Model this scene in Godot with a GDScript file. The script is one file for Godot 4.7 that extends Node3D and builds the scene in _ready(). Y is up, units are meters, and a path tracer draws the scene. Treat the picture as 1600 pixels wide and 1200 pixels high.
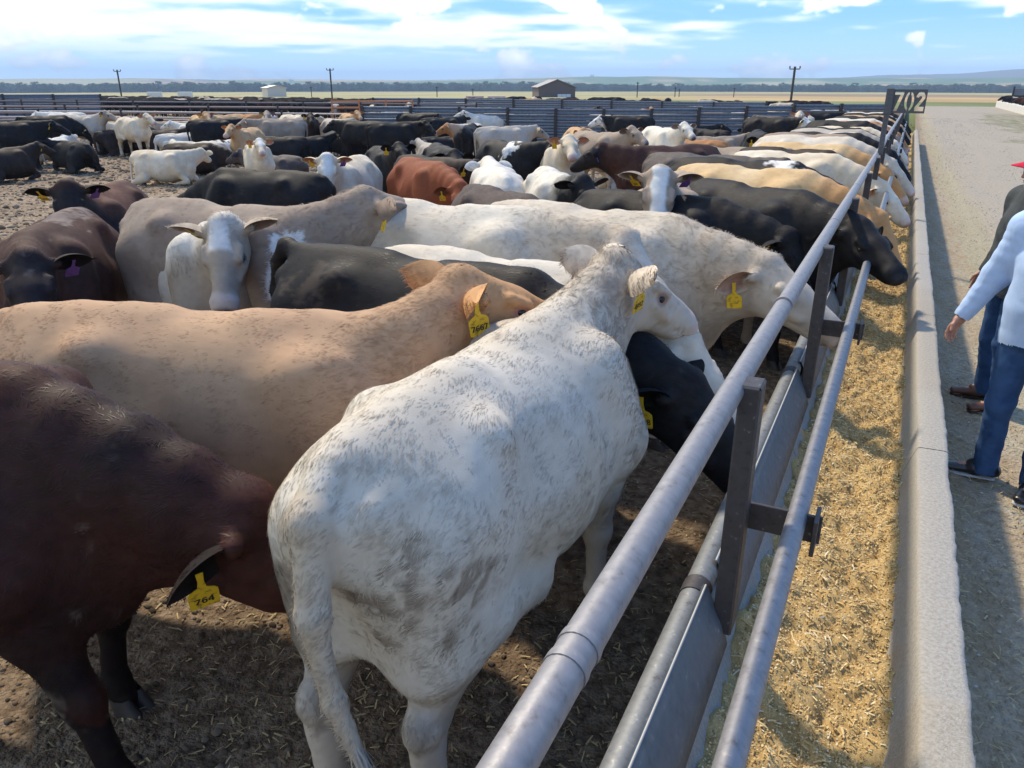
extends Node3D

# ------------------------------------------------------------------ shared noise
class Util:
	static var _noise_cache := {}
	static func own_noise(seed_value: int, freq: float, octaves := 3) -> FastNoiseLite:
		# one of its own for each thread: shared ones slow each other down
		return make_noise(seed_value, freq, octaves).duplicate()

	static func make_noise(seed_value: int, freq: float, octaves := 3) -> FastNoiseLite:
		var key := "%d_%f_%d" % [seed_value, freq, octaves]
		if not _noise_cache.has(key):
			var n := FastNoiseLite.new()
			n.noise_type = FastNoiseLite.TYPE_SIMPLEX_SMOOTH
			n.seed = seed_value
			n.frequency = freq
			n.fractal_type = FastNoiseLite.FRACTAL_FBM if octaves > 1 else FastNoiseLite.FRACTAL_NONE
			n.fractal_octaves = octaves
			_noise_cache[key] = n
		return _noise_cache[key]

	static func dir3(yaw_deg: float, pitch_deg: float) -> Vector3:
		# forward is +x, right is +z; yaw turns to the right, pitch lifts
		var y := deg_to_rad(yaw_deg)
		var p := deg_to_rad(pitch_deg)
		return Vector3(cos(p) * cos(y), sin(p), cos(p) * sin(y))

# ------------------------------------------------------------------ a smooth body meshed from tapered bones
class Body extends RefCounted:
	var cell := 0.02
	var smooth_join := 0.05
	# bones
	var n := 0
	var kind := PackedInt32Array()      # 0 add, 1 cut away
	var pa := PackedVector3Array()
	var pd := PackedVector3Array()
	var pu := PackedVector3Array()
	var ps := PackedVector3Array()
	var length := PackedFloat32Array()
	var w0 := PackedFloat32Array()
	var w1 := PackedFloat32Array()
	var h0 := PackedFloat32Array()
	var h1 := PackedFloat32Array()
	var join := PackedFloat32Array()
	var mid := PackedVector3Array()
	var reach := PackedFloat32Array()
	# loft along local x, used for the trunk (optional)
	var has_loft := false
	var loft_x0 := 0.0
	var loft_x1 := 1.0
	var loft_n := 0
	var loft_y := PackedFloat32Array()
	var loft_h := PackedFloat32Array()
	var loft_w := PackedFloat32Array()
	var loft_z := PackedFloat32Array()
	var loft_egg := 0.12
	# result
	var verts := PackedVector3Array()
	var normals := PackedVector3Array()
	var indices := PackedInt32Array()
	var colors := PackedColorArray()

	func bone(a: Vector3, b: Vector3, wa: float, wb: float, ha := -1.0, hb := -1.0, up := Vector3.UP, k := -1.0, cut := false) -> void:
		if ha < 0.0: ha = wa
		if hb < 0.0: hb = wb
		var d := b - a
		var l := maxf(d.length(), 0.0005)
		d = d / l if d.length() > 0.0004 else Vector3.RIGHT
		if absf(d.dot(up)) > 0.97:
			up = Vector3.RIGHT if absf(d.x) < 0.9 else Vector3.BACK
		var s := d.cross(up).normalized()
		pa.append(a); pd.append(d); ps.append(s); pu.append(s.cross(d).normalized())
		length.append(l)
		w0.append(wa); w1.append(wb); h0.append(ha); h1.append(hb)
		join.append(smooth_join if k < 0.0 else k)
		kind.append(1 if cut else 0)
		mid.append((a + b) * 0.5)
		reach.append(l * 0.5 + maxf(maxf(wa, wb), maxf(ha, hb)))
		n += 1

	func blob(c: Vector3, r: Vector3, k := -1.0, cut := false) -> void:
		# an ellipsoid: a very short bone along x, half sizes r (x taken as the smaller of the two)
		bone(c - Vector3(0.5 * maxf(r.x - minf(r.y, r.z), 0.0), 0, 0), c + Vector3(0.5 * maxf(r.x - minf(r.y, r.z), 0.0) + 0.001, 0, 0), r.z, r.z, r.y, r.y, Vector3.UP, k, cut)

	func set_loft(stations: Array) -> void:
		# stations: [x, centre height, half height, half width, sideways shift]
		has_loft = true
		loft_x0 = stations[0][0]
		loft_x1 = stations[stations.size() - 1][0]
		loft_n = 96
		for arr in [0, 1, 2, 3]:
			var out := PackedFloat32Array()
			for i in loft_n + 1:
				var x := lerpf(loft_x0, loft_x1, float(i) / loft_n)
				var j := 0
				while j < stations.size() - 2 and stations[j + 1][0] < x:
					j += 1
				var p0: float = stations[maxi(j - 1, 0)][arr + 1]
				var p1: float = stations[j][arr + 1]
				var p2: float = stations[j + 1][arr + 1]
				var p3: float = stations[mini(j + 2, stations.size() - 1)][arr + 1]
				var t: float = clampf((x - stations[j][0]) / (stations[j + 1][0] - stations[j][0]), 0.0, 1.0)
				out.append(0.5 * (2.0 * p1 + (p2 - p0) * t + (2.0 * p0 - 5.0 * p1 + 4.0 * p2 - p3) * t * t + (3.0 * p1 - p0 - 3.0 * p2 + p3) * t * t * t))
			match arr:
				0: loft_y = out
				1: loft_h = out
				2: loft_w = out
				3: loft_z = out

	func loft_distance(p: Vector3) -> float:
		var xc := clampf(p.x, loft_x0, loft_x1)
		var f := (xc - loft_x0) / (loft_x1 - loft_x0) * loft_n
		var i := mini(int(f), loft_n - 1)
		f -= i
		var h := lerpf(loft_h[i], loft_h[i + 1], f)
		var w := lerpf(loft_w[i], loft_w[i + 1], f)
		var y := (p.y - lerpf(loft_y[i], loft_y[i + 1], f)) / h
		w *= 1.0 - loft_egg * clampf(y, -1.0, 1.0)
		var z := (p.z - lerpf(loft_z[i], loft_z[i + 1], f)) / w
		var m := minf(w, h) * 0.8
		var x := (p.x - xc) / m
		var k0 := sqrt(x * x + y * y + z * z)
		var k1 := sqrt(x * x / (m * m) + y * y / (h * h) + z * z / (w * w))
		if k1 < 0.0001:
			return -minf(w, h)
		return k0 * (k0 - 1.0) / k1

	func bone_distance(i: int, p: Vector3) -> float:
		var q := p - pa[i]
		var t := q.dot(pd[i])
		var l := length[i]
		var tc := clampf(t, 0.0, l)
		var f := tc / l
		var w := lerpf(w0[i], w1[i], f)
		var h := lerpf(h0[i], h1[i], f)
		var m := minf(w, h)
		var x := q.dot(ps[i]) / w
		var y := q.dot(pu[i]) / h
		var z := (t - tc) / m
		var k0 := sqrt(x * x + y * y + z * z)
		if k0 < 0.001:
			return -m
		x /= w
		y /= h
		z /= m
		return k0 * (k0 - 1.0) / sqrt(x * x + y * y + z * z)

	func field(p: Vector3, list: PackedInt32Array, with_loft: bool) -> float:
		var d := 10.0
		if with_loft:
			d = loft_distance(p)
		for i in list:
			var e := bone_distance(i, p)
			var k := join[i]
			if kind[i] == 0:
				var h := maxf(k - absf(d - e), 0.0) / k
				d = minf(d, e) - h * h * k * 0.25
			else:
				var h := maxf(k - absf(d + e), 0.0) / k
				d = maxf(d, -e) + h * h * k * 0.25
		return d

	func mesh_it() -> void:
		# bounds
		var lo := Vector3(1e9, 1e9, 1e9)
		var hi := -lo
		for i in n:
			if kind[i] == 0:
				lo = lo.min(mid[i] - Vector3.ONE * reach[i])
				hi = hi.max(mid[i] + Vector3.ONE * reach[i])
		if has_loft:
			for i in loft_n + 1:
				var x := lerpf(loft_x0, loft_x1, float(i) / loft_n)
				lo = lo.min(Vector3(x - 0.2, loft_y[i] - loft_h[i], loft_z[i] - loft_w[i] * 1.2))
				hi = hi.max(Vector3(x + 0.2, loft_y[i] + loft_h[i], loft_z[i] + loft_w[i] * 1.2))
		lo -= Vector3.ONE * cell * 3.0
		hi += Vector3.ONE * cell * 3.0
		var B := 5
		var bs := cell * B
		var nbx := int(ceil((hi.x - lo.x) / bs))
		var nby := int(ceil((hi.y - lo.y) / bs))
		var nbz := int(ceil((hi.z - lo.z) / bs))
		var gx := nbx * B + 1
		var gy := nby * B + 1
		var gz := nbz * B + 1
		var grid := PackedFloat32Array()
		grid.resize(gx * gy * gz)
		grid.fill(99.0)
		var rad := bs * 0.87
		var active := PackedInt32Array()
		var near := PackedInt32Array()
		var near_d := PackedFloat32Array()
		for bz in nbz:
			for by in nby:
				for bx in nbx:
					var c := lo + Vector3(bx + 0.5, by + 0.5, bz + 0.5) * bs
					near.clear()
					near_d.clear()
					var best := 10.0
					var loft_d := 10.0
					if has_loft:
						loft_d = loft_distance(c)
						best = loft_d
					for i in n:
						var far := c.distance_to(mid[i]) - reach[i]
						if far < rad + join[i] * 0.5 + 0.02:
							var e := bone_distance(i, c)
							near.append(i)
							near_d.append(e)
							if kind[i] == 0 and e < best:
								best = e
					if best > rad * 1.15 + 0.03 or best < -rad * 1.6 - 0.12:
						continue
					var list := PackedInt32Array()
					for j in near.size():
						var i2 := near[j]
						if kind[i2] == 1:
							if near_d[j] < rad * 1.3 + join[i2]:
								list.append(i2)
						elif near_d[j] < best + 2.6 * rad + join[i2]:
							list.append(i2)
					var wl := has_loft and loft_d < best + 2.6 * rad + 0.1
					active.append((bz * nby + by) * nbx + bx)
					for z in range(bz * B, bz * B + B + 1):
						for y in range(by * B, by * B + B + 1):
							var at := (z * gy + y) * gx + bx * B
							var p := lo + Vector3(bx * B, y, z) * cell
							for x in B + 1:
								if grid[at + x] > 98.0:
									grid[at + x] = field(p + Vector3(x * cell, 0, 0), list, wl)
		# surface nets
		var vid := {}
		var sy := gx
		var sz := gx * gy
		for b in active:
			var bx := b % nbx
			var by := (b / nbx) % nby
			var bz := b / (nbx * nby)
			for z in range(bz * B, bz * B + B):
				for y in range(by * B, by * B + B):
					for x in range(bx * B, bx * B + B):
						var g := z * sz + y * sy + x
						var a0 := grid[g]
						var a1 := grid[g + 1]
						var a2 := grid[g + sy]
						var a3 := grid[g + sy + 1]
						var a4 := grid[g + sz]
						var a5 := grid[g + sz + 1]
						var a6 := grid[g + sz + sy]
						var a7 := grid[g + sz + sy + 1]
						var m := int(a0 < 0.0) + int(a1 < 0.0) + int(a2 < 0.0) + int(a3 < 0.0) + int(a4 < 0.0) + int(a5 < 0.0) + int(a6 < 0.0) + int(a7 < 0.0)
						if m == 0 or m == 8:
							continue
						var sum := Vector3.ZERO
						var cnt := 0
						if (a0 < 0.0) != (a1 < 0.0): sum += Vector3(a0 / (a0 - a1), 0, 0); cnt += 1
						if (a2 < 0.0) != (a3 < 0.0): sum += Vector3(a2 / (a2 - a3), 1, 0); cnt += 1
						if (a4 < 0.0) != (a5 < 0.0): sum += Vector3(a4 / (a4 - a5), 0, 1); cnt += 1
						if (a6 < 0.0) != (a7 < 0.0): sum += Vector3(a6 / (a6 - a7), 1, 1); cnt += 1
						if (a0 < 0.0) != (a2 < 0.0): sum += Vector3(0, a0 / (a0 - a2), 0); cnt += 1
						if (a1 < 0.0) != (a3 < 0.0): sum += Vector3(1, a1 / (a1 - a3), 0); cnt += 1
						if (a4 < 0.0) != (a6 < 0.0): sum += Vector3(0, a4 / (a4 - a6), 1); cnt += 1
						if (a5 < 0.0) != (a7 < 0.0): sum += Vector3(1, a5 / (a5 - a7), 1); cnt += 1
						if (a0 < 0.0) != (a4 < 0.0): sum += Vector3(0, 0, a0 / (a0 - a4)); cnt += 1
						if (a1 < 0.0) != (a5 < 0.0): sum += Vector3(1, 0, a1 / (a1 - a5)); cnt += 1
						if (a2 < 0.0) != (a6 < 0.0): sum += Vector3(0, 1, a2 / (a2 - a6)); cnt += 1
						if (a3 < 0.0) != (a7 < 0.0): sum += Vector3(1, 1, a3 / (a3 - a7)); cnt += 1
						vid[g] = verts.size()
						verts.append(lo + (Vector3(x, y, z) + sum / cnt) * cell)
						normals.append(Vector3(a1 + a3 + a5 + a7 - a0 - a2 - a4 - a6, a2 + a3 + a6 + a7 - a0 - a1 - a4 - a5, a4 + a5 + a6 + a7 - a0 - a1 - a2 - a3).normalized())
		for g in vid:
			var a := grid[g]
			var v0: int = vid[g]
			# edge along x
			var inside := a < 0.0
			if inside != (grid[g + 1] < 0.0) and vid.has(g - sy) and vid.has(g - sz) and vid.has(g - sy - sz):
				quad(v0, vid[g - sy], vid[g - sy - sz], vid[g - sz], inside)
			if inside != (grid[g + sy] < 0.0) and vid.has(g - 1) and vid.has(g - sz) and vid.has(g - 1 - sz):
				quad(v0, vid[g - sz], vid[g - 1 - sz], vid[g - 1], inside)
			if inside != (grid[g + sz] < 0.0) and vid.has(g - 1) and vid.has(g - sy) and vid.has(g - 1 - sy):
				quad(v0, vid[g - 1], vid[g - 1 - sy], vid[g - sy], inside)

	func quad(a: int, b: int, c: int, d: int, flip: bool) -> void:
		if flip:
			indices.append_array(PackedInt32Array([a, c, b, a, d, c]))
		else:
			indices.append_array(PackedInt32Array([a, b, c, a, c, d]))

	func to_mesh() -> ArrayMesh:
		var arr := []
		arr.resize(Mesh.ARRAY_MAX)
		arr[Mesh.ARRAY_VERTEX] = verts
		arr[Mesh.ARRAY_NORMAL] = normals
		arr[Mesh.ARRAY_INDEX] = indices
		if colors.size() == verts.size():
			arr[Mesh.ARRAY_COLOR] = colors
		var m := ArrayMesh.new()
		m.add_surface_from_arrays(Mesh.PRIMITIVE_TRIANGLES, arr)
		return m
# ------------------------------------------------------------------ cattle
class Steer extends RefCounted:
	var pose := {}
	var coat := {}
	var body: Body
	var poll := Vector3.ZERO
	var hf := Vector3.RIGHT
	var hu := Vector3.UP
	var hs := Vector3.BACK
	var hoof_spots := []           # [position, forward]
	var tail_tip := Vector3.ZERO
	var tail_dir := Vector3.DOWN
	var ears := []                 # [root, tip direction, opening direction, side]
	var eyes := []
	var hair_count := 0
	var hair_buffer := PackedFloat32Array()
	var far := false

	var big: FastNoiseLite
	var mid_n: FastNoiseLite
	var fine: FastNoiseLite
	var earn: FastNoiseLite
	var curl: FastNoiseLite
	var curl2: FastNoiseLite

	func _init(p: Dictionary, c: Dictionary) -> void:
		pose = p
		coat = c
		var s: int = coat.get("seed", 3)
		big = Util.own_noise(s, 1.6, 2)
		mid_n = Util.own_noise(s + 11, 5.0, 3)
		fine = Util.own_noise(s + 23, 26.0, 2)
		earn = Util.own_noise(91, 60.0, 1)
		curl = Util.own_noise(5, 7.0, 2)
		curl2 = Util.own_noise(6, 17.0, 1)

	func lay_out() -> void:
		body = Body.new()
		body.cell = pose.get("cell", 0.035)
		var lie: bool = pose.get("lie", false)
		var fat: float = pose.get("fat", 1.0)
		var bend: float = pose.get("bend", 0.0)
		var dy := -0.50 if lie else 0.0
		var st := []
		for s in [[-0.83, 1.13, 0.12, 0.11], [-0.74, 1.115, 0.215, 0.20], [-0.60, 1.085, 0.275, 0.262], [-0.38, 1.03, 0.345, 0.292], [-0.10, 0.965, 0.40, 0.338], [0.16, 0.95, 0.415, 0.345], [0.40, 0.965, 0.40, 0.312], [0.58, 0.985, 0.35, 0.258], [0.72, 0.98, 0.26, 0.20], [0.80, 0.965, 0.14, 0.12]]:
			var x: float = s[0]
			var top: float = s[1] + s[2]
			var h: float = s[2]
			if lie:
				h *= 0.97
			st.append([x, top - h + dy, h, s[3] * fat * (1.08 if lie else 1.0), bend * maxf(x, 0.0) * maxf(x, 0.0)])
		body.set_loft(st)
		body.loft_egg = 0.16 if lie else 0.10
		var b := body
		var zb := func(x: float) -> float: return bend * maxf(x, 0.0) * maxf(x, 0.0)
		# ridge of the back, hips, pins, tail head
		b.bone(Vector3(-0.72, 1.300 + dy, 0), Vector3(-0.2, 1.322 + dy, 0), 0.045, 0.045, -1, -1, Vector3.UP, 0.10)
		b.bone(Vector3(0.15, 1.315 + dy, zb.call(0.15)), Vector3(0.55, 1.325 + dy, zb.call(0.55)), 0.05, 0.06, -1, -1, Vector3.UP, 0.10)
		for s in [-1.0, 1.0]:
			b.blob(Vector3(-0.37, 1.250 + dy, s * 0.205 * fat), Vector3(0.05, 0.042, 0.045), 0.13)
			b.blob(Vector3(-0.79, 1.185 + dy, s * 0.105), Vector3(0.055, 0.06, 0.055), 0.08)
			# shoulder blade and rump muscle
			b.bone(Vector3(0.40, 1.20 + dy, s * 0.20 + zb.call(0.4)), Vector3(0.57, 0.86 + dy, s * 0.235 + zb.call(0.57)), 0.10, 0.12, 0.14, 0.14, Vector3.RIGHT, 0.10)
		if not lie:
			b.bone(Vector3(-0.64, 1.0, 0), Vector3(-0.60, 0.74, 0), 0.17, 0.12, 0.15, 0.13, Vector3.RIGHT, 0.10)
			var feet: Array = pose.get("feet", [0.0, 0.0, 0.0, 0.0])   # front right, front left, hind right, hind left: shift along x
			for s in [1.0, -1.0]:
				var k := 0 if s > 0 else 1
				var fx: float = feet[k]
				var z0: float = s * 0.20 + zb.call(0.55)
				var ws: float = s * 0.02
				b.bone(Vector3(0.55, 0.86, z0), Vector3(0.53 + fx * 0.25, 0.66, z0 - ws), 0.115, 0.088, 0.13, 0.105, Vector3.RIGHT, 0.08)
				var knee := Vector3(0.55 + fx * 0.65, 0.42, z0 - ws * 1.6)
				b.bone(Vector3(0.53 + fx * 0.25, 0.67, z0 - ws), knee, 0.085, 0.055, 0.095, 0.058, Vector3.RIGHT, 0.05)
				b.blob(knee + Vector3(0.008, -0.01, 0), Vector3(0.06, 0.065, 0.055), 0.04)
				var fet := Vector3(0.545 + fx * 0.98, 0.125, z0 - ws * 1.6)
				b.bone(knee, fet, 0.047, 0.040, 0.051, 0.044, Vector3.RIGHT, 0.03)
				b.blob(fet, Vector3(0.045, 0.045, 0.045), 0.03)
				b.bone(fet, Vector3(0.575 + fx, 0.055, z0 - ws * 1.6), 0.042, 0.05, -1, -1, Vector3.UP, 0.03)
				hoof_spots.append([Vector3(0.59 + fx, 0.0, z0 - ws * 1.6), Vector3.RIGHT])
				# hind leg
				var gx: float = feet[k + 2]
				var hz: float = s * 0.165
				b.bone(Vector3(-0.56, 1.06, s * 0.15), Vector3(-0.50 + gx * 0.2, 0.74, s * 0.185), 0.15 * fat, 0.115, 0.21, 0.19, Vector3.RIGHT, 0.10)
				b.bone(Vector3(-0.69, 1.02, s * 0.14), Vector3(-0.67 + gx * 0.2, 0.70, s * 0.165), 0.135 * fat, 0.105, 0.115, 0.10, Vector3.RIGHT, 0.10)
				b.bone(Vector3(-0.50 + gx * 0.2, 0.74, s * 0.185), Vector3(-0.68 + gx * 0.7, 0.50, hz), 0.10, 0.058, 0.155, 0.075, Vector3.RIGHT, 0.07)
				var hock := Vector3(-0.70 + gx * 0.75, 0.47, hz)
				b.blob(hock + Vector3(-0.045, 0.035, 0), Vector3(0.04, 0.06, 0.035), 0.04)
				var hf2 := Vector3(-0.675 + gx * 0.98, 0.13, hz)
				b.bone(hock, hf2, 0.054, 0.043, 0.066, 0.049, Vector3.RIGHT, 0.035)
				b.blob(hf2, Vector3(0.052, 0.05, 0.052), 0.03)
				b.bone(hf2, Vector3(-0.64 + gx, 0.055, hz), 0.043, 0.05, -1, -1, Vector3.UP, 0.03)
				hoof_spots.append([Vector3(-0.62 + gx, 0.0, hz), Vector3.RIGHT])
		else:
			var side: float = pose.get("side", 1.0)
			for s in [1.0, -1.0]:
				# folded fore leg
				var z0: float = s * 0.21 + zb.call(0.55)
				b.bone(Vector3(0.52, 0.36, z0), Vector3(0.80, 0.14, z0 * 1.02), 0.11, 0.06, 0.12, 0.065, Vector3.UP, 0.07)
				b.bone(Vector3(0.81, 0.10, z0), Vector3(0.52, 0.055, z0 * 1.25), 0.055, 0.042, -1, -1, Vector3.UP, 0.03)
				# haunch
				b.blob(Vector3(-0.42, 0.36, s * 0.26 * fat), Vector3(0.30, 0.24, 0.15), 0.12)
				b.bone(Vector3(-0.30, 0.20, s * 0.36), Vector3(-0.62, 0.10, s * 0.40), 0.10, 0.06, 0.12, 0.065, Vector3.UP, 0.08)
				var reachf := 0.42 if s == side else 0.2
				b.bone(Vector3(-0.64, 0.085, s * 0.41), Vector3(-0.64 + reachf, 0.055, s * (0.50 if s == side else 0.34)), 0.052, 0.04, -1, -1, Vector3.UP, 0.04)
				hoof_spots.append([Vector3(-0.60 + reachf, 0.02, s * (0.51 if s == side else 0.34)), Vector3.RIGHT])
		# neck and head
		var ny: float = pose.get("ny", 0.0)
		var np: float = pose.get("np", 18.0)
		var nl: float = pose.get("nl", 0.52)
		var nb := Vector3(0.52, 1.10 + dy, zb.call(0.56))
		var nd := Util.dir3(ny, np)
		poll = nb + nd * (nl + 0.10)
		hf = Util.dir3(pose.get("hy", ny), pose.get("hp", -25.0))
		hs = hf.cross(Vector3.UP).normalized()
		hu = hs.cross(hf).normalized()
		var roll: float = deg_to_rad(pose.get("roll", 0.0))
		hs = hs.rotated(hf, roll)
		hu = hu.rotated(hf, roll)
		var ctrl := nb + Util.dir3(ny * 0.35, np * 0.6 + 6.0) * (nl * 0.5)
		var endp := poll + hf * 0.05 - hu * 0.05
		var prev := nb
		var segs := 4
		for i in segs:
			var t := float(i + 1) / segs
			var q := nb.lerp(ctrl, t).lerp(ctrl.lerp(endp, t), t)
			var t0 := float(i) / segs
			b.bone(prev, q, lerpf(0.185, 0.105, t0) * lerpf(fat, 1.0, t0), lerpf(0.185, 0.105, t), lerpf(0.285, 0.155, pow(t0, 0.8)), lerpf(0.285, 0.155, pow(t, 0.8)), Vector3.UP, 0.05)
			prev = q
		# throat, dewlap and brisket
		var throat := poll + hf * 0.13 - hu * 0.13
		b.blob(Vector3(0.70, 0.76 + dy, zb.call(0.7)), Vector3(0.13, 0.17, 0.12), 0.14)
		b.bone(Vector3(0.74, 0.84 + dy, zb.call(0.74)), nb.lerp(throat, 0.55) + Vector3(0, -0.10, 0), 0.085, 0.06, 0.10, 0.08, Vector3.UP, 0.12)
		b.bone(nb.lerp(throat, 0.55) + Vector3(0, -0.10, 0), throat, 0.06, 0.055, 0.08, 0.06, Vector3.UP, 0.10)
		var H := func(x: float, y: float, z: float) -> Vector3: return poll + (hf * x + hu * y + hs * z) * 1.08
		b.bone(H.call(0.03, -0.045, 0), H.call(0.19, -0.042, 0), 0.110, 0.112, 0.105, 0.098, hu, 0.05)
		b.bone(H.call(0.22, -0.055, 0), H.call(0.44, -0.078, 0), 0.084, 0.066, 0.086, 0.064, hu, 0.05)
		b.bone(H.call(0.10, 0.035, 0), H.call(0.40, -0.028, 0), 0.06, 0.035, 0.03, 0.03, hu, 0.05)
		b.bone(H.call(0.445, -0.078, 0), H.call(0.468, -0.086, 0), 0.090, 0.084, 0.068, 0.062, hu, 0.03)
		b.bone(H.call(0.06, -0.13, 0), H.call(0.41, -0.122, 0), 0.078, 0.06, 0.065, 0.042, hu, 0.04)
		b.blob(H.call(0.0, 0.035, 0), Vector3(0.065, 0.055, 0.075), 0.06)
		for s in [-1.0, 1.0]:
			b.bone(H.call(0.09, -0.10, s * 0.055), H.call(0.20, -0.115, s * 0.055), 0.05, 0.04, 0.085, 0.06, hu, 0.05)
			b.bone(H.call(0.150, 0.010, s * 0.098), H.call(0.225, -0.002, s * 0.096), 0.026, 0.022, -1, -1, hu, 0.03)
			b.bone(H.call(0.175, -0.058, s * 0.098), H.call(0.235, -0.060, s * 0.086), 0.020, 0.018, -1, -1, hu, 0.03)
			b.bone(H.call(0.02, -0.01, s * 0.09), H.call(0.02, -0.005, s * 0.14), 0.04, 0.03, -1, -1, hu, 0.04)
			b.bone(H.call(0.20, -0.075, s * 0.088), H.call(0.30, -0.085, s * 0.07), 0.022, 0.02, -1, -1, hu, 0.03)
			if not far:
				b.bone(H.call(0.515, -0.06, s * 0.036), H.call(0.535, -0.05, s * 0.048), 0.017, 0.012, 0.013, 0.01, hu, 0.012, true)
				b.bone(H.call(0.180, -0.026, s * 0.135), H.call(0.212, -0.032, s * 0.133), 0.026, 0.024, 0.013, 0.012, hu, 0.014, true)
				b.bone(H.call(0.36, -0.118, s * 0.062), H.call(0.52, -0.112, s * 0.03), 0.010, 0.010, 0.006, 0.006, hu, 0.012, true)
			eyes.append(H.call(0.197, -0.028, s * 0.100))
			var droop: float = pose.get("ear", -12.0)
			var ed: Vector3 = (hs * s * cos(deg_to_rad(droop)) + hu * sin(deg_to_rad(droop)) - hf * float(pose.get("sweep", 0.3))).normalized()
			var eo: Vector3 = (hf * 0.85 - hu * 0.2 + hs * s * 0.75).normalized()
			ears.append([H.call(0.035, -0.012, s * 0.115), ed, eo, s])
		# flank hollow, throat latch
		if not lie:
			for s in [-1.0, 1.0]:
				b.blob(Vector3(-0.19, 1.17, s * (0.400 * fat)), Vector3(0.12, 0.10, 0.10), 0.13, true)
				# groove behind the shoulder, skin fold from flank to stifle
				b.bone(Vector3(0.245, 1.18, s * 0.400 * fat), Vector3(0.30, 0.72, s * 0.400 * fat), 0.045, 0.05, -1, -1, Vector3.RIGHT, 0.10, true)
				b.bone(Vector3(-0.16, 0.66, s * 0.27), Vector3(-0.40, 0.72, s * 0.235), 0.03, 0.05, 0.06, 0.08, Vector3.UP, 0.08)
		# tail
		var tk: int = pose.get("tail", 0)
		var tp := [Vector3(-0.80, 1.29 + dy, 0), Vector3(-0.885, 1.19 + dy, 0), Vector3(-0.895, 0.95 + dy, 0), Vector3(-0.88, 0.70 + dy, 0.01), Vector3(-0.875, 0.48 + dy, 0.02)]
		if tk == 1:
			tp = [Vector3(-0.79, 1.30 + dy, 0), Vector3(-0.90, 1.26 + dy, -0.03), Vector3(-0.95, 1.02, -0.05), Vector3(-0.93, 0.72, -0.02), Vector3(-0.92, 0.50, 0.06)]
		if tk == 2:
			tp = [Vector3(-0.78, 1.31, 0), Vector3(-0.88, 1.33, -0.02), Vector3(-0.98, 1.22, -0.03), Vector3(-1.00, 1.05, -0.02), Vector3(-0.98, 0.90, 0.0)]
		if lie:
			tp = [Vector3(-0.80, 0.79, 0), Vector3(-0.90, 0.62, 0.02), Vector3(-0.92, 0.36, 0.06), Vector3(-0.90, 0.12, 0.12), Vector3(-0.78, 0.05, 0.25)]
		if pose.has("tail_path"):
			tp = pose.tail_path
		var rr := [0.052, 0.046, 0.035, 0.029, 0.022]
		for i in tp.size() - 1:
			b.bone(tp[i], tp[i + 1], rr[i], rr[i + 1], -1, -1, Vector3.RIGHT, 0.03 if i > 0 else 0.06)
		tail_tip = tp[tp.size() - 1]
		tail_dir = (tp[tp.size() - 1] - tp[tp.size() - 2]).normalized()

	func head_space(p: Vector3) -> Vector3:
		var q := p - poll
		return Vector3(q.dot(hf), q.dot(hu), q.dot(hs)) / 1.08

	func tint(p: Vector3, nrm: Vector3) -> Color:
		# the dye and the dirt of the coat at a point of the skin
		var a := big.get_noise_3dv(p)
		var m := mid_n.get_noise_3dv(p)
		var f := fine.get_noise_3dv(Vector3(p.x * 0.45, p.y, p.z))
		var base: Color = coat.base
		var second: Color = coat.get("second", base * 0.8)
		var c := base.lerp(second, clampf(0.42 + a * 0.75 + m * 0.35, 0.0, 1.0))
		var lie: bool = pose.get("lie", false)
		var hp := head_space(p)
		var on_head := hp.x > -0.06 and hp.length() < 0.75
		var neck := clampf((p.x - 0.45) / 0.35, 0.0, 1.0)
		if coat.has("neck"):
			c = c.lerp(coat.neck, clampf(neck + m * 0.4, 0.0, 1.0) * coat.get("neck_amount", 0.7))
		if coat.has("legs") and not lie:
			c = c.lerp(coat.legs, clampf((0.62 - p.y + m * 0.15) / 0.14, 0.0, 1.0))
		if on_head:
			if coat.has("head"):
				c = c.lerp(coat.head, clampf((hp.x + 0.06) / 0.12 + m * 0.4, 0.0, 1.0))
			if coat.has("blaze"):
				var bw: float = coat.get("blaze_width", 0.055)
				var bx: float = coat.get("blaze_from", 0.0)
				var on := clampf((bw + m * 0.03 - absf(hp.z)) / 0.015, 0.0, 1.0) * clampf((hp.x - bx + m * 0.05) / 0.03, 0.0, 1.0) * clampf((hp.y + 0.07) / 0.03, 0.0, 1.0)
				on *= clampf((coat.get("blaze_to", 0.46) - hp.x) / 0.03, 0.0, 1.0)
				c = c.lerp(coat.blaze, on)
			# muzzle
			if hp.x > 0.40:
				var mz: Color = coat.get("muzzle", c)
				c = c.lerp(mz, clampf((hp.x - 0.415 + m * 0.03) / 0.025, 0.0, 1.0))
			if coat.has("nose"):
				var nose: Color = coat.nose
				c = c.lerp(nose, clampf((hp.x - 0.495) / 0.012, 0.0, 1.0) * clampf((hp.y + 0.125) / 0.015, 0.0, 1.0))
			# dark rim of the eye
			for e in eyes:
				var ed: float = p.distance_to(e)
				if ed < 0.042:
					c = c.lerp(coat.get("eye_rim", Color(0.03, 0.02, 0.018)), clampf((0.042 - ed) / 0.012, 0.0, 1.0) * 0.8)
		for pt in coat.get("patches", []):
			# [centre, half size, colour]
			var q: Vector3 = (p - pt[0]) / pt[1]
			var edge: float = q.length() + m * 0.9 + a * 0.3 + f * 0.25
			c = c.lerp(pt[2], clampf((1.0 - edge) / (pt[3] if pt.size() > 3 else 0.08), 0.0, 1.0))
		if p.x < -0.865 and p.y > 0.3:
			c = c.lerp(coat.get("tail", second), clampf((-0.865 - p.x) / 0.02, 0.0, 1.0) * 0.8)
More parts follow.
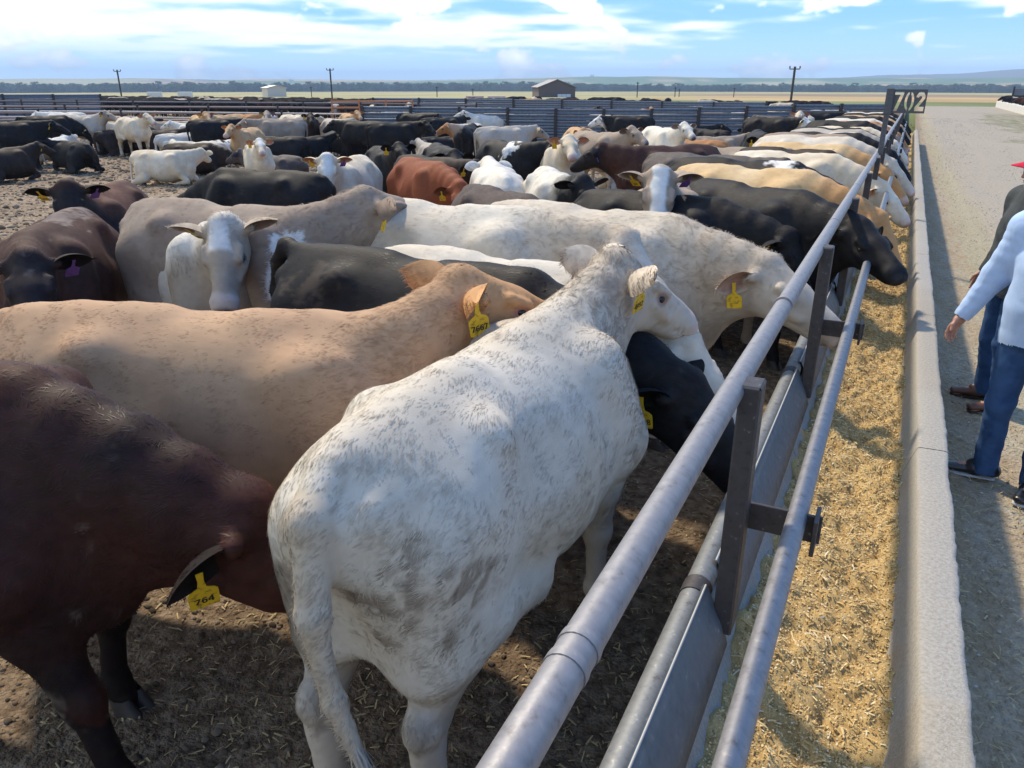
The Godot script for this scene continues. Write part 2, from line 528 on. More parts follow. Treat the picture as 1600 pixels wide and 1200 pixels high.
		# dirt: crusts with ragged outlines, more of them on legs, belly and rump
		var dirt: float = coat.get("dirt", 0.3)
		var where := dirt * (0.15 + (0.75 * clampf((0.75 - p.y) / 0.5, 0.0, 1.0) if not lie else 0.6 * clampf((0.3 - p.y) / 0.25, 0.0, 1.0)) + 0.35 * clampf((-0.62 - p.x) / 0.15, 0.0, 1.0) * clampf((1.15 - p.y) / 0.2, 0.0, 1.0))
		var crust := m * 1.1 + f * 0.45
		var amount := clampf((where - 0.36 + crust * 0.5) / 0.22, 0.0, 1.0)
		for pt in coat.get("mud", []):
			var q2: Vector3 = (p - pt[0]) / pt[1]
			amount = maxf(amount, clampf((0.9 - q2.length() + crust * 1.1) / 0.3, 0.0, 1.0) * pt[2])
		c = c.lerp(coat.get("dirt_color", Color(0.13, 0.095, 0.065)), amount * 0.8)
		var v: float = 1.0 + f * coat.get("grain", 0.12) + m * 0.12
		return Color(clampf(c.r * v, 0.004, 0.9), clampf(c.g * v, 0.004, 0.9), clampf(c.b * v, 0.004, 0.9))

	func add_ears() -> void:
		# cupped leaf with an inside and an outside, joined to the body mesh
		var inner: Color = coat.get("ear_in", coat.base * 0.6)
		var outer: Color = coat.get("head", coat.base)
		if coat.has("ear_out"):
			outer = coat.ear_out
		for e in ears:
			var root: Vector3 = e[0]
			var d: Vector3 = e[1]
			var o: Vector3 = (e[2] - d * d.dot(e[2])).normalized()
			var sd := d.cross(o).normalized()
			var L := 0.215
			var nu := 9
			var nv := 8
			for face in 2:
				var start := body.verts.size()
				for i in nu + 1:
					var t := float(i) / nu
					var hw := 0.030 + 0.046 * sin(PI * pow(t, 0.85)) * 1.0
					if t > 0.72:
						hw *= sqrt(maxf(0.0, 1.0 - pow((t - 0.72) / 0.28, 2.0)))
					hw = maxf(hw, 0.002)
					for j in nv + 1:
						var u := (float(j) / nv) * 2.0 - 1.0
						var cup := 0.042 * (1.0 - u * u) * sin(PI * minf(1.0, t * 0.8 + 0.18))
						var p := root + d * (t * L) + sd * (u * hw) - o * cup + o * (0.03 * t * t) - o * (0.006 * (1.0 - absf(u)) if face == 1 else 0.0)
						if absf(u) > 0.99 or i == nu:
							pass
						body.verts.append(p)
						var nn := (o - sd * u * 0.6).normalized()
						body.normals.append(nn if face == 0 else -nn)
						var f := earn.get_noise_3dv(p)
						var col: Color = inner if face == 0 else outer
						if face == 0:
							col = col.lerp(outer, clampf((absf(u) - 0.72) / 0.2, 0.0, 1.0))
							col = col.lerp(coat.get("ear_fringe", outer), clampf((t - 0.86) / 0.1, 0.0, 1.0))
						body.colors.append(Color(col.r * (1.0 + f * 0.3), col.g * (1.0 + f * 0.3), col.b * (1.0 + f * 0.3)))
				for i in nu:
					for j in nv:
						var a := start + i * (nv + 1) + j
						var q := PackedInt32Array([a, a + 1, a + nv + 1, a + 1, a + nv + 2, a + nv + 1])
						if face == 0:
							q = PackedInt32Array([a, a + nv + 1, a + 1, a + 1, a + nv + 1, a + nv + 2])
						body.indices.append_array(q)

	func grow_hair() -> void:
		if hair_count <= 0:
			return
		var rng := RandomNumberGenerator.new()
		rng.seed = 77 + coat.get("seed", 3)
		var tri := body.indices.size() / 3
		hair_buffer.resize(hair_count * 16)
		var hl: float = pose.get("hair_len", 0.03)
		var hw: float = pose.get("hair_wide", 0.0022)
		var shag: float = pose.get("shag", 0.6)
		var k := 0
		for i in hair_count:
			var t := rng.randi() % tri
			var i0 := body.indices[t * 3]
			var i1 := body.indices[t * 3 + 1]
			var i2 := body.indices[t * 3 + 2]
			var u := rng.randf()
			var v := rng.randf()
			if u + v > 1.0:
				u = 1.0 - u
				v = 1.0 - v
			var p := body.verts[i0] * (1.0 - u - v) + body.verts[i1] * u + body.verts[i2] * v
			var nr := body.normals[i0]
			var c := body.colors[i0]
			var hp := head_space(p)
			var headness := clampf((hp.x + 0.05) / 0.1, 0.0, 1.0) if hp.length() < 0.7 else 0.0
			var neckness := clampf((p.x - 0.40) / 0.2, 0.0, 1.0) * (1.0 - headness)
			var flow := Vector3(-1.0, -0.45, 0.0)
			if p.y < 0.6 and not pose.get("lie", false):
				flow = Vector3(-0.25, -1.0, 0.0)
			if headness > 0.5:
				flow = -hf + hs * signf(hp.z) * 0.5
			var wob := shag * (0.35 + 0.7 * neckness + 0.6 * headness)
			flow = flow.normalized() + Vector3(curl.get_noise_3dv(p), curl.get_noise_3dv(p + Vector3(9, 0, 0)), curl.get_noise_3dv(p + Vector3(0, 9, 0))) * wob * 1.8 + Vector3(curl2.get_noise_3dv(p), curl2.get_noise_3dv(p + Vector3(9, 0, 0)), curl2.get_noise_3dv(p + Vector3(0, 9, 0))) * wob * 1.2
			flow += Vector3(rng.randf_range(-1, 1), rng.randf_range(-1, 1), rng.randf_range(-1, 1)) * 0.22
			flow = (flow - nr * flow.dot(nr)).normalized()
			var lift := rng.randf_range(0.02, 0.10) + 0.12 * neckness * shag
			var d := (flow + nr * lift).normalized()
			var l := hl * rng.randf_range(0.6, 1.25) * (1.0 + 0.35 * neckness)
			if headness > 0.5:
				l *= 0.55 if hp.x > 0.12 else 1.2
				if hp.x > 0.36:
					l *= 0.3
			elif p.y < 0.5 and not pose.get("lie", false):
				l *= 0.6
			for e in eyes:
				if p.distance_to(e) < 0.04:
					l *= 0.12
			var s := d.cross(nr).normalized()
			var bz := s.cross(d).normalized()
			var bx := s * hw * rng.randf_range(0.7, 1.3)
			var by := d * l
			bz = bz * l
			var shade := rng.randf_range(0.90, 1.12)
			var o := p - nr * 0.002
			hair_buffer[k] = bx.x; hair_buffer[k + 1] = by.x; hair_buffer[k + 2] = bz.x; hair_buffer[k + 3] = o.x
			hair_buffer[k + 4] = bx.y; hair_buffer[k + 5] = by.y; hair_buffer[k + 6] = bz.y; hair_buffer[k + 7] = o.y
			hair_buffer[k + 8] = bx.z; hair_buffer[k + 9] = by.z; hair_buffer[k + 10] = bz.z; hair_buffer[k + 11] = o.z
			hair_buffer[k + 12] = minf(c.r * shade, 0.9); hair_buffer[k + 13] = minf(c.g * shade, 0.9); hair_buffer[k + 14] = minf(c.b * shade, 0.9); hair_buffer[k + 15] = 1.0
			k += 16

	var took := []
	func make() -> void:
		var t0 := Time.get_ticks_msec()
		lay_out()
		body.mesh_it()
		took.append(Time.get_ticks_msec() - t0)
		# loose hide over ribs and muscle: small uneven relief
		for i in body.verts.size():
			var p := body.verts[i]
			if head_space(p).x < 0.0:
				var rib := sin(p.x * 46.0 + p.y * 6.0) * clampf(1.0 - absf(p.x - 0.05) / 0.3, 0.0, 1.0) * clampf((1.2 - p.y) / 0.2, 0.0, 1.0) * clampf((p.y - 0.68) / 0.15, 0.0, 1.0)
				body.verts[i] = p + body.normals[i] * (mid_n.get_noise_3dv(p * 0.8) * 0.010 + rib * 0.0018)
		body.colors.resize(body.verts.size())
		for i in body.verts.size():
			body.colors[i] = tint(body.verts[i], body.normals[i])
		took.append(Time.get_ticks_msec() - t0)
		add_ears()
		grow_hair()
		took.append(Time.get_ticks_msec() - t0)
# ------------------------------------------------------------------ coats (linear base colours)
var COATS := {}
func fill_coats() -> void:
	var pink := Color(0.42, 0.26, 0.22)
	var slate := Color(0.09, 0.08, 0.08)
	COATS = {
		"white": {"base": Color(0.59, 0.53, 0.435), "second": Color(0.52, 0.445, 0.345), "neck": Color(0.42, 0.34, 0.26), "neck_amount": 0.25, "muzzle": Color(0.55, 0.44, 0.38), "nose": pink, "ear_in": Color(0.40, 0.25, 0.19), "dirt": 0.22, "eye_rim": Color(0.25, 0.15, 0.12)},
		"snow": {"base": Color(0.63, 0.59, 0.515), "second": Color(0.57, 0.515, 0.425), "muzzle": Color(0.5, 0.42, 0.38), "nose": slate, "ear_in": Color(0.22, 0.15, 0.12), "dirt": 0.2},
		"cream": {"base": Color(0.56, 0.45, 0.31), "second": Color(0.62, 0.55, 0.44), "muzzle": Color(0.55, 0.44, 0.37), "nose": pink, "ear_in": Color(0.46, 0.21, 0.13), "dirt": 0.3, "eye_rim": Color(0.3, 0.18, 0.13)},
		"buff": {"base": Color(0.45, 0.285, 0.165), "second": Color(0.40, 0.245, 0.145), "head": Color(0.46, 0.25, 0.115), "neck": Color(0.42, 0.24, 0.125), "neck_amount": 0.6, "muzzle": Color(0.5, 0.36, 0.28), "nose": pink, "ear_in": Color(0.36, 0.15, 0.08), "ear_fringe": Color(0.62, 0.45, 0.28), "dirt": 0.16, "eye_rim": Color(0.40, 0.17, 0.13)},
		"tan": {"base": Color(0.43, 0.26, 0.13), "second": Color(0.48, 0.33, 0.19), "muzzle": Color(0.5, 0.36, 0.28), "nose": pink, "ear_in": Color(0.42, 0.17, 0.08), "dirt": 0.3, "eye_rim": Color(0.25, 0.13, 0.09)},
		"gold": {"base": Color(0.52, 0.35, 0.17), "second": Color(0.60, 0.46, 0.28), "neck": Color(0.45, 0.23, 0.09), "neck_amount": 0.8, "head": Color(0.48, 0.25, 0.10), "muzzle": Color(0.5, 0.36, 0.28), "nose": pink, "ear_in": Color(0.5, 0.24, 0.12), "dirt": 0.2},
		"orange": {"base": Color(0.37, 0.17, 0.07), "second": Color(0.42, 0.22, 0.10), "muzzle": Color(0.45, 0.30, 0.22), "nose": pink, "ear_in": Color(0.35, 0.16, 0.09), "dirt": 0.25},
		"red": {"base": Color(0.26, 0.080, 0.034), "second": Color(0.20, 0.055, 0.026), "muzzle": Color(0.2, 0.1, 0.07), "nose": slate, "ear_in": Color(0.12, 0.05, 0.03), "dirt": 0.2},
		"taupe": {"base": Color(0.27, 0.205, 0.155), "second": Color(0.32, 0.255, 0.195), "legs": Color(0.42, 0.34, 0.26), "muzzle": Color(0.36, 0.29, 0.25), "nose": slate, "ear_in": Color(0.14, 0.09, 0.07), "ear_fringe": Color(0.55, 0.48, 0.4), "dirt": 0.3},
		"silver": {"base": Color(0.44, 0.385, 0.32), "second": Color(0.37, 0.315, 0.255), "head": Color(0.31, 0.25, 0.195), "muzzle": Color(0.42, 0.34, 0.3), "nose": slate, "ear_in": Color(0.2, 0.14, 0.11), "ear_fringe": Color(0.6, 0.54, 0.46), "dirt": 0.3},
		"black": {"base": Color(0.0135, 0.0135, 0.0155), "second": Color(0.020, 0.017, 0.016), "muzzle": Color(0.018, 0.018, 0.02), "nose": Color(0.03, 0.03, 0.033), "ear_in": Color(0.012, 0.01, 0.01), "dirt": 0.22, "dirt_color": Color(0.075, 0.055, 0.04), "grain": 0.45},
		"sooty": {"base": Color(0.024, 0.018, 0.016), "second": Color(0.040, 0.027, 0.021), "muzzle": Color(0.03, 0.025, 0.024), "nose": Color(0.03, 0.03, 0.033), "ear_in": Color(0.015, 0.012, 0.011), "dirt": 0.2, "dirt_color": Color(0.10, 0.075, 0.055), "grain": 0.4},
		"mahogany": {"base": Color(0.075, 0.034, 0.024), "second": Color(0.048, 0.024, 0.018), "head": Color(0.022, 0.018, 0.018), "muzzle": Color(0.02, 0.018, 0.018), "nose": Color(0.03, 0.03, 0.033), "ear_in": Color(0.012, 0.009, 0.009), "ear_out": Color(0.018, 0.013, 0.012), "dirt": 0.2, "dirt_color": Color(0.11, 0.085, 0.065), "grain": 0.35},
		"grey": {"base": Color(0.10, 0.085, 0.078), "second": Color(0.075, 0.06, 0.055), "head": Color(0.06, 0.05, 0.047), "muzzle": Color(0.05, 0.04, 0.04), "nose": slate, "ear_in": Color(0.03, 0.025, 0.022), "dirt": 0.25, "grain": 0.35},
	}
	var w := Color(0.66, 0.64, 0.60)
	COATS["pied"] = varied("black", {"blaze": w, "blaze_width": 0.05, "blaze_from": 0.02, "blaze_to": 0.5, "patches": [[Vector3(0.45, 1.2, 0.0), Vector3(0.18, 0.30, 0.6), w], [Vector3(0.5, 0.62, 0.0), Vector3(0.5, 0.14, 0.3), w]]})
	COATS["star"] = varied("black", {"blaze": w, "blaze_width": 0.036, "blaze_from": 0.06, "blaze_to": 0.17})
	COATS["baldy"] = varied("black", {"head": w, "blaze": w, "muzzle": Color(0.5, 0.4, 0.36)})
	COATS["spotted"] = varied("snow", {"patches": [[Vector3(0.9, 1.2, 0.0), Vector3(0.5, 0.5, 0.6), Color(0.016, 0.015, 0.016)], [Vector3(-0.2, 1.0, 0.3), Vector3(0.22, 0.2, 0.3), Color(0.016, 0.015, 0.016)], [Vector3(-0.5, 0.7, -0.2), Vector3(0.2, 0.25, 0.3), Color(0.016, 0.015, 0.016)]]})
	COATS["blackhead"] = varied("snow", {"head": Color(0.018, 0.016, 0.017), "ear_in": Color(0.02, 0.016, 0.016), "muzzle": Color(0.02, 0.02, 0.022), "neck": Color(0.018, 0.016, 0.017), "neck_amount": 1.0})
	COATS["redhead"] = varied("snow", {"head": Color(0.36, 0.17, 0.07), "neck": Color(0.4, 0.22, 0.11), "neck_amount": 0.8, "ear_in": Color(0.4, 0.2, 0.1), "muzzle": Color(0.5, 0.4, 0.34)})
	COATS["whiteface"] = varied("taupe", {"blaze": Color(0.60, 0.59, 0.56), "blaze_width": 0.062, "blaze_from": -0.02, "blaze_to": 0.43, "base": Color(0.40, 0.295, 0.205), "second": Color(0.34, 0.255, 0.185), "muzzle": Color(0.2, 0.16, 0.145), "head": Color(0.30, 0.235, 0.18)})
	COATS["paleface"] = varied("cream", {"blaze": Color(0.62, 0.60, 0.56), "blaze_width": 0.07, "blaze_from": -0.03, "blaze_to": 0.30})

func varied(name_: String, change: Dictionary) -> Dictionary:
	var d: Dictionary = COATS[name_].duplicate(true)
	d.merge(change, true)
	return d

# ------------------------------------------------------------------ placing by what the photograph shows
const EYE := Vector3(0, 2.1, 0)
const FOCAL := 1200.0
const PITCH := 21.4714
const YAW := 26.1102

func ray(u: float, v: float) -> Vector3:
	var x := (u - 800.0) / FOCAL
	var y := (600.0 - v) / FOCAL
	var p := deg_to_rad(PITCH)
	var a := deg_to_rad(YAW)
	var fw := cos(p) + y * sin(p)
	return Vector3(-sin(a), 0, -cos(a)) * fw + Vector3(cos(a), 0, -sin(a)) * x + Vector3.UP * (y * cos(p) - sin(p))

func slope(z: float) -> float:
	return -0.012 * maxf(0.0, -z - 3.0) if z > -45.0 else -0.504 - 0.004 * (-z - 45.0)

func pen_height(x: float, z: float) -> float:
	var d := -x - 0.5
	return slope(z) - 0.03 - 0.034 * clampf(d - 2.5, 0.0, 8.0) + 0.010 * clampf(d - 12.0, 0.0, 18.0)

func on_pen(u: float, v: float, above := 0.0) -> Vector3:
	var d := ray(u, v)
	var lo := 0.2
	var hi := 300.0
	for i in 60:
		var m := (lo + hi) * 0.5
		var p := EYE + d * m
		if p.y - pen_height(p.x, p.z) > above:
			lo = m
		else:
			hi = m
	return EYE + d * lo

func seen_at(p: Vector3) -> Vector2:
	var q := p - EYE
	var pr := deg_to_rad(PITCH)
	var a := deg_to_rad(YAW)
	var fwd := q.dot(Vector3(-sin(a), 0, -cos(a)))
	var r := q.dot(Vector3(cos(a), 0, -sin(a)))
	var f := fwd * cos(pr) - q.y * sin(pr)
	var up := fwd * sin(pr) + q.y * cos(pr)
	return Vector2(800.0 + FOCAL * r / f, 600.0 - FOCAL * up / f)

func heading_from_view(u: float, view_angle: float) -> float:
	# 0 faces right in the picture, 90 away, 180 left, -90 towards the camera; gives the angle about the vertical in the world
	return view_angle + YAW + rad_to_deg(atan((800.0 - u) / 1290.0))
# ------------------------------------------------------------------ putting steers into the scene
var hair_blade: ArrayMesh
var hoof_mesh: ArrayMesh
var eye_mesh: SphereMesh
var tag_mesh: ArrayMesh
var switch_mesh: ArrayMesh
var coat_material := {}
var mats := {}
var numbers := {}

func numbered(called: String) -> String:
	var k: int = numbers.get(called, 0)
	numbers[called] = k + 1
	return called if k == 0 else "%s_%03d" % [called, k]

func lin(c: Color) -> Color:
	return c.linear_to_srgb()

func plain_mat(c: Color, rough := 0.8, metal := 0.0) -> StandardMaterial3D:
	var m := StandardMaterial3D.new()
	m.albedo_color = lin(c)
	m.roughness = rough
	m.metallic = metal
	return m

func tint_mat(rough: float, spec := 0.5) -> StandardMaterial3D:
	var m := StandardMaterial3D.new()
	m.vertex_color_use_as_albedo = true
	m.roughness = rough
	m.metallic_specular = spec
	return m

func part(parent: Node, called: String, mesh: Mesh, mat: Material, at := Transform3D()) -> MeshInstance3D:
	var o := MeshInstance3D.new()
	o.name = called
	o.mesh = mesh
	if mat: o.material_override = mat
	o.transform = at
	parent.add_child(o, true)
	return o

func thing(called: String, label: String, category: String, at := Vector3.ZERO, group := "") -> Node3D:
	var o := Node3D.new()
	o.name = numbered(called)
	add_child(o)
	o.position = at
	describe(o, label, category, group)
	return o

func describe(o: Node, label: String, category: String, group := "") -> void:
	o.set_meta("label", label)
	o.set_meta("category", category)
	if group != "": o.set_meta("group", group)

func small_meshes() -> void:
	var st := SurfaceTool.new()
	st.begin(Mesh.PRIMITIVE_TRIANGLES)
	var vs := [Vector3(-0.5, 0, 0), Vector3(0.5, 0, 0), Vector3(-0.42, 0.5, 0.07), Vector3(0.42, 0.5, 0.07), Vector3(0, 1, 0.0)]
	for q in [0, 2, 1, 1, 2, 3, 2, 4, 3]:
		st.set_normal(Vector3(0, 0.15, 1).normalized())
		st.add_vertex(vs[q])
	hair_blade = st.commit()
	# a cloven hoof: two tapering claws, toes towards +x
	st = SurfaceTool.new()
	st.begin(Mesh.PRIMITIVE_TRIANGLES)
	for s in [-1.0, 1.0]:
		var rings := []
		for k in 4:
			var t := k / 3.0
			var ring := []
			for j in 8:
				var a := TAU * j / 8.0
				var fx: float = 0.052 * lerpf(1.18, 0.80, t)
				var x := cos(a) * fx + lerpf(0.016, -0.012, t)
				if x > 0.04: x += 0.012 * (1.0 - t)
				ring.append(Vector3(x, t * 0.075, s * 0.029 + sin(a) * 0.025 * lerpf(1.08, 0.92, t)))
			rings.append(ring)
		for k in 3:
			for j in 8:
				var j2 := (j + 1) % 8
				for q in [rings[k][j], rings[k][j2], rings[k + 1][j], rings[k][j2], rings[k + 1][j2], rings[k + 1][j]]:
					st.add_vertex(q)
	st.generate_normals()
	hoof_mesh = st.commit()
	eye_mesh = SphereMesh.new()
	eye_mesh.radius = 0.0195
	eye_mesh.height = 0.039
	eye_mesh.radial_segments = 14
	eye_mesh.rings = 8
	# ear tag: stem and rounded panel, hanging along -y from its stud, facing +z
	var out := PackedVector2Array()
	for p in [Vector2(-0.010, 0.004), Vector2(-0.008, -0.03), Vector2(-0.012, -0.055), Vector2(-0.030, -0.064), Vector2(-0.039, -0.074), Vector2(-0.040, -0.088), Vector2(-0.039, -0.132), Vector2(-0.036, -0.136), Vector2(0.036, -0.136), Vector2(0.039, -0.132), Vector2(0.040, -0.088), Vector2(0.039, -0.074), Vector2(0.030, -0.064), Vector2(0.012, -0.055), Vector2(0.008, -0.03), Vector2(0.010, 0.004)]:
		out.append(p)
	tag_mesh = slab(out, 0.0028, 0.10)
	# tuft at the end of the tail
	st = SurfaceTool.new()
	st.begin(Mesh.PRIMITIVE_TRIANGLES)
	var rng := RandomNumberGenerator.new()
	rng.seed = 12
	for i in 170:
		var a := rng.randf() * TAU
		var r := 0.018 * sqrt(rng.randf())
		var root := Vector3(cos(a) * r, rng.randf_range(-0.02, 0.10), sin(a) * r)
		var l := rng.randf_range(0.14, 0.30)
		var sp := rng.randf_range(0.6, 2.2)
		var w := Vector3(-sin(a), 0, cos(a)) * 0.0035
		var prev := root
		for k in 3:
			var t := (k + 1) / 3.0
			var nx := root + Vector3(cos(a) * r * sp * t * 1.3, -l * t, sin(a) * r * sp * t * 1.3) + Vector3(rng.randf_range(-1, 1), 0, rng.randf_range(-1, 1)) * 0.008
			var ww := w * (1.0 - t * 0.75)
			var w_p := w * (1.0 - (t - 0.333) * 0.75)
			var nn := Vector3(cos(a), 0.1, sin(a)).normalized()
			var shade := rng.randf_range(0.6, 1.1)
			for q in [prev - w_p, nx - ww, prev + w_p, prev + w_p, nx - ww, nx + ww]:
				st.set_normal(nn)
				st.set_color(Color(shade, shade, shade))
				st.add_vertex(q)
			prev = nx
	switch_mesh = st.commit()
	mats["eye"] = plain_mat(Color(0.008, 0.006, 0.005), 0.12)
	mats["hoof_dark"] = plain_mat(Color(0.035, 0.028, 0.022), 0.6)
	mats["tag_yellow"] = scuffed(Color(0.66, 0.40, 0.012), 700)
	mats["tag_purple"] = scuffed(Color(0.16, 0.065, 0.27), 705)
	mats["ink"] = plain_mat(Color(0.012, 0.010, 0.008), 0.7)

func scuffed(c: Color, seed_value: int) -> StandardMaterial3D:
	# plastic rubbed dull and smeared with dirt
	var m := StandardMaterial3D.new()
	m.albedo_texture = noise_picture(seed_value, 0.02, 4, [[0.0, Color(0.12, 0.085, 0.05)], [0.3, c * 0.7], [0.45, c], [1.0, c * 1.1]], 256)
	m.roughness = 0.55
	m.uv1_triplanar = true
	m.uv1_scale = Vector3.ONE * 7.0
	return m

func slab(outline: PackedVector2Array, thick: float, _bow := 0.0) -> ArrayMesh:
	# a flat plate of any outline with real thickness, in the x-y plane
	var st := SurfaceTool.new()
	st.begin(Mesh.PRIMITIVE_TRIANGLES)
	var tri := Geometry2D.triangulate_polygon(outline)
	for s in [1.0, -1.0]:
		for i in range(0, tri.size(), 3):
			var q := [tri[i], tri[i + 1], tri[i + 2]]
			var a: Vector2 = outline[q[1]] - outline[q[0]]
			var b: Vector2 = outline[q[2]] - outline[q[0]]
			if (a.cross(b) > 0.0) == (s > 0.0):
				q = [tri[i], tri[i + 2], tri[i + 1]]
			for k in q:
				st.set_normal(Vector3(0, 0, s))
				st.add_vertex(Vector3(outline[k].x, outline[k].y, s * thick * 0.5))
	for i in outline.size():
		var p: Vector2 = outline[i]
		var r: Vector2 = outline[(i + 1) % outline.size()]
		var nn := Vector3((r - p).y, -(r - p).x, 0).normalized()
		for k in [[p, 1.0], [r, 1.0], [p, -1.0], [r, 1.0], [r, -1.0], [p, -1.0]]:
			st.set_normal(nn)
			st.add_vertex(Vector3(k[0].x, k[0].y, k[1] * thick * 0.5))
	return st.commit()

func coat_mat(coat_name: String) -> StandardMaterial3D:
	var dark: bool = coat_name in ["black", "sooty", "mahogany", "pied", "star", "baldy", "grey"]
	var key := "coat_dark" if dark else "coat_light"
	if not mats.has(key):
		var m := tint_mat(0.66 if dark else 0.75, 0.26 if dark else 0.28)
		var nt := NoiseTexture2D.new()
		nt.width = 512
		nt.height = 512
		nt.seamless = true
		nt.as_normal_map = true
		nt.bump_strength = 2.0
		nt.noise = Util.make_noise(40, 0.05, 3)
		m.normal_enabled = true
		m.normal_texture = nt
		m.normal_scale = 0.22
		m.uv1_triplanar = true
		m.uv1_scale = Vector3(3.2, 9.0, 9.0)
		mats[key] = m
	return mats[key]

func hair_mat(dark: bool) -> StandardMaterial3D:
	var key := "hair_dark" if dark else "hair_light"
	if not mats.has(key):
		mats[key] = tint_mat(0.5 if dark else 0.65, 0.3 if dark else 0.25)
		if not dark:
			mats[key].backlight_enabled = true
			mats[key].backlight = Color(0.55, 0.55, 0.55)
	return mats[key]

func add_tag(root: Node3D, st: Steer, ear_index: int, yellow: bool, text: String, bare := false) -> void:
	var e: Array = st.ears[ear_index]
	var d: Vector3 = e[1]
	var o: Vector3 = (e[2] - d * d.dot(e[2])).normalized()
	var out_w := clampf((float(st.pose.get("sweep", 0.3)) - 0.3) * 2.0, 0.0, 1.0)
	var face: Vector3 = (o * (1.0 - 0.7 * out_w) + st.hs * e[3] * out_w + Vector3.UP * 0.12).normalized()
	var down := Vector3.DOWN + o * 0.25
	down = (down - face * down.dot(face)).normalized()
	var x := (-down).cross(face).normalized()
	var at: Vector3 = e[0] + d * 0.115 + o * 0.004
	var t := part(root, "ear_tag", tag_mesh, mats["tag_yellow" if yellow else "tag_purple"], Transform3D(Basis(x, -down, face), at))
	t.set_meta("label", "yellow plastic ear tag" if yellow else "purple plastic ear tag")
	if text != "":
		var tm := TextMesh.new()
		tm.text = text
		var sf := SystemFont.new()
		sf.font_names = PackedStringArray(["Droid Sans"])
		sf.font_weight = 600
		tm.font = sf
		tm.font_size = 40
		tm.pixel_size = 0.00078
		tm.depth = 0.0006
		part(t, "number", tm, mats["ink"], Transform3D(Basis(), Vector3(0, -0.108, 0.0017)))

func place_steer(st: Steer, spec: Dictionary, level: int) -> Node3D:
	var s: float = spec.scale
	var root := thing("steer", spec.label, "steer", spec.at, spec.get("group", "cattle in the pen"))
	root.transform = Transform3D(Basis(Vector3.UP, deg_to_rad(spec.heading))* Basis.from_scale(Vector3(s * spec.get("long", 1.0), s, s)), spec.at)
	var dark: bool = spec.coat in ["black", "sooty", "mahogany", "pied", "star", "baldy", "grey"]
	var key := "mesh_%d" % st.get_instance_id()
	if not mats.has(key):
		mats[key] = st.body.to_mesh()
	part(root, "body", mats[key], coat_mat(spec.coat))
	for h in st.hoof_spots:
		part(root, "hoof", hoof_mesh, mats.hoof_dark, Transform3D(Basis(), h[0]))
	for e in st.eyes:
		part(root, "eye", eye_mesh, mats.eye, Transform3D(Basis(), e))
	# tail tuft
	var base: Color = st.coat.base
	var tk := "switch_%s" % spec.coat
	if not mats.has(tk):
		var tm := tint_mat(0.6)
		tm.albedo_color = lin(base * 0.8)
		mats[tk] = tm
	var y := -st.tail_dir
	var x := y.cross(Vector3.BACK).normalized()
	var tuft := part(root, "tail_tuft", switch_mesh, mats[tk], Transform3D(Basis(x, y, x.cross(y).normalized()), st.tail_tip))
	tuft.set_meta("kind", "stuff")
	var tags: Array = spec.get("tags", [true, true, "", ""])
	if tags[0]: add_tag(root, st, 1, true, tags[2])
	if tags[1]: add_tag(root, st, 0, false, tags[3])
	if st.hair_count > 0:
		var mm := MultiMesh.new()
		mm.transform_format = MultiMesh.TRANSFORM_3D
		mm.use_colors = true
		mm.mesh = hair_blade
		mm.instance_count = st.hair_count
		mm.buffer = st.hair_buffer
		var mi := MultiMeshInstance3D.new()
		mi.multimesh = mm
		mi.name = "hair"
		mi.material_override = hair_mat(dark)
		mi.set_meta("kind", "stuff")
		root.add_child(mi)
	return root
# ------------------------------------------------------------------ camera, air, sky, sun
func camera_and_light() -> void:
	var cam := Camera3D.new()
	cam.name = "camera"
	add_child(cam)
	cam.fov = rad_to_deg(2.0 * atan(600.0 / FOCAL))
	cam.near = 0.05
	cam.far = 12000.0
	cam.position = EYE
	cam.rotation = Vector3(deg_to_rad(-PITCH), deg_to_rad(YAW), 0)
	cam.current = true
	var we := WorldEnvironment.new()
	we.name = "air"
	var env := Environment.new()
	env.background_mode = Environment.BG_SKY
	env.sky = Sky.new()
	var pano := PanoramaSkyMaterial.new()
	pano.panorama = ImageTexture.create_from_image(sky_picture())
	pano.energy_multiplier = 1.36
	env.sky.sky_material = pano
	env.tonemap_mode = Environment.TONE_MAPPER_LINEAR
	env.tonemap_exposure = 1.1
	env.fog_enabled = true
	env.fog_density = 0.00026
	env.fog_light_color = Color(0.72, 0.83, 0.95)
	env.sdfgi_enabled = true
	env.ssao_enabled = true
	env.ssil_enabled = true
	we.environment = env
	add_child(we)
	var sun := DirectionalLight3D.new()
	sun.name = "sun"
	sun.light_energy = 1.4
	sun.light_angular_distance = 3.5
	sun.light_color = Color(1.0, 0.945, 0.85)
	sun.shadow_enabled = true
	add_child(sun)
	var from := Vector3(-0.80, 0.0, -0.60).normalized() * cos(deg_to_rad(50.0)) + Vector3.UP * sin(deg_to_rad(50.0))
	sun.look_at_from_position(from * 50.0, Vector3.ZERO, Vector3.UP)

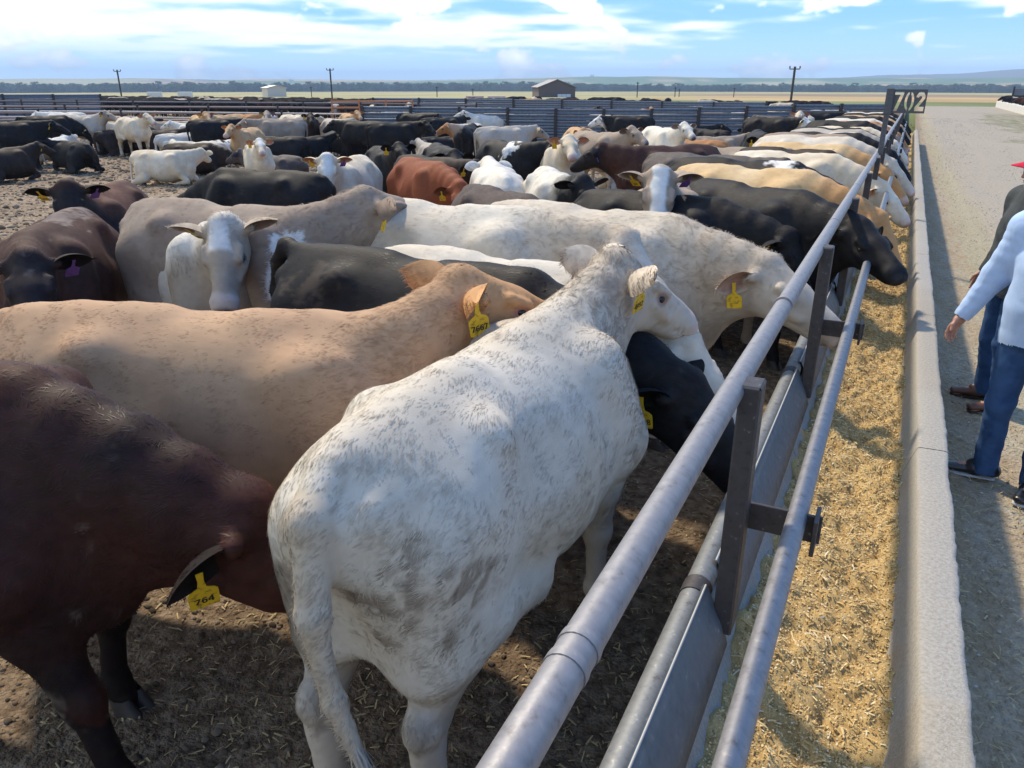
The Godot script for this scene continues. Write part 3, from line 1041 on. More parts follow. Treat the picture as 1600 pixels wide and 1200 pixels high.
func sky_color(dir: Vector3, n1: FastNoiseLite, n2: FastNoiseLite, n3: FastNoiseLite, detail: bool) -> Color:
	var el := rad_to_deg(asin(clampf(dir.y, -1.0, 1.0)))
	if el < 0.0: el = 0.0
	# clear air: pale at the horizon, deeper overhead (display values)
	var low := Color(0.78, 0.89, 0.99)
	var mid_c := Color(0.54, 0.75, 0.97)
	var top := Color(0.25, 0.48, 0.83)
	var c := low.lerp(mid_c, clampf(el / 4.0, 0.0, 1.0)) if el < 4.0 else mid_c.lerp(top, clampf((el - 4.0) / 50.0, 0.0, 1.0))
	# a broken deck of cloud overhead: it crowds together towards the horizon
	var k := 1.0 / (dir.y + 0.05)
	var p := Vector2(dir.x, dir.z) * k
	var a := n1.get_noise_2d(p.x, p.y)
	var b := n2.get_noise_2d(p.x, p.y) if detail else 0.0
	var az := rad_to_deg(atan2(dir.x, -dir.z))
	var cover := a * 1.15 + b * 0.65 + 0.06 + clampf((el - 2.5) / 3.0, 0.0, 1.0) * 0.16
	if el > 14.0: cover -= 0.10
	var amount := smoothstep(-0.10, 0.40, cover) * smoothstep(0.5, 3.0, el)
	var lit := clampf(0.62 + b * 0.8 + a * 0.25, 0.0, 1.0)
	var cloud := Color(0.83, 0.90, 0.975).lerp(Color(0.99, 0.99, 0.985), lit)
	c = c.lerp(cloud, amount * 0.94)
	# heaped clouds low over the mountains, flat below and bright on top
	if detail and el < 9.0:
		var h := n3.get_noise_2d(az, el * 1.9)
		var band := smoothstep(2.0, 2.7, el) * (1.0 - smoothstep(3.6, 5.6, el)) * smoothstep(-19.0, -12.0, az) * (1.0 - smoothstep(12.0, 50.0, az))
		var heap := smoothstep(0.0, 0.16, h * 1.35 + band * 0.80 - 0.28)
		var puff := clampf(0.45 + h * 1.2 + (el - 3.2) * 0.22, 0.0, 1.0)
		c = c.lerp(Color(0.64, 0.73, 0.85).lerp(Color(1.0, 1.0, 1.0), puff), heap * 0.9)
	return c

func sky_picture() -> Image:
	var W := 4096
	var Hh := 2048
	var n1 := Util.make_noise(9, 0.13, 4)
	var n2 := Util.make_noise(31, 0.6, 5)
	var n3 := Util.make_noise(57, 0.13, 6)
	var rows := []
	rows.resize(Hh)
	var work := func(y: int) -> void:
		var el := (0.5 - (y + 0.5) / Hh) * PI
		var row := PackedByteArray()
		row.resize(W * 3)
		var detail := el < deg_to_rad(15.0)
		var step := 1 if detail else 8
		if el < -0.02:
			step = W
		for x in range(0, W, step):
			var az := ((x + 0.5 * step) / W - 0.5) * TAU
			var c := Color(0.44, 0.42, 0.38)
			if el >= -0.02:
				c = sky_color(Vector3(sin(az) * cos(el), sin(el), -cos(az) * cos(el)), n1, n2, n3, detail)
			var r := int(clampf(c.r, 0, 1) * 255.0)
			var g := int(clampf(c.g, 0, 1) * 255.0)
			var b := int(clampf(c.b, 0, 1) * 255.0)
			for k in step:
				row[(x + k) * 3] = r
				row[(x + k) * 3 + 1] = g
				row[(x + k) * 3 + 2] = b
		rows[y] = row
	var y0 := 0
	# rows high up are alike: every fourth is computed
	var wanted := []
	for y in Hh:
		var el := (0.5 - (y + 0.5) / Hh) * 180.0
		if (el > -1.2 and el < 15.0) or y % 4 == 0:
			wanted.append(y)
	var id := WorkerThreadPool.add_group_task(func(i): work.call(wanted[i]), wanted.size(), -1, true)
	WorkerThreadPool.wait_for_group_task_completion(id)
	var data := PackedByteArray()
	var last: PackedByteArray = rows[0]
	for y in Hh:
		if rows[y] != null:
			last = rows[y]
		data.append_array(last)
	return Image.create_from_data(W, Hh, false, Image.FORMAT_RGB8, data)

# ------------------------------------------------------------------ materials of the ground
func noise_picture(seed_value: int, freq: float, octaves: int, stops: Array, size := 1024, kind := FastNoiseLite.TYPE_SIMPLEX_SMOOTH) -> NoiseTexture2D:
	var t := NoiseTexture2D.new()
	t.width = size
	t.height = size
	t.seamless = true
	t.generate_mipmaps = false
	var n := FastNoiseLite.new()
	n.seed = seed_value
	n.noise_type = kind
	n.frequency = freq
	n.fractal_type = FastNoiseLite.FRACTAL_FBM
	n.fractal_octaves = octaves
	n.fractal_gain = 0.6
	t.noise = n
	if stops.size():
		var g := Gradient.new()
		g.offsets = PackedFloat32Array()
		var offs := PackedFloat32Array()
		var cols := PackedColorArray()
		for s in stops:
			offs.append(s[0])
			cols.append(lin(s[1]))
		g.offsets = offs
		g.colors = cols
		t.color_ramp = g
	return t

func bump_picture(seed_value: int, freq: float, octaves: int, strength: float, size := 1024) -> NoiseTexture2D:
	var t := noise_picture(seed_value, freq, octaves, [], size)
	t.as_normal_map = true
	t.bump_strength = strength
	return t

func ground_mat(stops: Array, seed_value: int, scale: float, freq := 0.012, bump := 6.0, rough := 0.95, vertex := false) -> StandardMaterial3D:
	var m := StandardMaterial3D.new()
	m.albedo_texture = noise_picture(seed_value, freq, 6, stops)
	m.normal_enabled = true
	m.normal_texture = bump_picture(seed_value + 1, freq * 2.5, 5, bump)
	m.normal_scale = 1.0
	m.roughness = rough
	m.metallic_specular = 0.25
	m.uv1_triplanar = true
	m.uv1_world_triplanar = true
	m.uv1_scale = Vector3.ONE * scale
	m.vertex_color_use_as_albedo = vertex
	return m

func sheet(xs: PackedFloat32Array, zs: PackedFloat32Array, height: Callable, tint: Callable) -> ArrayMesh:
	# a surface over a grid of x and z lines
	var nx := xs.size()
	var nz := zs.size()
	var v := PackedVector3Array()
	var nr := PackedVector3Array()
	var col := PackedColorArray()
	v.resize(nx * nz)
	nr.resize(nx * nz)
	col.resize(nx * nz)
	for j in nz:
		for i in nx:
			v[j * nx + i] = Vector3(xs[i], height.call(xs[i], zs[j]), zs[j])
	for j in nz:
		for i in nx:
			var a := v[j * nx + mini(i + 1, nx - 1)] - v[j * nx + maxi(i - 1, 0)]
			var b := v[mini(j + 1, nz - 1) * nx + i] - v[maxi(j - 1, 0) * nx + i]
			var n := b.cross(a)
			if n.y < 0.0: n = -n
			nr[j * nx + i] = n.normalized()
			col[j * nx + i] = tint.call(v[j * nx + i])
	var idx := PackedInt32Array()
	for j in nz - 1:
		for i in nx - 1:
			var a := j * nx + i
			# zs run towards -z, so this order is clockwise seen from above
			idx.append_array(PackedInt32Array([a, a + nx, a + 1, a + 1, a + nx, a + nx + 1]))
	var arr := []
	arr.resize(Mesh.ARRAY_MAX)
	arr[Mesh.ARRAY_VERTEX] = v
	arr[Mesh.ARRAY_NORMAL] = nr
	arr[Mesh.ARRAY_COLOR] = col
	arr[Mesh.ARRAY_INDEX] = idx
	var m := ArrayMesh.new()
	m.add_surface_from_arrays(Mesh.PRIMITIVE_TRIANGLES, arr)
	return m

func lines(from: float, to: float, first: float, growth: float, most: float) -> PackedFloat32Array:
	var out := PackedFloat32Array()
	var dir := signf(to - from)
	var at := from
	var step := first
	while (to - at) * dir > 0.0:
		out.append(at)
		at += step * dir
		step = minf(step * growth, most)
	out.append(to)
	return out

func structure(called: String, mesh: Mesh, mat: Material) -> MeshInstance3D:
	var o := part(self, called, mesh, mat)
	o.set_meta("kind", "structure")
	return o

func stuff(parent: Node, called: String, mesh: Mesh, mat: Material, where: Array, tints: PackedColorArray) -> MultiMeshInstance3D:
	var buf := PackedFloat32Array()
	buf.resize(where.size() * 16)
	var k := 0
	for i in where.size():
		var t: Transform3D = where[i]
		buf[k] = t.basis.x.x; buf[k + 1] = t.basis.y.x; buf[k + 2] = t.basis.z.x; buf[k + 3] = t.origin.x
		buf[k + 4] = t.basis.x.y; buf[k + 5] = t.basis.y.y; buf[k + 6] = t.basis.z.y; buf[k + 7] = t.origin.y
		buf[k + 8] = t.basis.x.z; buf[k + 9] = t.basis.y.z; buf[k + 10] = t.basis.z.z; buf[k + 11] = t.origin.z
		buf[k + 12] = tints[i].r; buf[k + 13] = tints[i].g; buf[k + 14] = tints[i].b; buf[k + 15] = 1.0
		k += 16
	var mm := MultiMesh.new()
	mm.transform_format = MultiMesh.TRANSFORM_3D
	mm.use_colors = true
	mm.mesh = mesh
	mm.instance_count = where.size()
	mm.buffer = buf
	var o := MultiMeshInstance3D.new()
	o.name = called
	o.multimesh = mm
	o.material_override = mat
	o.set_meta("kind", "stuff")
	parent.add_child(o)
	return o

# ------------------------------------------------------------------ the pen floor, the road and the land around
var pen_noise: FastNoiseLite
var pen_fine: FastNoiseLite
func pen_surface(x: float, z: float) -> float:
	var near := clampf(1.0 - (Vector2(x, z).length() - 14.0) / 40.0, 0.35, 1.0)
	var trod := clampf((-x - 2.0) / 5.0, 0.25, 1.0)     # the apron by the bunk is packed hard
	return pen_height(x, z) + pen_noise.get_noise_2d(x, z) * 0.055 * trod + pen_fine.get_noise_2d(x, z) * 0.035 * near * trod

func build_ground() -> void:
	pen_noise = Util.make_noise(101, 0.55, 3)
	pen_fine = Util.make_noise(102, 3.2, 3)
	var blot := Util.make_noise(103, 0.35, 4)
	var blot2 := Util.make_noise(104, 1.9, 3)
	var dry := Color(1.0, 1.0, 1.0)
	var floor_dark := Color(0.50, 0.46, 0.42)
	var floor_tint := func(p: Vector3) -> Color:
		# trampled manure is darker than the dry crust; towards the bunk the apron gets darker
		var k := clampf(0.35 + blot.get_noise_2d(p.x, p.z) * 0.8 + blot2.get_noise_2d(p.x, p.z) * 0.75, 0.0, 1.0)
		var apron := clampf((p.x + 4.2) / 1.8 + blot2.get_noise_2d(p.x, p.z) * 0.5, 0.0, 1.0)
		return dry.lerp(floor_dark, maxf(k * 0.85, apron * 0.95))
	var xs := lines(-0.44, -150.0, 0.045, 1.008, 3.0)
	var zs := lines(3.0, -105.0, 0.05, 1.0065, 1.2)
	var floor_mat := ground_mat([[0.0, Color(0.12, 0.088, 0.06)], [0.38, Color(0.235, 0.172, 0.115)], [0.55, Color(0.33, 0.25, 0.172)], [0.75, Color(0.41, 0.325, 0.23)], [1.0, Color(0.52, 0.43, 0.315)]], 11, 0.55, 0.02, 10.0, 0.95, true)
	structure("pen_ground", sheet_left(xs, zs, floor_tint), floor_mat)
	# road
	road_drift = Util.make_noise(125, 1.2, 3)
	var rut := Util.make_noise(120, 0.3, 3)
	var road_fine := Util.make_noise(121, 2.5, 3)
	var road_h := func(x: float, z: float) -> float:
		return slope(z) + 0.012 * road_fine.get_noise_2d(x, z) + 0.02 * rut.get_noise_2d(x * 2.0, z * 0.2) + bank(x, z)
	var road_tint := func(p: Vector3) -> Color:
		# spilt feed, dust and painted warm shade along the bunk, grey gravel in the wheel tracks
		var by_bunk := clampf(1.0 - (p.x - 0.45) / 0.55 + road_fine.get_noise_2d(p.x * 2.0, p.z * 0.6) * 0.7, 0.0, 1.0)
		var gold := clampf(1.0 - absf(p.x - 1.05) / 0.55 + rut.get_noise_2d(p.x * 4.0, p.z * 0.5) * 0.5, 0.0, 1.0)
		var c := Color(0.98, 0.98, 0.98).lerp(Color(1.12, 1.0, 0.74), gold * 0.7)
		c = c.lerp(Color(0.80, 0.62, 0.41), by_bunk * 0.85)  # feed brown, deepened so the shade beside the kerb looks warm
		var verge := clampf((p.x - 4.6 + rut.get_noise_2d(p.x, p.z * 0.4) * 2.5) / 0.9, 0.0, 1.0) * clampf((-p.z - 22.0) / 8.0, 0.0, 1.0) * clampf((p.z + 92.0) / 10.0, 0.0, 1.0) * clampf(0.6 + road_fine.get_noise_2d(p.x, p.z) * 1.6, 0.0, 1.0)
		return c.lerp(Color(0.42, 0.50, 0.27), verge * 0.8)
	var rx := lines(0.39, 26.0, 0.06, 1.03, 1.2)
	var rz := lines(4.0, -118.0, 0.07, 1.01, 1.5)
	var road_mat := ground_mat([[0.0, Color(0.24, 0.20, 0.155)], [0.4, Color(0.335, 0.29, 0.23)], [0.6, Color(0.37, 0.325, 0.26)], [1.0, Color(0.44, 0.395, 0.325)]], 21, 0.45, 0.03, 6.0, 0.95, true)
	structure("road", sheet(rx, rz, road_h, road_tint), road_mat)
	build_land()
	scatter_on_ground()

func bank(x: float, z: float) -> float:
	# dirt and spilt feed drifted against the outside of the bunk
	return (0.05 + 0.04 * road_drift.get_noise_2d(x * 2.0, z * 0.7)) * exp(-pow((x - 0.42) / 0.14, 2.0))

var road_drift: FastNoiseLite
func sheet_left(xs: PackedFloat32Array, zs: PackedFloat32Array, tint: Callable) -> ArrayMesh:
	# xs run from the bunk outwards (towards -x): turned round so that the grid runs left to right
	var r := xs.duplicate()
	r.reverse()
	return sheet(r, zs, pen_surface, tint)

func land_height(x: float, z: float) -> float:
	var r := Vector2(x, z).length()
	var h := 0.0
	var pts := [[0.0, -1.1], [60.0, -1.4], [110.0, -1.15], [160.0, -1.0], [320.0, -2.6], [600.0, -5.0], [1200.0, -12.0], [1750.0, -18.0], [2150.0, -16.0], [2600.0, -1.0], [3050.0, 13.0], [3500.0, 11.0], [3800.0, 0.0]]
	for i in pts.size() - 1:
		if r <= pts[i + 1][0]:
			h = lerpf(pts[i][1], pts[i + 1][1], smoothstep(pts[i][0], pts[i + 1][0], r))
			break
	if r > 2100.0:
		h += land_noise.get_noise_2d(x, z) * clampf((r - 2100.0) / 900.0, 0.0, 1.0) * 14.0
	return h

var land_noise: FastNoiseLite
func build_land() -> void:
	land_noise = Util.make_noise(140, 0.0007, 3)
	var field := FastNoiseLite.new()
	field.noise_type = FastNoiseLite.TYPE_CELLULAR
	field.cellular_return_type = FastNoiseLite.RETURN_CELL_VALUE
	field.frequency = 0.0016
	field.seed = 5
	var grain := Util.make_noise(141, 0.02, 4)
	var v := PackedVector3Array()
	var nr := PackedVector3Array()
	var col := PackedColorArray()
	var idx := PackedInt32Array()
	var radii := PackedFloat32Array([0.0])
	var r := 6.0
	while r < 3800.0:
		radii.append(r)
		r *= 1.045
	radii.append(3800.0)
	var na := 360
	for i in radii.size():
		for j in na + 1:
			var a := TAU * j / na
			var x := sin(a) * radii[i]
			var z := -cos(a) * radii[i]
			var e := 2.0 + radii[i] * 0.01
			var h := land_height(x, z)
			v.append(Vector3(x, h, z))
			nr.append(Vector3(land_height(x - e, z) - land_height(x + e, z), 2.0 * e, land_height(x, z - e) - land_height(x, z + e)).normalized())
			var g := grain.get_noise_2d(x, z)
			var cell := field.get_noise_2d(x * 0.55 + g * 8.0, z + g * 8.0)
			var wheat := Color(0.40, 0.285, 0.145)
			var green := Color(0.115, 0.165, 0.055)
			var pale := Color(0.33, 0.30, 0.155)
			var fallow := Color(0.25, 0.19, 0.125)
			var c := wheat
			var rr := radii[i]
			var side := rad_to_deg(atan2(x, -z))       # degrees right of the bunk line
			if rr < 150.0:
				c = Color(0.15, 0.17, 0.075)
			elif rr < 420.0:
				c = wheat.lerp(pale, smoothstep(-8.0, -22.0, side))
				if rr > 300.0: c = fallow.lerp(pale, smoothstep(-8.0, -22.0, side))
			elif rr < 2150.0:
				c = pale.lerp(Color(0.14, 0.17, 0.08), clampf((rr - 1100.0) / 400.0, 0.0, 1.0))
			else:
				c = wheat if cell > 0.45 else (green if cell > 0.0 else (pale if cell > -0.5 else fallow))
			c = c * (1.0 + g * 0.3)
			col.append(Color(c.r, c.g, c.b))
	for i in radii.size() - 1:
		for j in na:
			var a := i * (na + 1) + j
			idx.append_array(PackedInt32Array([a, a + na + 1, a + 1, a + 1, a + na + 1, a + na + 2]))
	var arr := []
	arr.resize(Mesh.ARRAY_MAX)
	arr[Mesh.ARRAY_VERTEX] = v
	arr[Mesh.ARRAY_NORMAL] = nr
	arr[Mesh.ARRAY_COLOR] = col
	arr[Mesh.ARRAY_INDEX] = idx
	var m := ArrayMesh.new()
	m.add_surface_from_arrays(Mesh.PRIMITIVE_TRIANGLES, arr)
	var lm := tint_mat(0.95, 0.2)
	structure("land", m, lm)
	# mountains along the horizon to the right
	var ridge := Util.make_noise(150, 0.00016, 5)
	var mv := SurfaceTool.new()
	mv.begin(Mesh.PRIMITIVE_TRIANGLES)
	var n := 160
	var rows := 7
	var pt := func(i: int, k: int) -> Vector3:
		var a := deg_to_rad(lerpf(-24.0, 34.0, float(i) / n))
		var R := 3900.0 + k * 90.0
		var x := sin(a) * R
		var z := -cos(a) * R
		var crest := smoothstep(-24.0, -4.0, rad_to_deg(a)) * (31.0 + 26.0 * ridge.get_noise_2d(x * 4.0, z * 4.0) + 12.0 * smoothstep(0.0, 12.0, rad_to_deg(a)))
		return Vector3(x, -12.0 + crest * sin(PI * k / (rows - 1.0) * 0.5 + 0.0) * 1.35, z)
	for i in n:
		for k in rows - 1:
			for q in [pt.call(i, k), pt.call(i, k + 1), pt.call(i + 1, k), pt.call(i + 1, k), pt.call(i, k + 1), pt.call(i + 1, k + 1)]:
				mv.add_vertex(q)
	mv.generate_normals()
	structure("mountains", mv.commit(), plain_mat(Color(0.13, 0.125, 0.085), 0.95))

func lump_mesh(seed_value: int, flat: float) -> ArrayMesh:
	var st := SurfaceTool.new()
	st.begin(Mesh.PRIMITIVE_TRIANGLES)
	var rng := RandomNumberGenerator.new()
	rng.seed = seed_value
	var rings := []
	var nseg := 7
	for k in 4:
		var ring := []
		var t := k / 3.0
		for j in nseg:
			var a := TAU * j / nseg + k * 0.3
			var rr := (sin(PI * (0.18 + t * 0.7)) * 0.5) * rng.randf_range(0.7, 1.2)
			ring.append(Vector3(cos(a) * rr, (t - 0.35) * flat * rng.randf_range(0.8, 1.1), sin(a) * rr))
		rings.append(ring)
	var top := Vector3(0, 0.72 * flat, 0)
	for k in 3:
		for j in nseg:
			var j2 := (j + 1) % nseg
			for q in [rings[k][j], rings[k + 1][j], rings[k][j2], rings[k][j2], rings[k + 1][j], rings[k + 1][j2]]:
				st.add_vertex(q)
	for j in nseg:
		for q in [rings[3][j], top, rings[3][(j + 1) % nseg]]:
			st.add_vertex(q)
	st.generate_normals()
	return st.commit()

func flake_mesh() -> ArrayMesh:
	# a curled chip of straw or husk
	var st := SurfaceTool.new()
	st.begin(Mesh.PRIMITIVE_TRIANGLES)
	var vs := [Vector3(-0.5, 0, -0.5), Vector3(0.5, 0, -0.5), Vector3(-0.5, 0.14, 0.05), Vector3(0.5, 0.14, 0.0), Vector3(-0.35, 0.02, 0.5), Vector3(0.4, 0.0, 0.5)]
	for q in [0, 1, 2, 1, 3, 2, 2, 3, 4, 3, 5, 4]:
		st.add_vertex(vs[q])
	st.generate_normals()
	return st.commit()

func scatter_on_ground() -> void:
	var rng := RandomNumberGenerator.new()
	rng.seed = 400
	var clod := lump_mesh(3, 0.55)
	var clod2 := lump_mesh(8, 0.4)
	var flake := flake_mesh()
	var where := [[], []]
	var tints := [PackedColorArray(), PackedColorArray()]
	for i in 60000:
		# denser close by, thinning out with distance
		var r := 1.0 + 62.0 * pow(rng.randf(), 1.7)
		var a := deg_to_rad(rng.randf_range(-2.0, 64.0))
		var x := -sin(a) * r - 0.5
		var z := -cos(a) * r + 0.5
		var s := rng.randf_range(0.010, 0.035) * (1.0 + r * 0.05) * (1.0 + 2.2 * pow(rng.randf(), 6.0))
		if x > -3.8: s *= 0.34
		var p := Vector3(x, pen_surface(x, z) + s * 0.05, z)
		var k := i % 2
		where[k].append(Transform3D(Basis(Vector3.UP, rng.randf() * TAU).scaled(Vector3(s * rng.randf_range(0.8, 1.7), s, s)), p))
		var t := rng.randf()
		var c := Color(0.11, 0.082, 0.056).lerp(Color(0.36, 0.275, 0.19), t)
		if x > -3.8: c = c * 0.55
		tints[k].append(c)
	var cm := tint_mat(0.95, 0.2)
	var a1 := stuff(self, "manure_clods", clod, cm, where[0], tints[0])
	describe(a1, "brown clods of dried manure trampled over the pen floor", "clods")
	var a2 := stuff(self, "dirt_crumbs", clod2, cm, where[1], tints[1])
	describe(a2, "flat crumbs of dry dirt strewn over the pen floor", "dirt")
	var sw := []
	var stt := PackedColorArray()
	for i in 26000:
		var x := 0.0
		var z := 0.0
		if i % 2 == 0:
			var r := 1.0 + 22.0 * pow(rng.randf(), 1.5)
			var a := deg_to_rad(rng.randf_range(0.0, 60.0))
			x = -sin(a) * r - 0.5
			z = -cos(a) * r
		else:
			x = 0.42 + 1.3 * pow(rng.randf(), 1.8)
			z = 0.5 - 16.0 * pow(rng.randf(), 1.4)
		var y := pen_surface(x, z) + 0.006 if x < -0.44 else slope(z) + 0.012 + bank(x, z)
		var l := rng.randf_range(0.012, 0.045)
		var w := rng.randf_range(0.003, 0.007)
		sw.append(Transform3D(Basis(Vector3(rng.randf_range(-0.2, 0.2), 1, rng.randf_range(-0.2, 0.2)).normalized(), rng.randf() * TAU) * Basis.from_scale(Vector3(w, 0.01, l)), Vector3(x, y, z)))
		stt.append(Color(0.22, 0.15, 0.07).lerp(Color(0.50, 0.38, 0.18), rng.randf()))
	var a3 := stuff(self, "straw_bits", flake, tint_mat(0.8), sw, stt)
	describe(a3, "loose straw and feed chips lying on road edge and pen floor", "straw")
	# gravel stones on the road
	var gw := []
	var gt := PackedColorArray()
	for i in 14000:
		var x := 0.42 + 6.0 * pow(rng.randf(), 1.3)
		var z := 0.3 - 75.0 * pow(rng.randf(), 2.2)
		var s := rng.randf_range(0.004, 0.016) * (1.0 + absf(z) * 0.03)
		gw.append(Transform3D(Basis(Vector3.UP, rng.randf() * TAU).scaled(Vector3(s * 1.3, s * 1.2, s)), Vector3(x, slope(z) + 0.004 + bank(x, z), z)))
		var t := rng.randf()
		gt.append(Color(0.17, 0.145, 0.115).lerp(Color(0.48, 0.445, 0.39), sqrt(t)))
	var a4 := stuff(self, "road_gravel", clod2, cm, gw, gt)
	describe(a4, "loose grey gravel and dung crumbs scattered over the feed road", "gravel")
# ------------------------------------------------------------------ shapes
func tube(path: PackedVector3Array, radius: float, seg := 14, caps := true) -> ArrayMesh:
	var st := SurfaceTool.new()
	st.begin(Mesh.PRIMITIVE_TRIANGLES)
	var rings := []
	for i in path.size():
		var d := (path[mini(i + 1, path.size() - 1)] - path[maxi(i - 1, 0)]).normalized()
		var up := Vector3.UP if absf(d.y) < 0.9 else Vector3.RIGHT
		var s := d.cross(up).normalized()
		var u := s.cross(d)
		var ring := []
		for j in seg:
			var a := TAU * j / seg
			ring.append([path[i] + (s * cos(a) + u * sin(a)) * radius, s * cos(a) + u * sin(a)])
		rings.append(ring)
	for i in path.size() - 1:
		for j in seg:
			var j2 := (j + 1) % seg
			for q in [rings[i][j], rings[i][j2], rings[i + 1][j], rings[i][j2], rings[i + 1][j2], rings[i + 1][j]]:
				st.set_normal(q[1])
				st.add_vertex(q[0])
	if caps:
		for e in [0, path.size() - 1]:
			var n := (path[0] - path[1]).normalized() if e == 0 else (path[e] - path[e - 1]).normalized()
			for j in seg:
				var j2 := (j + 1) % seg
				var q := [path[e], rings[e][j][0], rings[e][j2][0]] if e > 0 else [path[e], rings[e][j2][0], rings[e][j][0]]
				for p in q:
					st.set_normal(n)
					st.add_vertex(p)
	return st.commit()

func block(size: Vector3, bevel := 0.004) -> ArrayMesh:
	# a box with chamfered edges
	var st := SurfaceTool.new()
	st.begin(Mesh.PRIMITIVE_TRIANGLES)
	var h := size * 0.5
	var b := minf(bevel, minf(h.x, minf(h.y, h.z)) * 0.45)
	var faces := [[Vector3.RIGHT, Vector3.UP, Vector3.BACK], [Vector3.LEFT, Vector3.UP, Vector3.FORWARD], [Vector3.UP, Vector3.BACK, Vector3.RIGHT], [Vector3.DOWN, Vector3.BACK, Vector3.LEFT], [Vector3.BACK, Vector3.RIGHT, Vector3.UP], [Vector3.FORWARD, Vector3.LEFT, Vector3.UP]]
	var add := func(pts: Array, out: Vector3) -> void:
		var n: Vector3 = (pts[1] - pts[0]).cross(pts[2] - pts[0])
		var order := [0, 1, 2]
		if n.dot(out) > 0.0: order = [0, 2, 1]
		for k in order:
			st.set_normal(out)
			st.add_vertex(pts[k])
	for f in faces:
		var n: Vector3 = f[0]
		var u: Vector3 = f[1]
		var w: Vector3 = f[2]
		var hu := absf(h.dot(u.abs())) - b
		var hw := absf(h.dot(w.abs())) - b
		var c := n * h.dot(n.abs())
		var p := [c + u * hu + w * hw, c + u * hu - w * hw, c - u * hu - w * hw, c - u * hu + w * hw]
		add.call([p[0], p[1], p[2]], n)
		add.call([p[0], p[2], p[3]], n)
	for sx in [-1.0, 1.0]:
		for sy in [-1.0, 1.0]:
			var o1 := Vector3(sx, sy, 0).normalized()
			var q := [Vector3(sx * h.x, sy * (h.y - b), h.z - b), Vector3(sx * (h.x - b), sy * h.y, h.z - b), Vector3(sx * (h.x - b), sy * h.y, -h.z + b), Vector3(sx * h.x, sy * (h.y - b), -h.z + b)]
			add.call([q[0], q[1], q[2]], o1)
			add.call([q[0], q[2], q[3]], o1)
			var o2 := Vector3(sx, 0, sy).normalized()
			q = [Vector3(sx * h.x, h.y - b, sy * (h.z - b)), Vector3(sx * (h.x - b), h.y - b, sy * h.z), Vector3(sx * (h.x - b), -h.y + b, sy * h.z), Vector3(sx * h.x, -h.y + b, sy * (h.z - b))]
			add.call([q[0], q[1], q[2]], o2)
			add.call([q[0], q[2], q[3]], o2)
			var o3 := Vector3(0, sx, sy).normalized()
			q = [Vector3(h.x - b, sx * h.y, sy * (h.z - b)), Vector3(h.x - b, sx * (h.y - b), sy * h.z), Vector3(-h.x + b, sx * (h.y - b), sy * h.z), Vector3(-h.x + b, sx * h.y, sy * (h.z - b))]
			add.call([q[0], q[1], q[2]], o3)
			add.call([q[0], q[2], q[3]], o3)
	return st.commit()

func at(p: Vector3, turn := 0.0) -> Transform3D:
	return Transform3D(Basis(Vector3.UP, turn), p)

func steel_mat(c: Color, metal: float, rough: float, seed_value: int, scale := 3.0) -> StandardMaterial3D:
	var m := StandardMaterial3D.new()
	m.albedo_texture = noise_picture(seed_value, 0.015, 5, [[0.0, Color(0.10, 0.062, 0.040)], [0.16, c * 0.66], [0.34, c * 0.93], [0.6, c], [0.8, c * 1.1], [1.0, Color(0.40, 0.36, 0.30)]], 512)
	m.roughness = rough
	m.roughness_texture = noise_picture(seed_value + 3, 0.03, 4, [[0.0, Color(0.35, 0.35, 0.35)], [1.0, Color(1, 1, 1)]], 512)
	m.metallic = metal
	m.uv1_triplanar = true
	m.uv1_scale = Vector3.ONE * scale
	m.normal_enabled = true
	m.normal_texture = bump_picture(seed_value + 5, 0.05, 4, 1.4, 512)
	m.normal_scale = 0.18
	return m

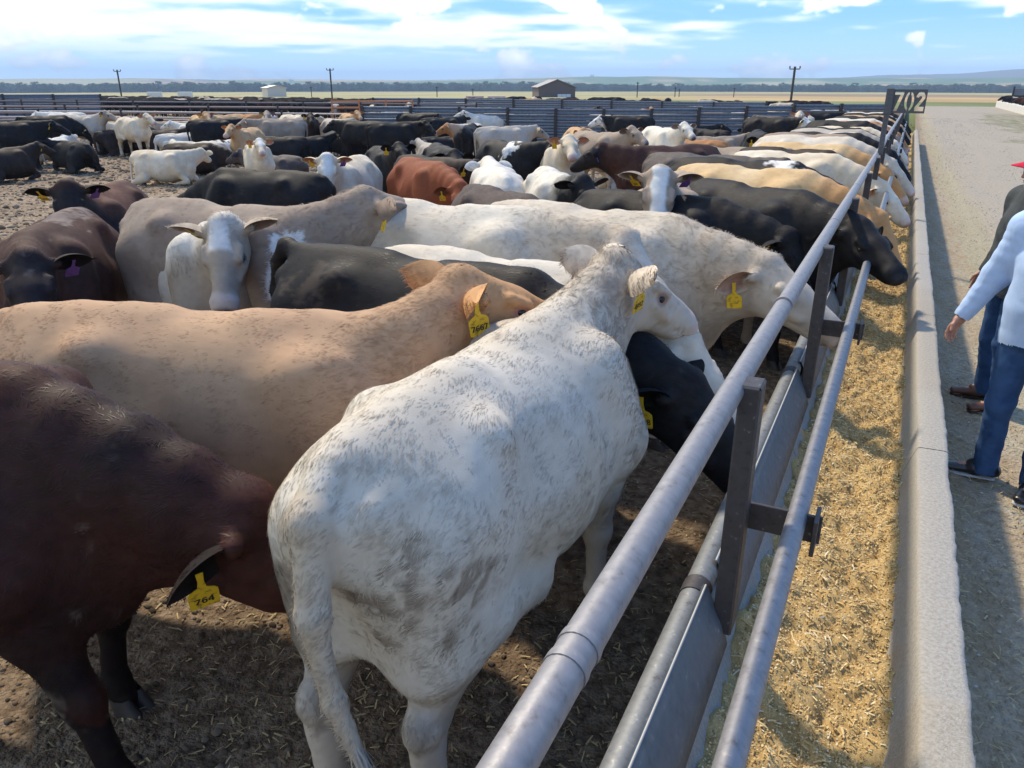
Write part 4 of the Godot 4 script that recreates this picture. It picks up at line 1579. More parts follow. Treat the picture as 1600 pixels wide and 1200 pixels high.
# ------------------------------------------------------------------ bunk, feed and neck rails
const BUNK_END := -39.0
func build_bunk() -> void:
	var rough := Util.make_noise(210, 5.0, 3)
	var wave := Util.make_noise(211, 1.1, 2)
	var outer := [Vector2(0.43, -0.35), Vector2(0.388, 0.575), Vector2(0.386, 0.594), Vector2(0.380, 0.601), Vector2(0.365, 0.604), Vector2(0.315, 0.604), Vector2(0.276, 0.604), Vector2(0.268, 0.600), Vector2(0.262, 0.588), Vector2(0.250, 0.545), Vector2(0.230, 0.48), Vector2(0.208, 0.40), Vector2(0.165, 0.345)]
	var floor_p := [Vector2(0.165, 0.344), Vector2(0.0, 0.335), Vector2(-0.165, 0.344)]
	var inner := [Vector2(-0.165, 0.345), Vector2(-0.20, 0.40), Vector2(-0.235, 0.46), Vector2(-0.262, 0.52), Vector2(-0.285, 0.59), Vector2(-0.31, 0.618), Vector2(-0.36, 0.622), Vector2(-0.40, 0.61), Vector2(-0.415, 0.57), Vector2(-0.43, 0.1), Vector2(-0.44, -0.45)]
	var conc := ground_mat([[0.0, Color(0.22, 0.195, 0.165)], [0.30, Color(0.31, 0.285, 0.245)], [0.6, Color(0.36, 0.335, 0.30)], [0.85, Color(0.40, 0.375, 0.34)], [1.0, Color(0.46, 0.435, 0.40)]], 31, 1.3, 0.045, 4.0, 0.9, true)
	conc.normal_scale = 0.7
	var fresh := func(p: Vector3) -> Color:
		# cast sections differ in tone; tawny feed stains on the inner slope
		var section := floori((-p.z + 0.55) / 2.44)
		var tone := 0.93 + 0.14 * fposmod(section * 0.618, 1.0)
		var c := Color(tone * 1.02, tone, tone * 0.965)
		if section == 0: c = Color(1.06, 0.97, 0.90)
		var stain := clampf(wave.get_noise_3dv(p * 3.0) * 1.6 + 0.15, 0.0, 1.0) * clampf((0.57 - (p.y - slope(p.z))) / 0.06, 0.0, 1.0)
		return c.lerp(Color(0.86, 0.72, 0.52), stain * 0.45)
	var bunk := thing("feed_bunk", "long cast concrete feed bunk with rounded kerb beside the gravel road", "feed bunk")
	var k := 0
	var z0 := 1.34
	while z0 > BUNK_END:
		var z1 := maxf(z0 - 2.44, BUNK_END)
		var dz := 0.03 if z0 > -4.0 else (0.08 if z0 > -14.0 else 0.4)
		for pr in [["outer_wall", outer], ["inner_wall", inner], ["floor", floor_p]]:
			part(bunk, pr[0], cast(pr[1], z0 - 0.003, z1 + 0.003, dz, rough, wave, fresh, pr[0] != "floor"), conc)
		z0 = z1
		k += 1
	# feed: golden chopped ration heaped along the trough
	var heap := Util.make_noise(220, 1.5, 3)
	var lumps := Util.make_noise(221, 7.0, 3)
	var bits := Util.make_noise(222, 32.0, 3)
	var feed_h := func(x: float, z: float) -> float:
		var edge := clampf(absf(x - 0.015) / 0.22, 0.0, 1.0)
		return slope(z) + 0.448 + 0.050 * heap.get_noise_2d(x * 1.5, z) + 0.035 * lumps.get_noise_2d(x, z) + 0.010 * bits.get_noise_2d(x, z) - 0.03 * (1.0 - edge * edge) + 0.004 * edge
	var feed_tint := func(p: Vector3) -> Color:
		var t := clampf(0.5 + bits.get_noise_2d(p.x, p.z) * 1.1 + lumps.get_noise_2d(p.x, p.z) * 0.5, 0.0, 1.0)
		return Color(0.66, 0.60, 0.52).lerp(Color(1.12, 1.08, 1.0), t)
	var fx := lines(-0.245, 0.262, 0.013, 1.0, 0.013)
	var fz := lines(1.3, BUNK_END + 0.05, 0.014, 1.004, 0.5)
	var fm := ground_mat([[0.0, Color(0.28, 0.18, 0.07)], [0.4, Color(0.47, 0.32, 0.135)], [0.6, Color(0.57, 0.41, 0.19)], [0.8, Color(0.64, 0.48, 0.24)], [1.0, Color(0.68, 0.54, 0.30)]], 41, 3.0, 0.05, 9.0, 0.85, true)
	var feed := part(self, "feed", sheet(fx, fz, feed_h, feed_tint), fm)
	feed.set_meta("kind", "stuff")
	describe(feed, "golden chopped silage and grain filling the concrete bunk", "feed")
	var rng := RandomNumberGenerator.new()
	rng.seed = 500
	var fw := []
	var ft := PackedColorArray()
	for i in 130000:
		var z := 1.2 - 20.0 * pow(rng.randf(), 2.0)
		var x := rng.randf_range(-0.215, 0.235)
		var big := rng.randf()
		var l := rng.randf_range(0.003, 0.0075) if big < 0.95 else rng.randf_range(0.012, 0.034)
		l *= 1.0 + absf(z) * 0.09
		var w := minf(l * rng.randf_range(0.35, 0.9), 0.0042 * (1.0 + absf(z) * 0.10))
		var b := Basis(Vector3(rng.randf_range(-0.6, 0.6), 1, rng.randf_range(-0.6, 0.6)).normalized(), rng.randf() * TAU)
		fw.append(Transform3D(b * Basis.from_scale(Vector3(w, l * 0.5, l)), Vector3(x, feed_h.call(x, z) + 0.004, z)))
		var t := rng.randf()
		var c := Color(0.45, 0.29, 0.10).lerp(Color(0.68, 0.50, 0.23), t)
		if rng.randf() < 0.10: c = Color(0.68, 0.58, 0.36)
		if rng.randf() < 0.06: c = Color(0.20, 0.13, 0.05)
		ft.append(c)
	var fl := stuff(self, "feed_flakes", flake_mesh(), tint_mat(0.75), fw, ft)
	describe(fl, "loose straw, husk and rolled grain flakes on top of the feed", "feed")
	build_neck_rail()

func cast(profile: Array, z0: float, z1: float, dz: float, rough: FastNoiseLite, wave: FastNoiseLite, tint: Callable, crumbly: bool) -> ArrayMesh:
	# a profile (x, y) drawn along z, its points crumbled a little, with closed ends
	var fine := []
	for i in profile.size() - 1:
		var a: Vector2 = profile[i]
		var b: Vector2 = profile[i + 1]
		var n := maxi(1, int(a.distance_to(b) / (0.028 if dz < 0.05 else 0.08)))
		for j in n:
			fine.append(a.lerp(b, float(j) / n))
	fine.append(profile[profile.size() - 1])
	var st := SurfaceTool.new()
	st.begin(Mesh.PRIMITIVE_TRIANGLES)
	var steps := maxi(1, int(ceil((z0 - z1) / dz)))
	var m := fine.size()
	for s in steps + 1:
		var z := lerpf(z0, z1, float(s) / steps)
		for i in m:
			var p: Vector2 = fine[i]
			var v := Vector3(p.x, p.y + slope(z), z)
			if crumbly and i > 0 and i < m - 1:
				var e := rough.get_noise_3dv(v) * 0.004 + wave.get_noise_3dv(v) * 0.007
				if p.y > 0.5 and p.x > 0.38: e += minf(0.0, rough.get_noise_3dv(v * 2.3) + 0.05) * 0.022
				v.y += e
				v.x += e * 0.7
			st.set_color(tint.call(v))
			st.set_smooth_group(0)
			st.add_vertex(v)
	for s in steps:
		for i in m - 1:
			var a := s * m + i
			for q in [a, a + m, a + 1, a + 1, a + m, a + m + 1]:
				st.add_index(q)
	st.generate_normals()
	return st.commit()

const RAIL_X := -0.308
func build_neck_rail() -> void:
	var galv := steel_mat(Color(0.24, 0.23, 0.235), 0.35, 0.62, 51)
	var dark := steel_mat(Color(0.060, 0.054, 0.056), 0.35, 0.72, 55)
	var skirt := steel_mat(Color(0.115, 0.13, 0.14), 0.3, 0.75, 59, 1.6)
	mats["galv"] = galv
	mats["dark_steel"] = dark
	var fence := thing("neck_rail_fence", "grey pipe neck rail fence with dark steel posts along the feed bunk", "fence")
	var top := PackedVector3Array()
	var low := PackedVector3Array()
	var pen := PackedVector3Array()
	var z := 2.2
	while z > BUNK_END:
		top.append(Vector3(RAIL_X, 1.335 + slope(z), z))
		low.append(Vector3(-0.105, 0.955 + slope(z), z))
		pen.append(Vector3(-0.352, 0.66 + slope(z), z))
		z -= 2.1
	var n := top.size()
	part(fence, "top_rail", tube(top, 0.0315, 20), galv)
	part(fence, "lower_rail", tube(low, 0.0275, 18), galv)
	part(fence, "sill_pipe", tube(pen, 0.041, 18), steel_mat(Color(0.19, 0.195, 0.195), 0.3, 0.68, 62))
	# steel skirt over the inner lip of the bunk, one sheet per bay
	for i in n - 1:
		var s := SurfaceTool.new()
		s.begin(Mesh.PRIMITIVE_TRIANGLES)
		var prof := [Vector2(-0.330, 0.708), Vector2(-0.316, 0.700), Vector2(-0.262, 0.590), Vector2(-0.240, 0.520), Vector2(-0.246, 0.517), Vector2(-0.270, 0.586)]
		var z0: float = pen[i].z - 0.11
		var z1: float = pen[i + 1].z + 0.03
		for k in prof.size() - 1:
			var a: Vector2 = prof[k]
			var b: Vector2 = prof[k + 1]
			var q := [Vector3(a.x, a.y + slope(z0), z0), Vector3(b.x, b.y + slope(z0), z0), Vector3(a.x, a.y + slope(z1), z1), Vector3(b.x, b.y + slope(z1), z1 + (0.0 if k != 1 else 0.0))]
			for r in [0, 2, 1, 1, 2, 3]:
				s.add_vertex(q[r])
		s.generate_normals()
		part(fence, "skirt_sheet", s.commit(), skirt)
		# weld bead between pipe and sheet
		part(fence, "weld_bead", tube(PackedVector3Array([Vector3(-0.322, 0.7045 + slope(z0), z0), Vector3(-0.322, 0.7045 + slope(z1), z1)]), 0.0035, 6), plain_mat(Color(0.42, 0.41, 0.39), 0.7, 0.4) if i == 0 else mats["weld"])
		if i == 0: mats["weld"] = fence.get_child(fence.get_child_count() - 1).material_override
	var post_mesh := block(Vector3(0.058, 0.80, 0.088), 0.006)
	var arm_mesh := block(Vector3(0.235, 0.085, 0.012), 0.002)
	var plate_mesh := block(Vector3(0.012, 0.11, 0.10), 0.002)
	var collar := tube(PackedVector3Array([Vector3(0, 0, 0.035), Vector3(0, 0, -0.035)]), 0.0445, 18)
	var joint := tube(PackedVector3Array([Vector3(0, 0, 0.009), Vector3(0, 0, -0.009)]), 0.0335, 18)
	for i in n:
		var zz: float = top[i].z
		if zz > 0.5: zz = 0.05
		var y := slope(zz)
		part(fence, "post", post_mesh, dark, at(Vector3(-0.262, 0.955 + y, zz)))
		part(fence, "rail_arm", arm_mesh, dark, at(Vector3(-0.155, 0.925 + y, zz - 0.052)))
		part(fence, "end_plate", plate_mesh, dark, at(Vector3(-0.052, 0.925 + y, zz - 0.04)))
		part(fence, "pipe_collar", collar, dark, at(Vector3(-0.352, 0.66 + y, zz + 0.02)))
		part(fence, "weld_ring", joint, galv, at(Vector3(RAIL_X, 1.335 + slope(zz - 0.9), zz - 0.9)))
	build_sign(galv)

func build_sign(_galv: Material) -> void:
	var z := -11.2
	var y := slope(z)
	var s := thing("pen_sign", "grey steel pen sign with cut-out digits 702 on a square post", "sign", Vector3(-0.27, y + 1.36, z))
	var m := steel_mat(Color(0.085, 0.088, 0.098), 0.25, 0.7, 71)
	part(s, "post", block(Vector3(0.062, 0.78, 0.062), 0.006), m, at(Vector3(0, 0.36, 0)))
	part(s, "post_sleeve", block(Vector3(0.088, 0.30, 0.088), 0.006), m, at(Vector3(0.002, 0.615, 0)))
	# plate with the digits cut out of it
	var plate := CSGBox3D.new()
	plate.name = "number_plate"
	plate.size = Vector3(0.375, 0.275, 0.008)
	plate.material = m
	plate.position = Vector3(0.228, 0.615, 0)
	var cut := func(pts: Array, dx: float) -> void:
		var c := CSGPolygon3D.new()
		c.operation = CSGShape3D.OPERATION_SUBTRACTION
		var pv := PackedVector2Array()
		for p in pts:
			pv.append(Vector2(p.x + dx, p.y))
		c.polygon = pv
		c.depth = 0.04
		c.position = Vector3(0, 0, 0.02)
		c.material = m
		c.name = "digit_cut"
		plate.add_child(c, true)
	var h := 0.112
	var w := 0.050
	cut.call([Vector2(-w, h), Vector2(w, h), Vector2(w, h - 0.03), Vector2(-0.005, -h), Vector2(-0.042, -h), Vector2(0.012, h - 0.036), Vector2(-w, h - 0.036)], -0.120)
	var arc := func(sgn: float) -> Array:
		var o := []
		for i in 11:
			var a := deg_to_rad(lerpf(80.0, -80.0, i / 10.0))
			o.append(Vector2(sgn * cos(a) * (w + 0.002), sin(a) * h))
		for i in 11:
			var a := deg_to_rad(lerpf(-74.0, 74.0, i / 10.0))
			o.append(Vector2(sgn * (cos(a) * (w - 0.028)) + sgn * 0.004, sin(a) * (h - 0.032)))
		return o
	cut.call(arc.call(1.0), 0.0)
	cut.call(arc.call(-1.0), 0.0)
	cut.call([Vector2(-w, 0.050), Vector2(-w + 0.004, 0.070), Vector2(-0.025, h - 0.006), Vector2(0.0, h), Vector2(0.028, h - 0.006), Vector2(w, 0.065), Vector2(w, 0.035), Vector2(0.03, 0.0), Vector2(-0.008, -0.06), Vector2(w, -0.06), Vector2(w, -h), Vector2(-w, -h), Vector2(-w, -0.065), Vector2(0.0, 0.012), Vector2(0.016, 0.042), Vector2(0.012, 0.058), Vector2(-0.002, 0.064), Vector2(-0.016, 0.056), Vector2(-0.02, 0.045)], 0.120)
	s.add_child(plate)

# ------------------------------------------------------------------ fences farther off
func build_windbreak() -> void:
	# steel sheet fence across the back of the pen: long horizontal ribs between posts
	var a := Vector3(-0.95, 0, -40.0)
	var b := Vector3(-21.5, 0, -29.0)
	windbreak(a, b, 11, 1.5, "dark blue-grey ribbed steel windbreak fence closing the back of the pen", 6)
	windbreak(Vector3(-62.0, 0, -12.0), Vector3(-50.0, 0, -38.0), 10, 1.7, "blue-grey steel windbreak fence beyond the pale pipe fence", 6)
	windbreak(Vector3(-9.0, 0, -58.0), Vector3(-36.0, 0, -50.0), 8, 1.5, "second blue-grey windbreak behind the pen in front of the barn", 5)

func windbreak(a: Vector3, b: Vector3, bays: int, height: float, label: String, ribs: int) -> void:
	var f := thing("windbreak_fence", label, "fence", Vector3.ZERO)
	if not mats.has("rib"):
		mats["rib"] = steel_mat(Color(0.15, 0.175, 0.21), 0.3, 0.6, 81, 0.8)
		mats["rust_post"] = plain_mat(Color(0.045, 0.038, 0.036), 0.85)
	var along := (b - a).normalized()
	var bay := a.distance_to(b) / bays
	var turn := atan2(-along.z, along.x)
	var hgt := height / ribs
	var rib := ribbed(bay - 0.02, hgt * 0.93)
	for i in bays + 1:
		var p := a + along * bay * i
		var y := pen_height(p.x, p.z)
		part(f, "post", block(Vector3(0.13, height + 0.35, 0.13), 0.01), mats.rust_post, at(Vector3(p.x, y + height * 0.5, p.z), turn))
		if i == bays: break
		var c := a + along * bay * (i + 0.5)
		var out := Vector3(along.z, 0, -along.x)
		if out.dot(EYE - c) < 0.0: out = -out
		for k in ribs:
			part(f, "steel_plank", rib, mats.rib, at(Vector3(c.x, pen_height(c.x, c.z) + 0.16 + hgt * (k + 0.5), c.z) - out * 0.09, turn + (PI if Vector3(0, 0, 1).rotated(Vector3.UP, turn).dot(out) < 0.0 else 0.0)))

func ribbed(l: float, h: float) -> ArrayMesh:
	# guard-rail section: two shallow waves, folded from sheet, facing +z
	var st := SurfaceTool.new()
	st.begin(Mesh.PRIMITIVE_TRIANGLES)
	var prof := [Vector2(-0.5, 0.0), Vector2(-0.38, 0.045), Vector2(-0.20, 0.045), Vector2(-0.06, 0.0), Vector2(0.06, 0.0), Vector2(0.20, 0.045), Vector2(0.38, 0.045), Vector2(0.5, 0.0)]
	for k in prof.size() - 1:
		var p: Vector2 = prof[k]
		var q: Vector2 = prof[k + 1]
		var v := [Vector3(-l / 2, p.x * h, p.y), Vector3(l / 2, p.x * h, p.y), Vector3(-l / 2, q.x * h, q.y), Vector3(l / 2, q.x * h, q.y)]
		for r in [0, 2, 1, 1, 2, 3]:
			st.add_vertex(v[r])
	for k in prof.size() - 1:
		var p: Vector2 = prof[k]
		var q: Vector2 = prof[k + 1]
		var v := [Vector3(-l / 2, p.x * h, p.y - 0.004), Vector3(l / 2, p.x * h, p.y - 0.004), Vector3(-l / 2, q.x * h, q.y - 0.004), Vector3(l / 2, q.x * h, q.y - 0.004)]
		for r in [0, 1, 2, 1, 3, 2]:
			st.add_vertex(v[r])
	st.generate_normals()
	return st.commit()

func pipe_fence(a: Vector3, b: Vector3, bays: int, rails: Array, label: String, mat: Material, r := 0.035, called := "pipe_fence") -> void:
	var f := thing(called, label, "fence", Vector3.ZERO)
	var along := (b - a).normalized()
	var bay := a.distance_to(b) / bays
	var tallest: float = rails[rails.size() - 1]
	for i in bays + 1:
		var p := a + along * bay * i
		var y := pen_height(p.x, p.z)
		part(f, "post", tube(PackedVector3Array([Vector3(p.x, y - 0.2, p.z), Vector3(p.x, y + tallest + 0.12, p.z)]), r * 1.5, 8), mats.rust_post)
	for h in rails:
		var pts := PackedVector3Array()
		for i in bays + 1:
			var p := a + along * bay * i
			pts.append(Vector3(p.x, pen_height(p.x, p.z) + h, p.z))
		part(f, "rail", tube(pts, r, 8), mat)

func build_far_fences() -> void:
	var pale := plain_mat(Color(0.36, 0.335, 0.33), 0.6, 0.2)
	var rosy := plain_mat(Color(0.27, 0.20, 0.19), 0.7, 0.1)
	mats["pale"] = pale
	pipe_fence(Vector3(-22.0, 0, -29.5), Vector3(-48.0, 0, -13.5), 9, [0.3, 0.55, 0.8, 1.05, 1.28], "pale grey five-rail pipe fence at the left end of the pen", pale, 0.035)
	pipe_fence(Vector3(-27.0, 0, -35.0), Vector3(-56.0, 0, -15.5), 10, [0.35, 0.7, 1.05, 1.35], "rusty pink four-rail pipe fence behind the pale one", rosy, 0.04)
	pipe_fence(Vector3(-24.0, 0, -44.0), Vector3(-70.0, 0, -24.0), 14, [0.4, 0.8, 1.15, 1.45], "dark pipe fence of the alley in front of the crowded far pens", plain_mat(Color(0.12, 0.12, 0.14), 0.7), 0.04)
	# gate of orange-rusted bars at the corner
	var g := thing("pen_gate", "rusty orange barred gate at the fence corner behind black cattle", "gate", Vector3(-25.6, pen_height(-25.6, -35.5), -35.5))
	g.rotation.y = deg_to_rad(34.0)
	var rust := plain_mat(Color(0.42, 0.17, 0.075), 0.8)
	for h in [0.5, 0.8, 1.1, 1.4, 1.7]:
		part(g, "bar", tube(PackedVector3Array([Vector3(-2.1, h, 0), Vector3(2.1, h, 0)]), 0.04, 8), rust)
	for x in [-2.1, -0.7, 0.7, 2.1]:
		part(g, "upright", tube(PackedVector3Array([Vector3(x, 0.4, 0), Vector3(x, 1.8, 0)]), 0.04, 8), rust)

func build_right_side() -> void:
	# bunk and pens across the road, white pipe panel at the frame's edge
	var conc := plain_mat(Color(0.55, 0.53, 0.49), 0.9)
	var b := thing("far_bunk", "pale concrete feed bunk of the pens across the road", "feed bunk")
	var z := -58.0
	while z > -118.0:
		part(b, "bunk_section", block(Vector3(0.75, 0.75, 2.96), 0.03), conc, at(Vector3(9.6, slope(z) + 0.30, z)))
		z -= 3.0
	var f := thing("far_neck_rail", "white pipe neck rail over the bunk across the road", "fence")
	part(f, "rail", tube(PackedVector3Array([Vector3(9.95, 1.25 + slope(-58.0), -58.0), Vector3(9.95, 1.25 + slope(-118.0), -118.0)]), 0.05, 8), mats.pale)
	for i in 16:
		var zz := -58.0 - i * 4.0
		part(f, "post", block(Vector3(0.1, 0.75, 0.1), 0.01), mats.pale, at(Vector3(9.95, slope(zz) + 0.98, zz)))
	windbreak_right()
	var p := thing("loading_fence", "white welded pipe fence standing on short legs beside the grass verge", "fence", Vector3(6.9, slope(-52.0), -52.0))
	p.rotation.y = deg_to_rad(-76.0)
	var white := plain_mat(Color(0.62, 0.62, 0.60), 0.5, 0.1)
	for h in [0.45, 0.75, 1.05, 1.35, 1.65]:
		part(p, "bar", tube(PackedVector3Array([Vector3(-3.2, h, 0), Vector3(3.2, h, 0)]), 0.035, 8), white)
	for i in 9:
		var x := -3.2 + i * 0.8
		part(p, "upright", tube(PackedVector3Array([Vector3(x, 0.4, 0), Vector3(x, 1.68, 0)]), 0.028, 8), white)
	for x in [-2.9, 2.9]:
		part(p, "leg", tube(PackedVector3Array([Vector3(x, -0.05, 0), Vector3(x, 0.45, 0)]), 0.06, 8), mats.rust_post)

func windbreak_right() -> void:
	var f := thing("windbreak_fence", "dark windbreak wall behind the pens across the road", "fence")
	var rib := ribbed(5.9, 0.38)
	for i in 8:
		var zz := -60.0 - i * 0.2
		var x := 20.0 + 6.0 * i - 26.0 + 14.0
		for k in 5:
			part(f, "steel_plank", rib, mats.rib, at(Vector3(x + 6.0, slope(-112.0) + 0.3 + 0.4 * k, -119.0), 0.0))
		part(f, "post", block(Vector3(0.2, 2.5, 0.2), 0.01), mats.rust_post, at(Vector3(x + 3.0, slope(-112.0) + 1.1, -118.85)))

# ------------------------------------------------------------------ far buildings, poles, trees
func barn_at(p: Vector3, turn: float, w: float, l: float, eave: float, ridge: float, wall: Color, roof: Color, called: String, label: String, category: String) -> Node3D:
	var o := thing(called, label, category, p)
	o.rotation.y = turn
	var wm := plain_mat(wall, 0.85)
	var rm := plain_mat(roof, 0.5, 0.3)
	var gable := PackedVector2Array([Vector2(-w / 2, 0), Vector2(-w / 2, eave), Vector2(0, ridge), Vector2(w / 2, eave), Vector2(w / 2, 0)])
	for s in [1.0, -1.0]:
		part(o, "gable_wall", slab(gable, 0.2), wm, at(Vector3(0, 0, s * l / 2)))
		part(o, "side_wall", block(Vector3(0.2, eave, l - 0.21), 0.01), wm, at(Vector3(s * (w / 2 - 0.1), eave / 2, 0)))
		var run := Vector2(w / 2 + 0.4, ridge - eave + 0.4 * (ridge - eave) / (w / 2))
		var sl := Basis(Vector3.BACK, -s * atan2(ridge - eave, w / 2))
		part(o, "roof_slope", block(Vector3(run.length(), 0.12, l + 0.8), 0.01), rm, Transform3D(sl, Vector3(s * w / 4 + s * 0.1, (eave + ridge) / 2 + 0.07, 0)))
	return o

func build_far_things() -> void:
	# the big brown-grey shed beyond the pens
	var d := ray(864, 153)
	var far := 190.0
	var p := EYE + d.normalized() * far
	p.y = land_height(p.x, p.z) - 0.1
	var barn := barn_at(p, deg_to_rad(31.0), 8.2, 13.0, 2.2, 3.75, Color(0.105, 0.082, 0.078), Color(0.20, 0.175, 0.165), "barn", "brown-grey metal barn with a low gable beyond the pens", "barn")
	var dm := plain_mat(Color(0.55, 0.58, 0.62), 0.6)
	for k in 3:
		part(barn, "door_panel", block(Vector3(0.95, 0.8, 0.08), 0.01), dm, at(Vector3(0.6 + k * 1.0, 0.4, 6.6 + 0.05)))
	part(barn, "window", block(Vector3(0.06, 0.5, 0.9), 0.01), dm, at(Vector3(4.16, 0.9, 1.0)))
	# pale mill buildings in the dust to the left
	d = ray(428, 143)
	p = EYE + d.normalized() * 240.0
	p.y = land_height(p.x, p.z) - 0.1
	barn_at(p, deg_to_rad(52.0), 5.0, 9.0, 2.4, 3.0, Color(0.52, 0.48, 0.42), Color(0.55, 0.52, 0.47), "mill_shed", "pale feed mill shed standing in dust at the far left", "shed")
	# cattle trailers and feed wagons parked far off
	var trailers := [[242, 150.5, 170.0, Color(0.62, 0.60, 0.52)], [290, 151.5, 170.0, Color(0.62, 0.60, 0.54)], [742, 157.5, 120.0, Color(0.55, 0.40, 0.33)], [776, 157.5, 120.0, Color(0.6, 0.47, 0.38)]]
	for t in trailers:
		var q: Vector3 = EYE + ray(t[0], t[1]).normalized() * t[2]
		q.y = land_height(q.x, q.z)
		var w := thing("feed_wagon", "small pale feed wagon parked among the far pens", "wagon", q, "wagons among the far pens")
		w.rotation.y = deg_to_rad(26.0 + (800.0 - t[0]) * 0.03)
		part(w, "box", block(Vector3(2.6, 1.0, 1.4), 0.06), plain_mat(t[3], 0.7), at(Vector3(0, 0.85, 0)))
		part(w, "chassis", block(Vector3(2.8, 0.12, 0.9), 0.02), mats.rust_post, at(Vector3(0, 0.28, 0)))
		for s in [-0.8, 0.8]:
			for k in [-0.6, 0.6]:
				part(w, "wheel", tube(PackedVector3Array([Vector3(s, 0.25, k - 0.1), Vector3(s, 0.25, k + 0.1)]), 0.26, 12), mats.rust_post)
	# power poles: foot and top as seen, standing at the given distance
	var wood := plain_mat(Color(0.055, 0.048, 0.043), 0.9)
	var poles := [[189.5, 148, 109, 150.0], [519, 152, 107, 140.0], [1236, 155, 104, 95.0], [995, 157, 128, 180.0], [683, 153, 135, 190.0], [1054, 156, 136, 200.0], [1146, 154, 137, 200.0], [739, 153, 138, 210.0], [1060.5, 156, 139, 205.0], [487, 150, 135, 210.0]]
	var k := 0
	for q in poles:
		var base: Vector3 = EYE + ray(q[0], q[1]).normalized() * q[3]
		var by := minf(base.y, land_height(base.x, base.z)) - 0.2
		# height from the pixel of its top
		var lo := base.y
		var hi := base.y + 60.0
		for i in 40:
			var m: float = (lo + hi) * 0.5
			if seen_at(Vector3(base.x, m, base.z)).y > q[2]: lo = m
			else: hi = m
		var tall: float = lo - by
		var o := thing("power_pole", ["dark wooden power pole at the far left above the blue-grey fence", "dark power pole with crossarm behind the crowded far pens", "tall dark power pole behind the windbreak near the pen sign"][k] if k < 3 else "thin power pole standing in the fields beyond the pens", "pole", Vector3(base.x, by, base.z), "power poles beyond the pens")
		part(o, "pole", tube(PackedVector3Array([Vector3.ZERO, Vector3(0, tall, 0)]), 0.13 if k < 3 else 0.10, 8), wood)
		var arm := 0.55 if k < 3 else 0.4
		o.rotation.y = deg_to_rad(26.0)
		part(o, "crossarm", block(Vector3(arm * 2.0, 0.10, 0.10), 0.01), wood, at(Vector3(0, tall - 0.25, 0)))
		if k < 3:
			for s in [-1.0, 1.0]:
				part(o, "lamp_head" if k == 1 else "insulator", tube(PackedVector3Array([Vector3(s * arm, tall - 0.2, 0), Vector3(s * arm, tall + 0.05, 0)]), 0.07, 8), wood)
		k += 1
	build_trees()

func tree_mesh(seed_value: int) -> ArrayMesh:
	# one broad cottonwood, about 10 m tall: limbs and a crown of leaf clumps
	var rng := RandomNumberGenerator.new()
	rng.seed = seed_value
	var st := SurfaceTool.new()
	st.begin(Mesh.PRIMITIVE_TRIANGLES)
	var bark := Color(0.07, 0.055, 0.045)
	var limb := func(a: Vector3, b: Vector3, r0: float, r1: float) -> void:
		for j in 5:
			var a0 := TAU * j / 5.0
			var a1 := TAU * (j + 1) / 5.0
			var q := [a + Vector3(cos(a0), 0, sin(a0)) * r0, a + Vector3(cos(a1), 0, sin(a1)) * r0, b + Vector3(cos(a0), 0, sin(a0)) * r1, b + Vector3(cos(a1), 0, sin(a1)) * r1]
			for k in [0, 1, 2, 1, 3, 2]:
				st.set_color(bark)
				st.add_vertex(q[k])
	limb.call(Vector3.ZERO, Vector3(0.1, 3.2, 0), 0.32, 0.2)
	var clumps := []
	for i in 15:
		var a := rng.randf() * TAU
		var y := rng.randf_range(1.2, 9.2)
		var reach := 3.3 * sqrt(maxf(0.05, 1.0 - pow((y - 4.8) / 4.8, 2.0))) * rng.randf_range(0.35, 1.0)
		var c := Vector3(cos(a) * reach, y, sin(a) * reach)
		limb.call(Vector3(0.1, minf(y * 0.6, 3.2), 0), c, 0.12, 0.04)
		clumps.append([c, rng.randf_range(0.9, 1.7)])
	for c in clumps:
		for i in 46:
			var d: Vector3 = Vector3(rng.randfn(), rng.randfn(), rng.randfn()).normalized() * c[1] * pow(rng.randf(), 0.4)
			var p: Vector3 = c[0] + d * Vector3(1, 0.8, 1)
			var s := rng.randf_range(0.22, 0.5)
			var b := Basis(Vector3(rng.randfn(), rng.randfn(), rng.randfn()).normalized(), rng.randf() * TAU)
			var g := Color(0.062, 0.088, 0.033).lerp(Color(0.115, 0.125, 0.045), rng.randf())
			for q in [Vector3(-s, 0, -s * 0.6), Vector3(s, 0, -s * 0.6), Vector3(0, 0, s)]:
				st.set_color(g)
				st.add_vertex(p + b * q)
	st.generate_normals()
	return st.commit()

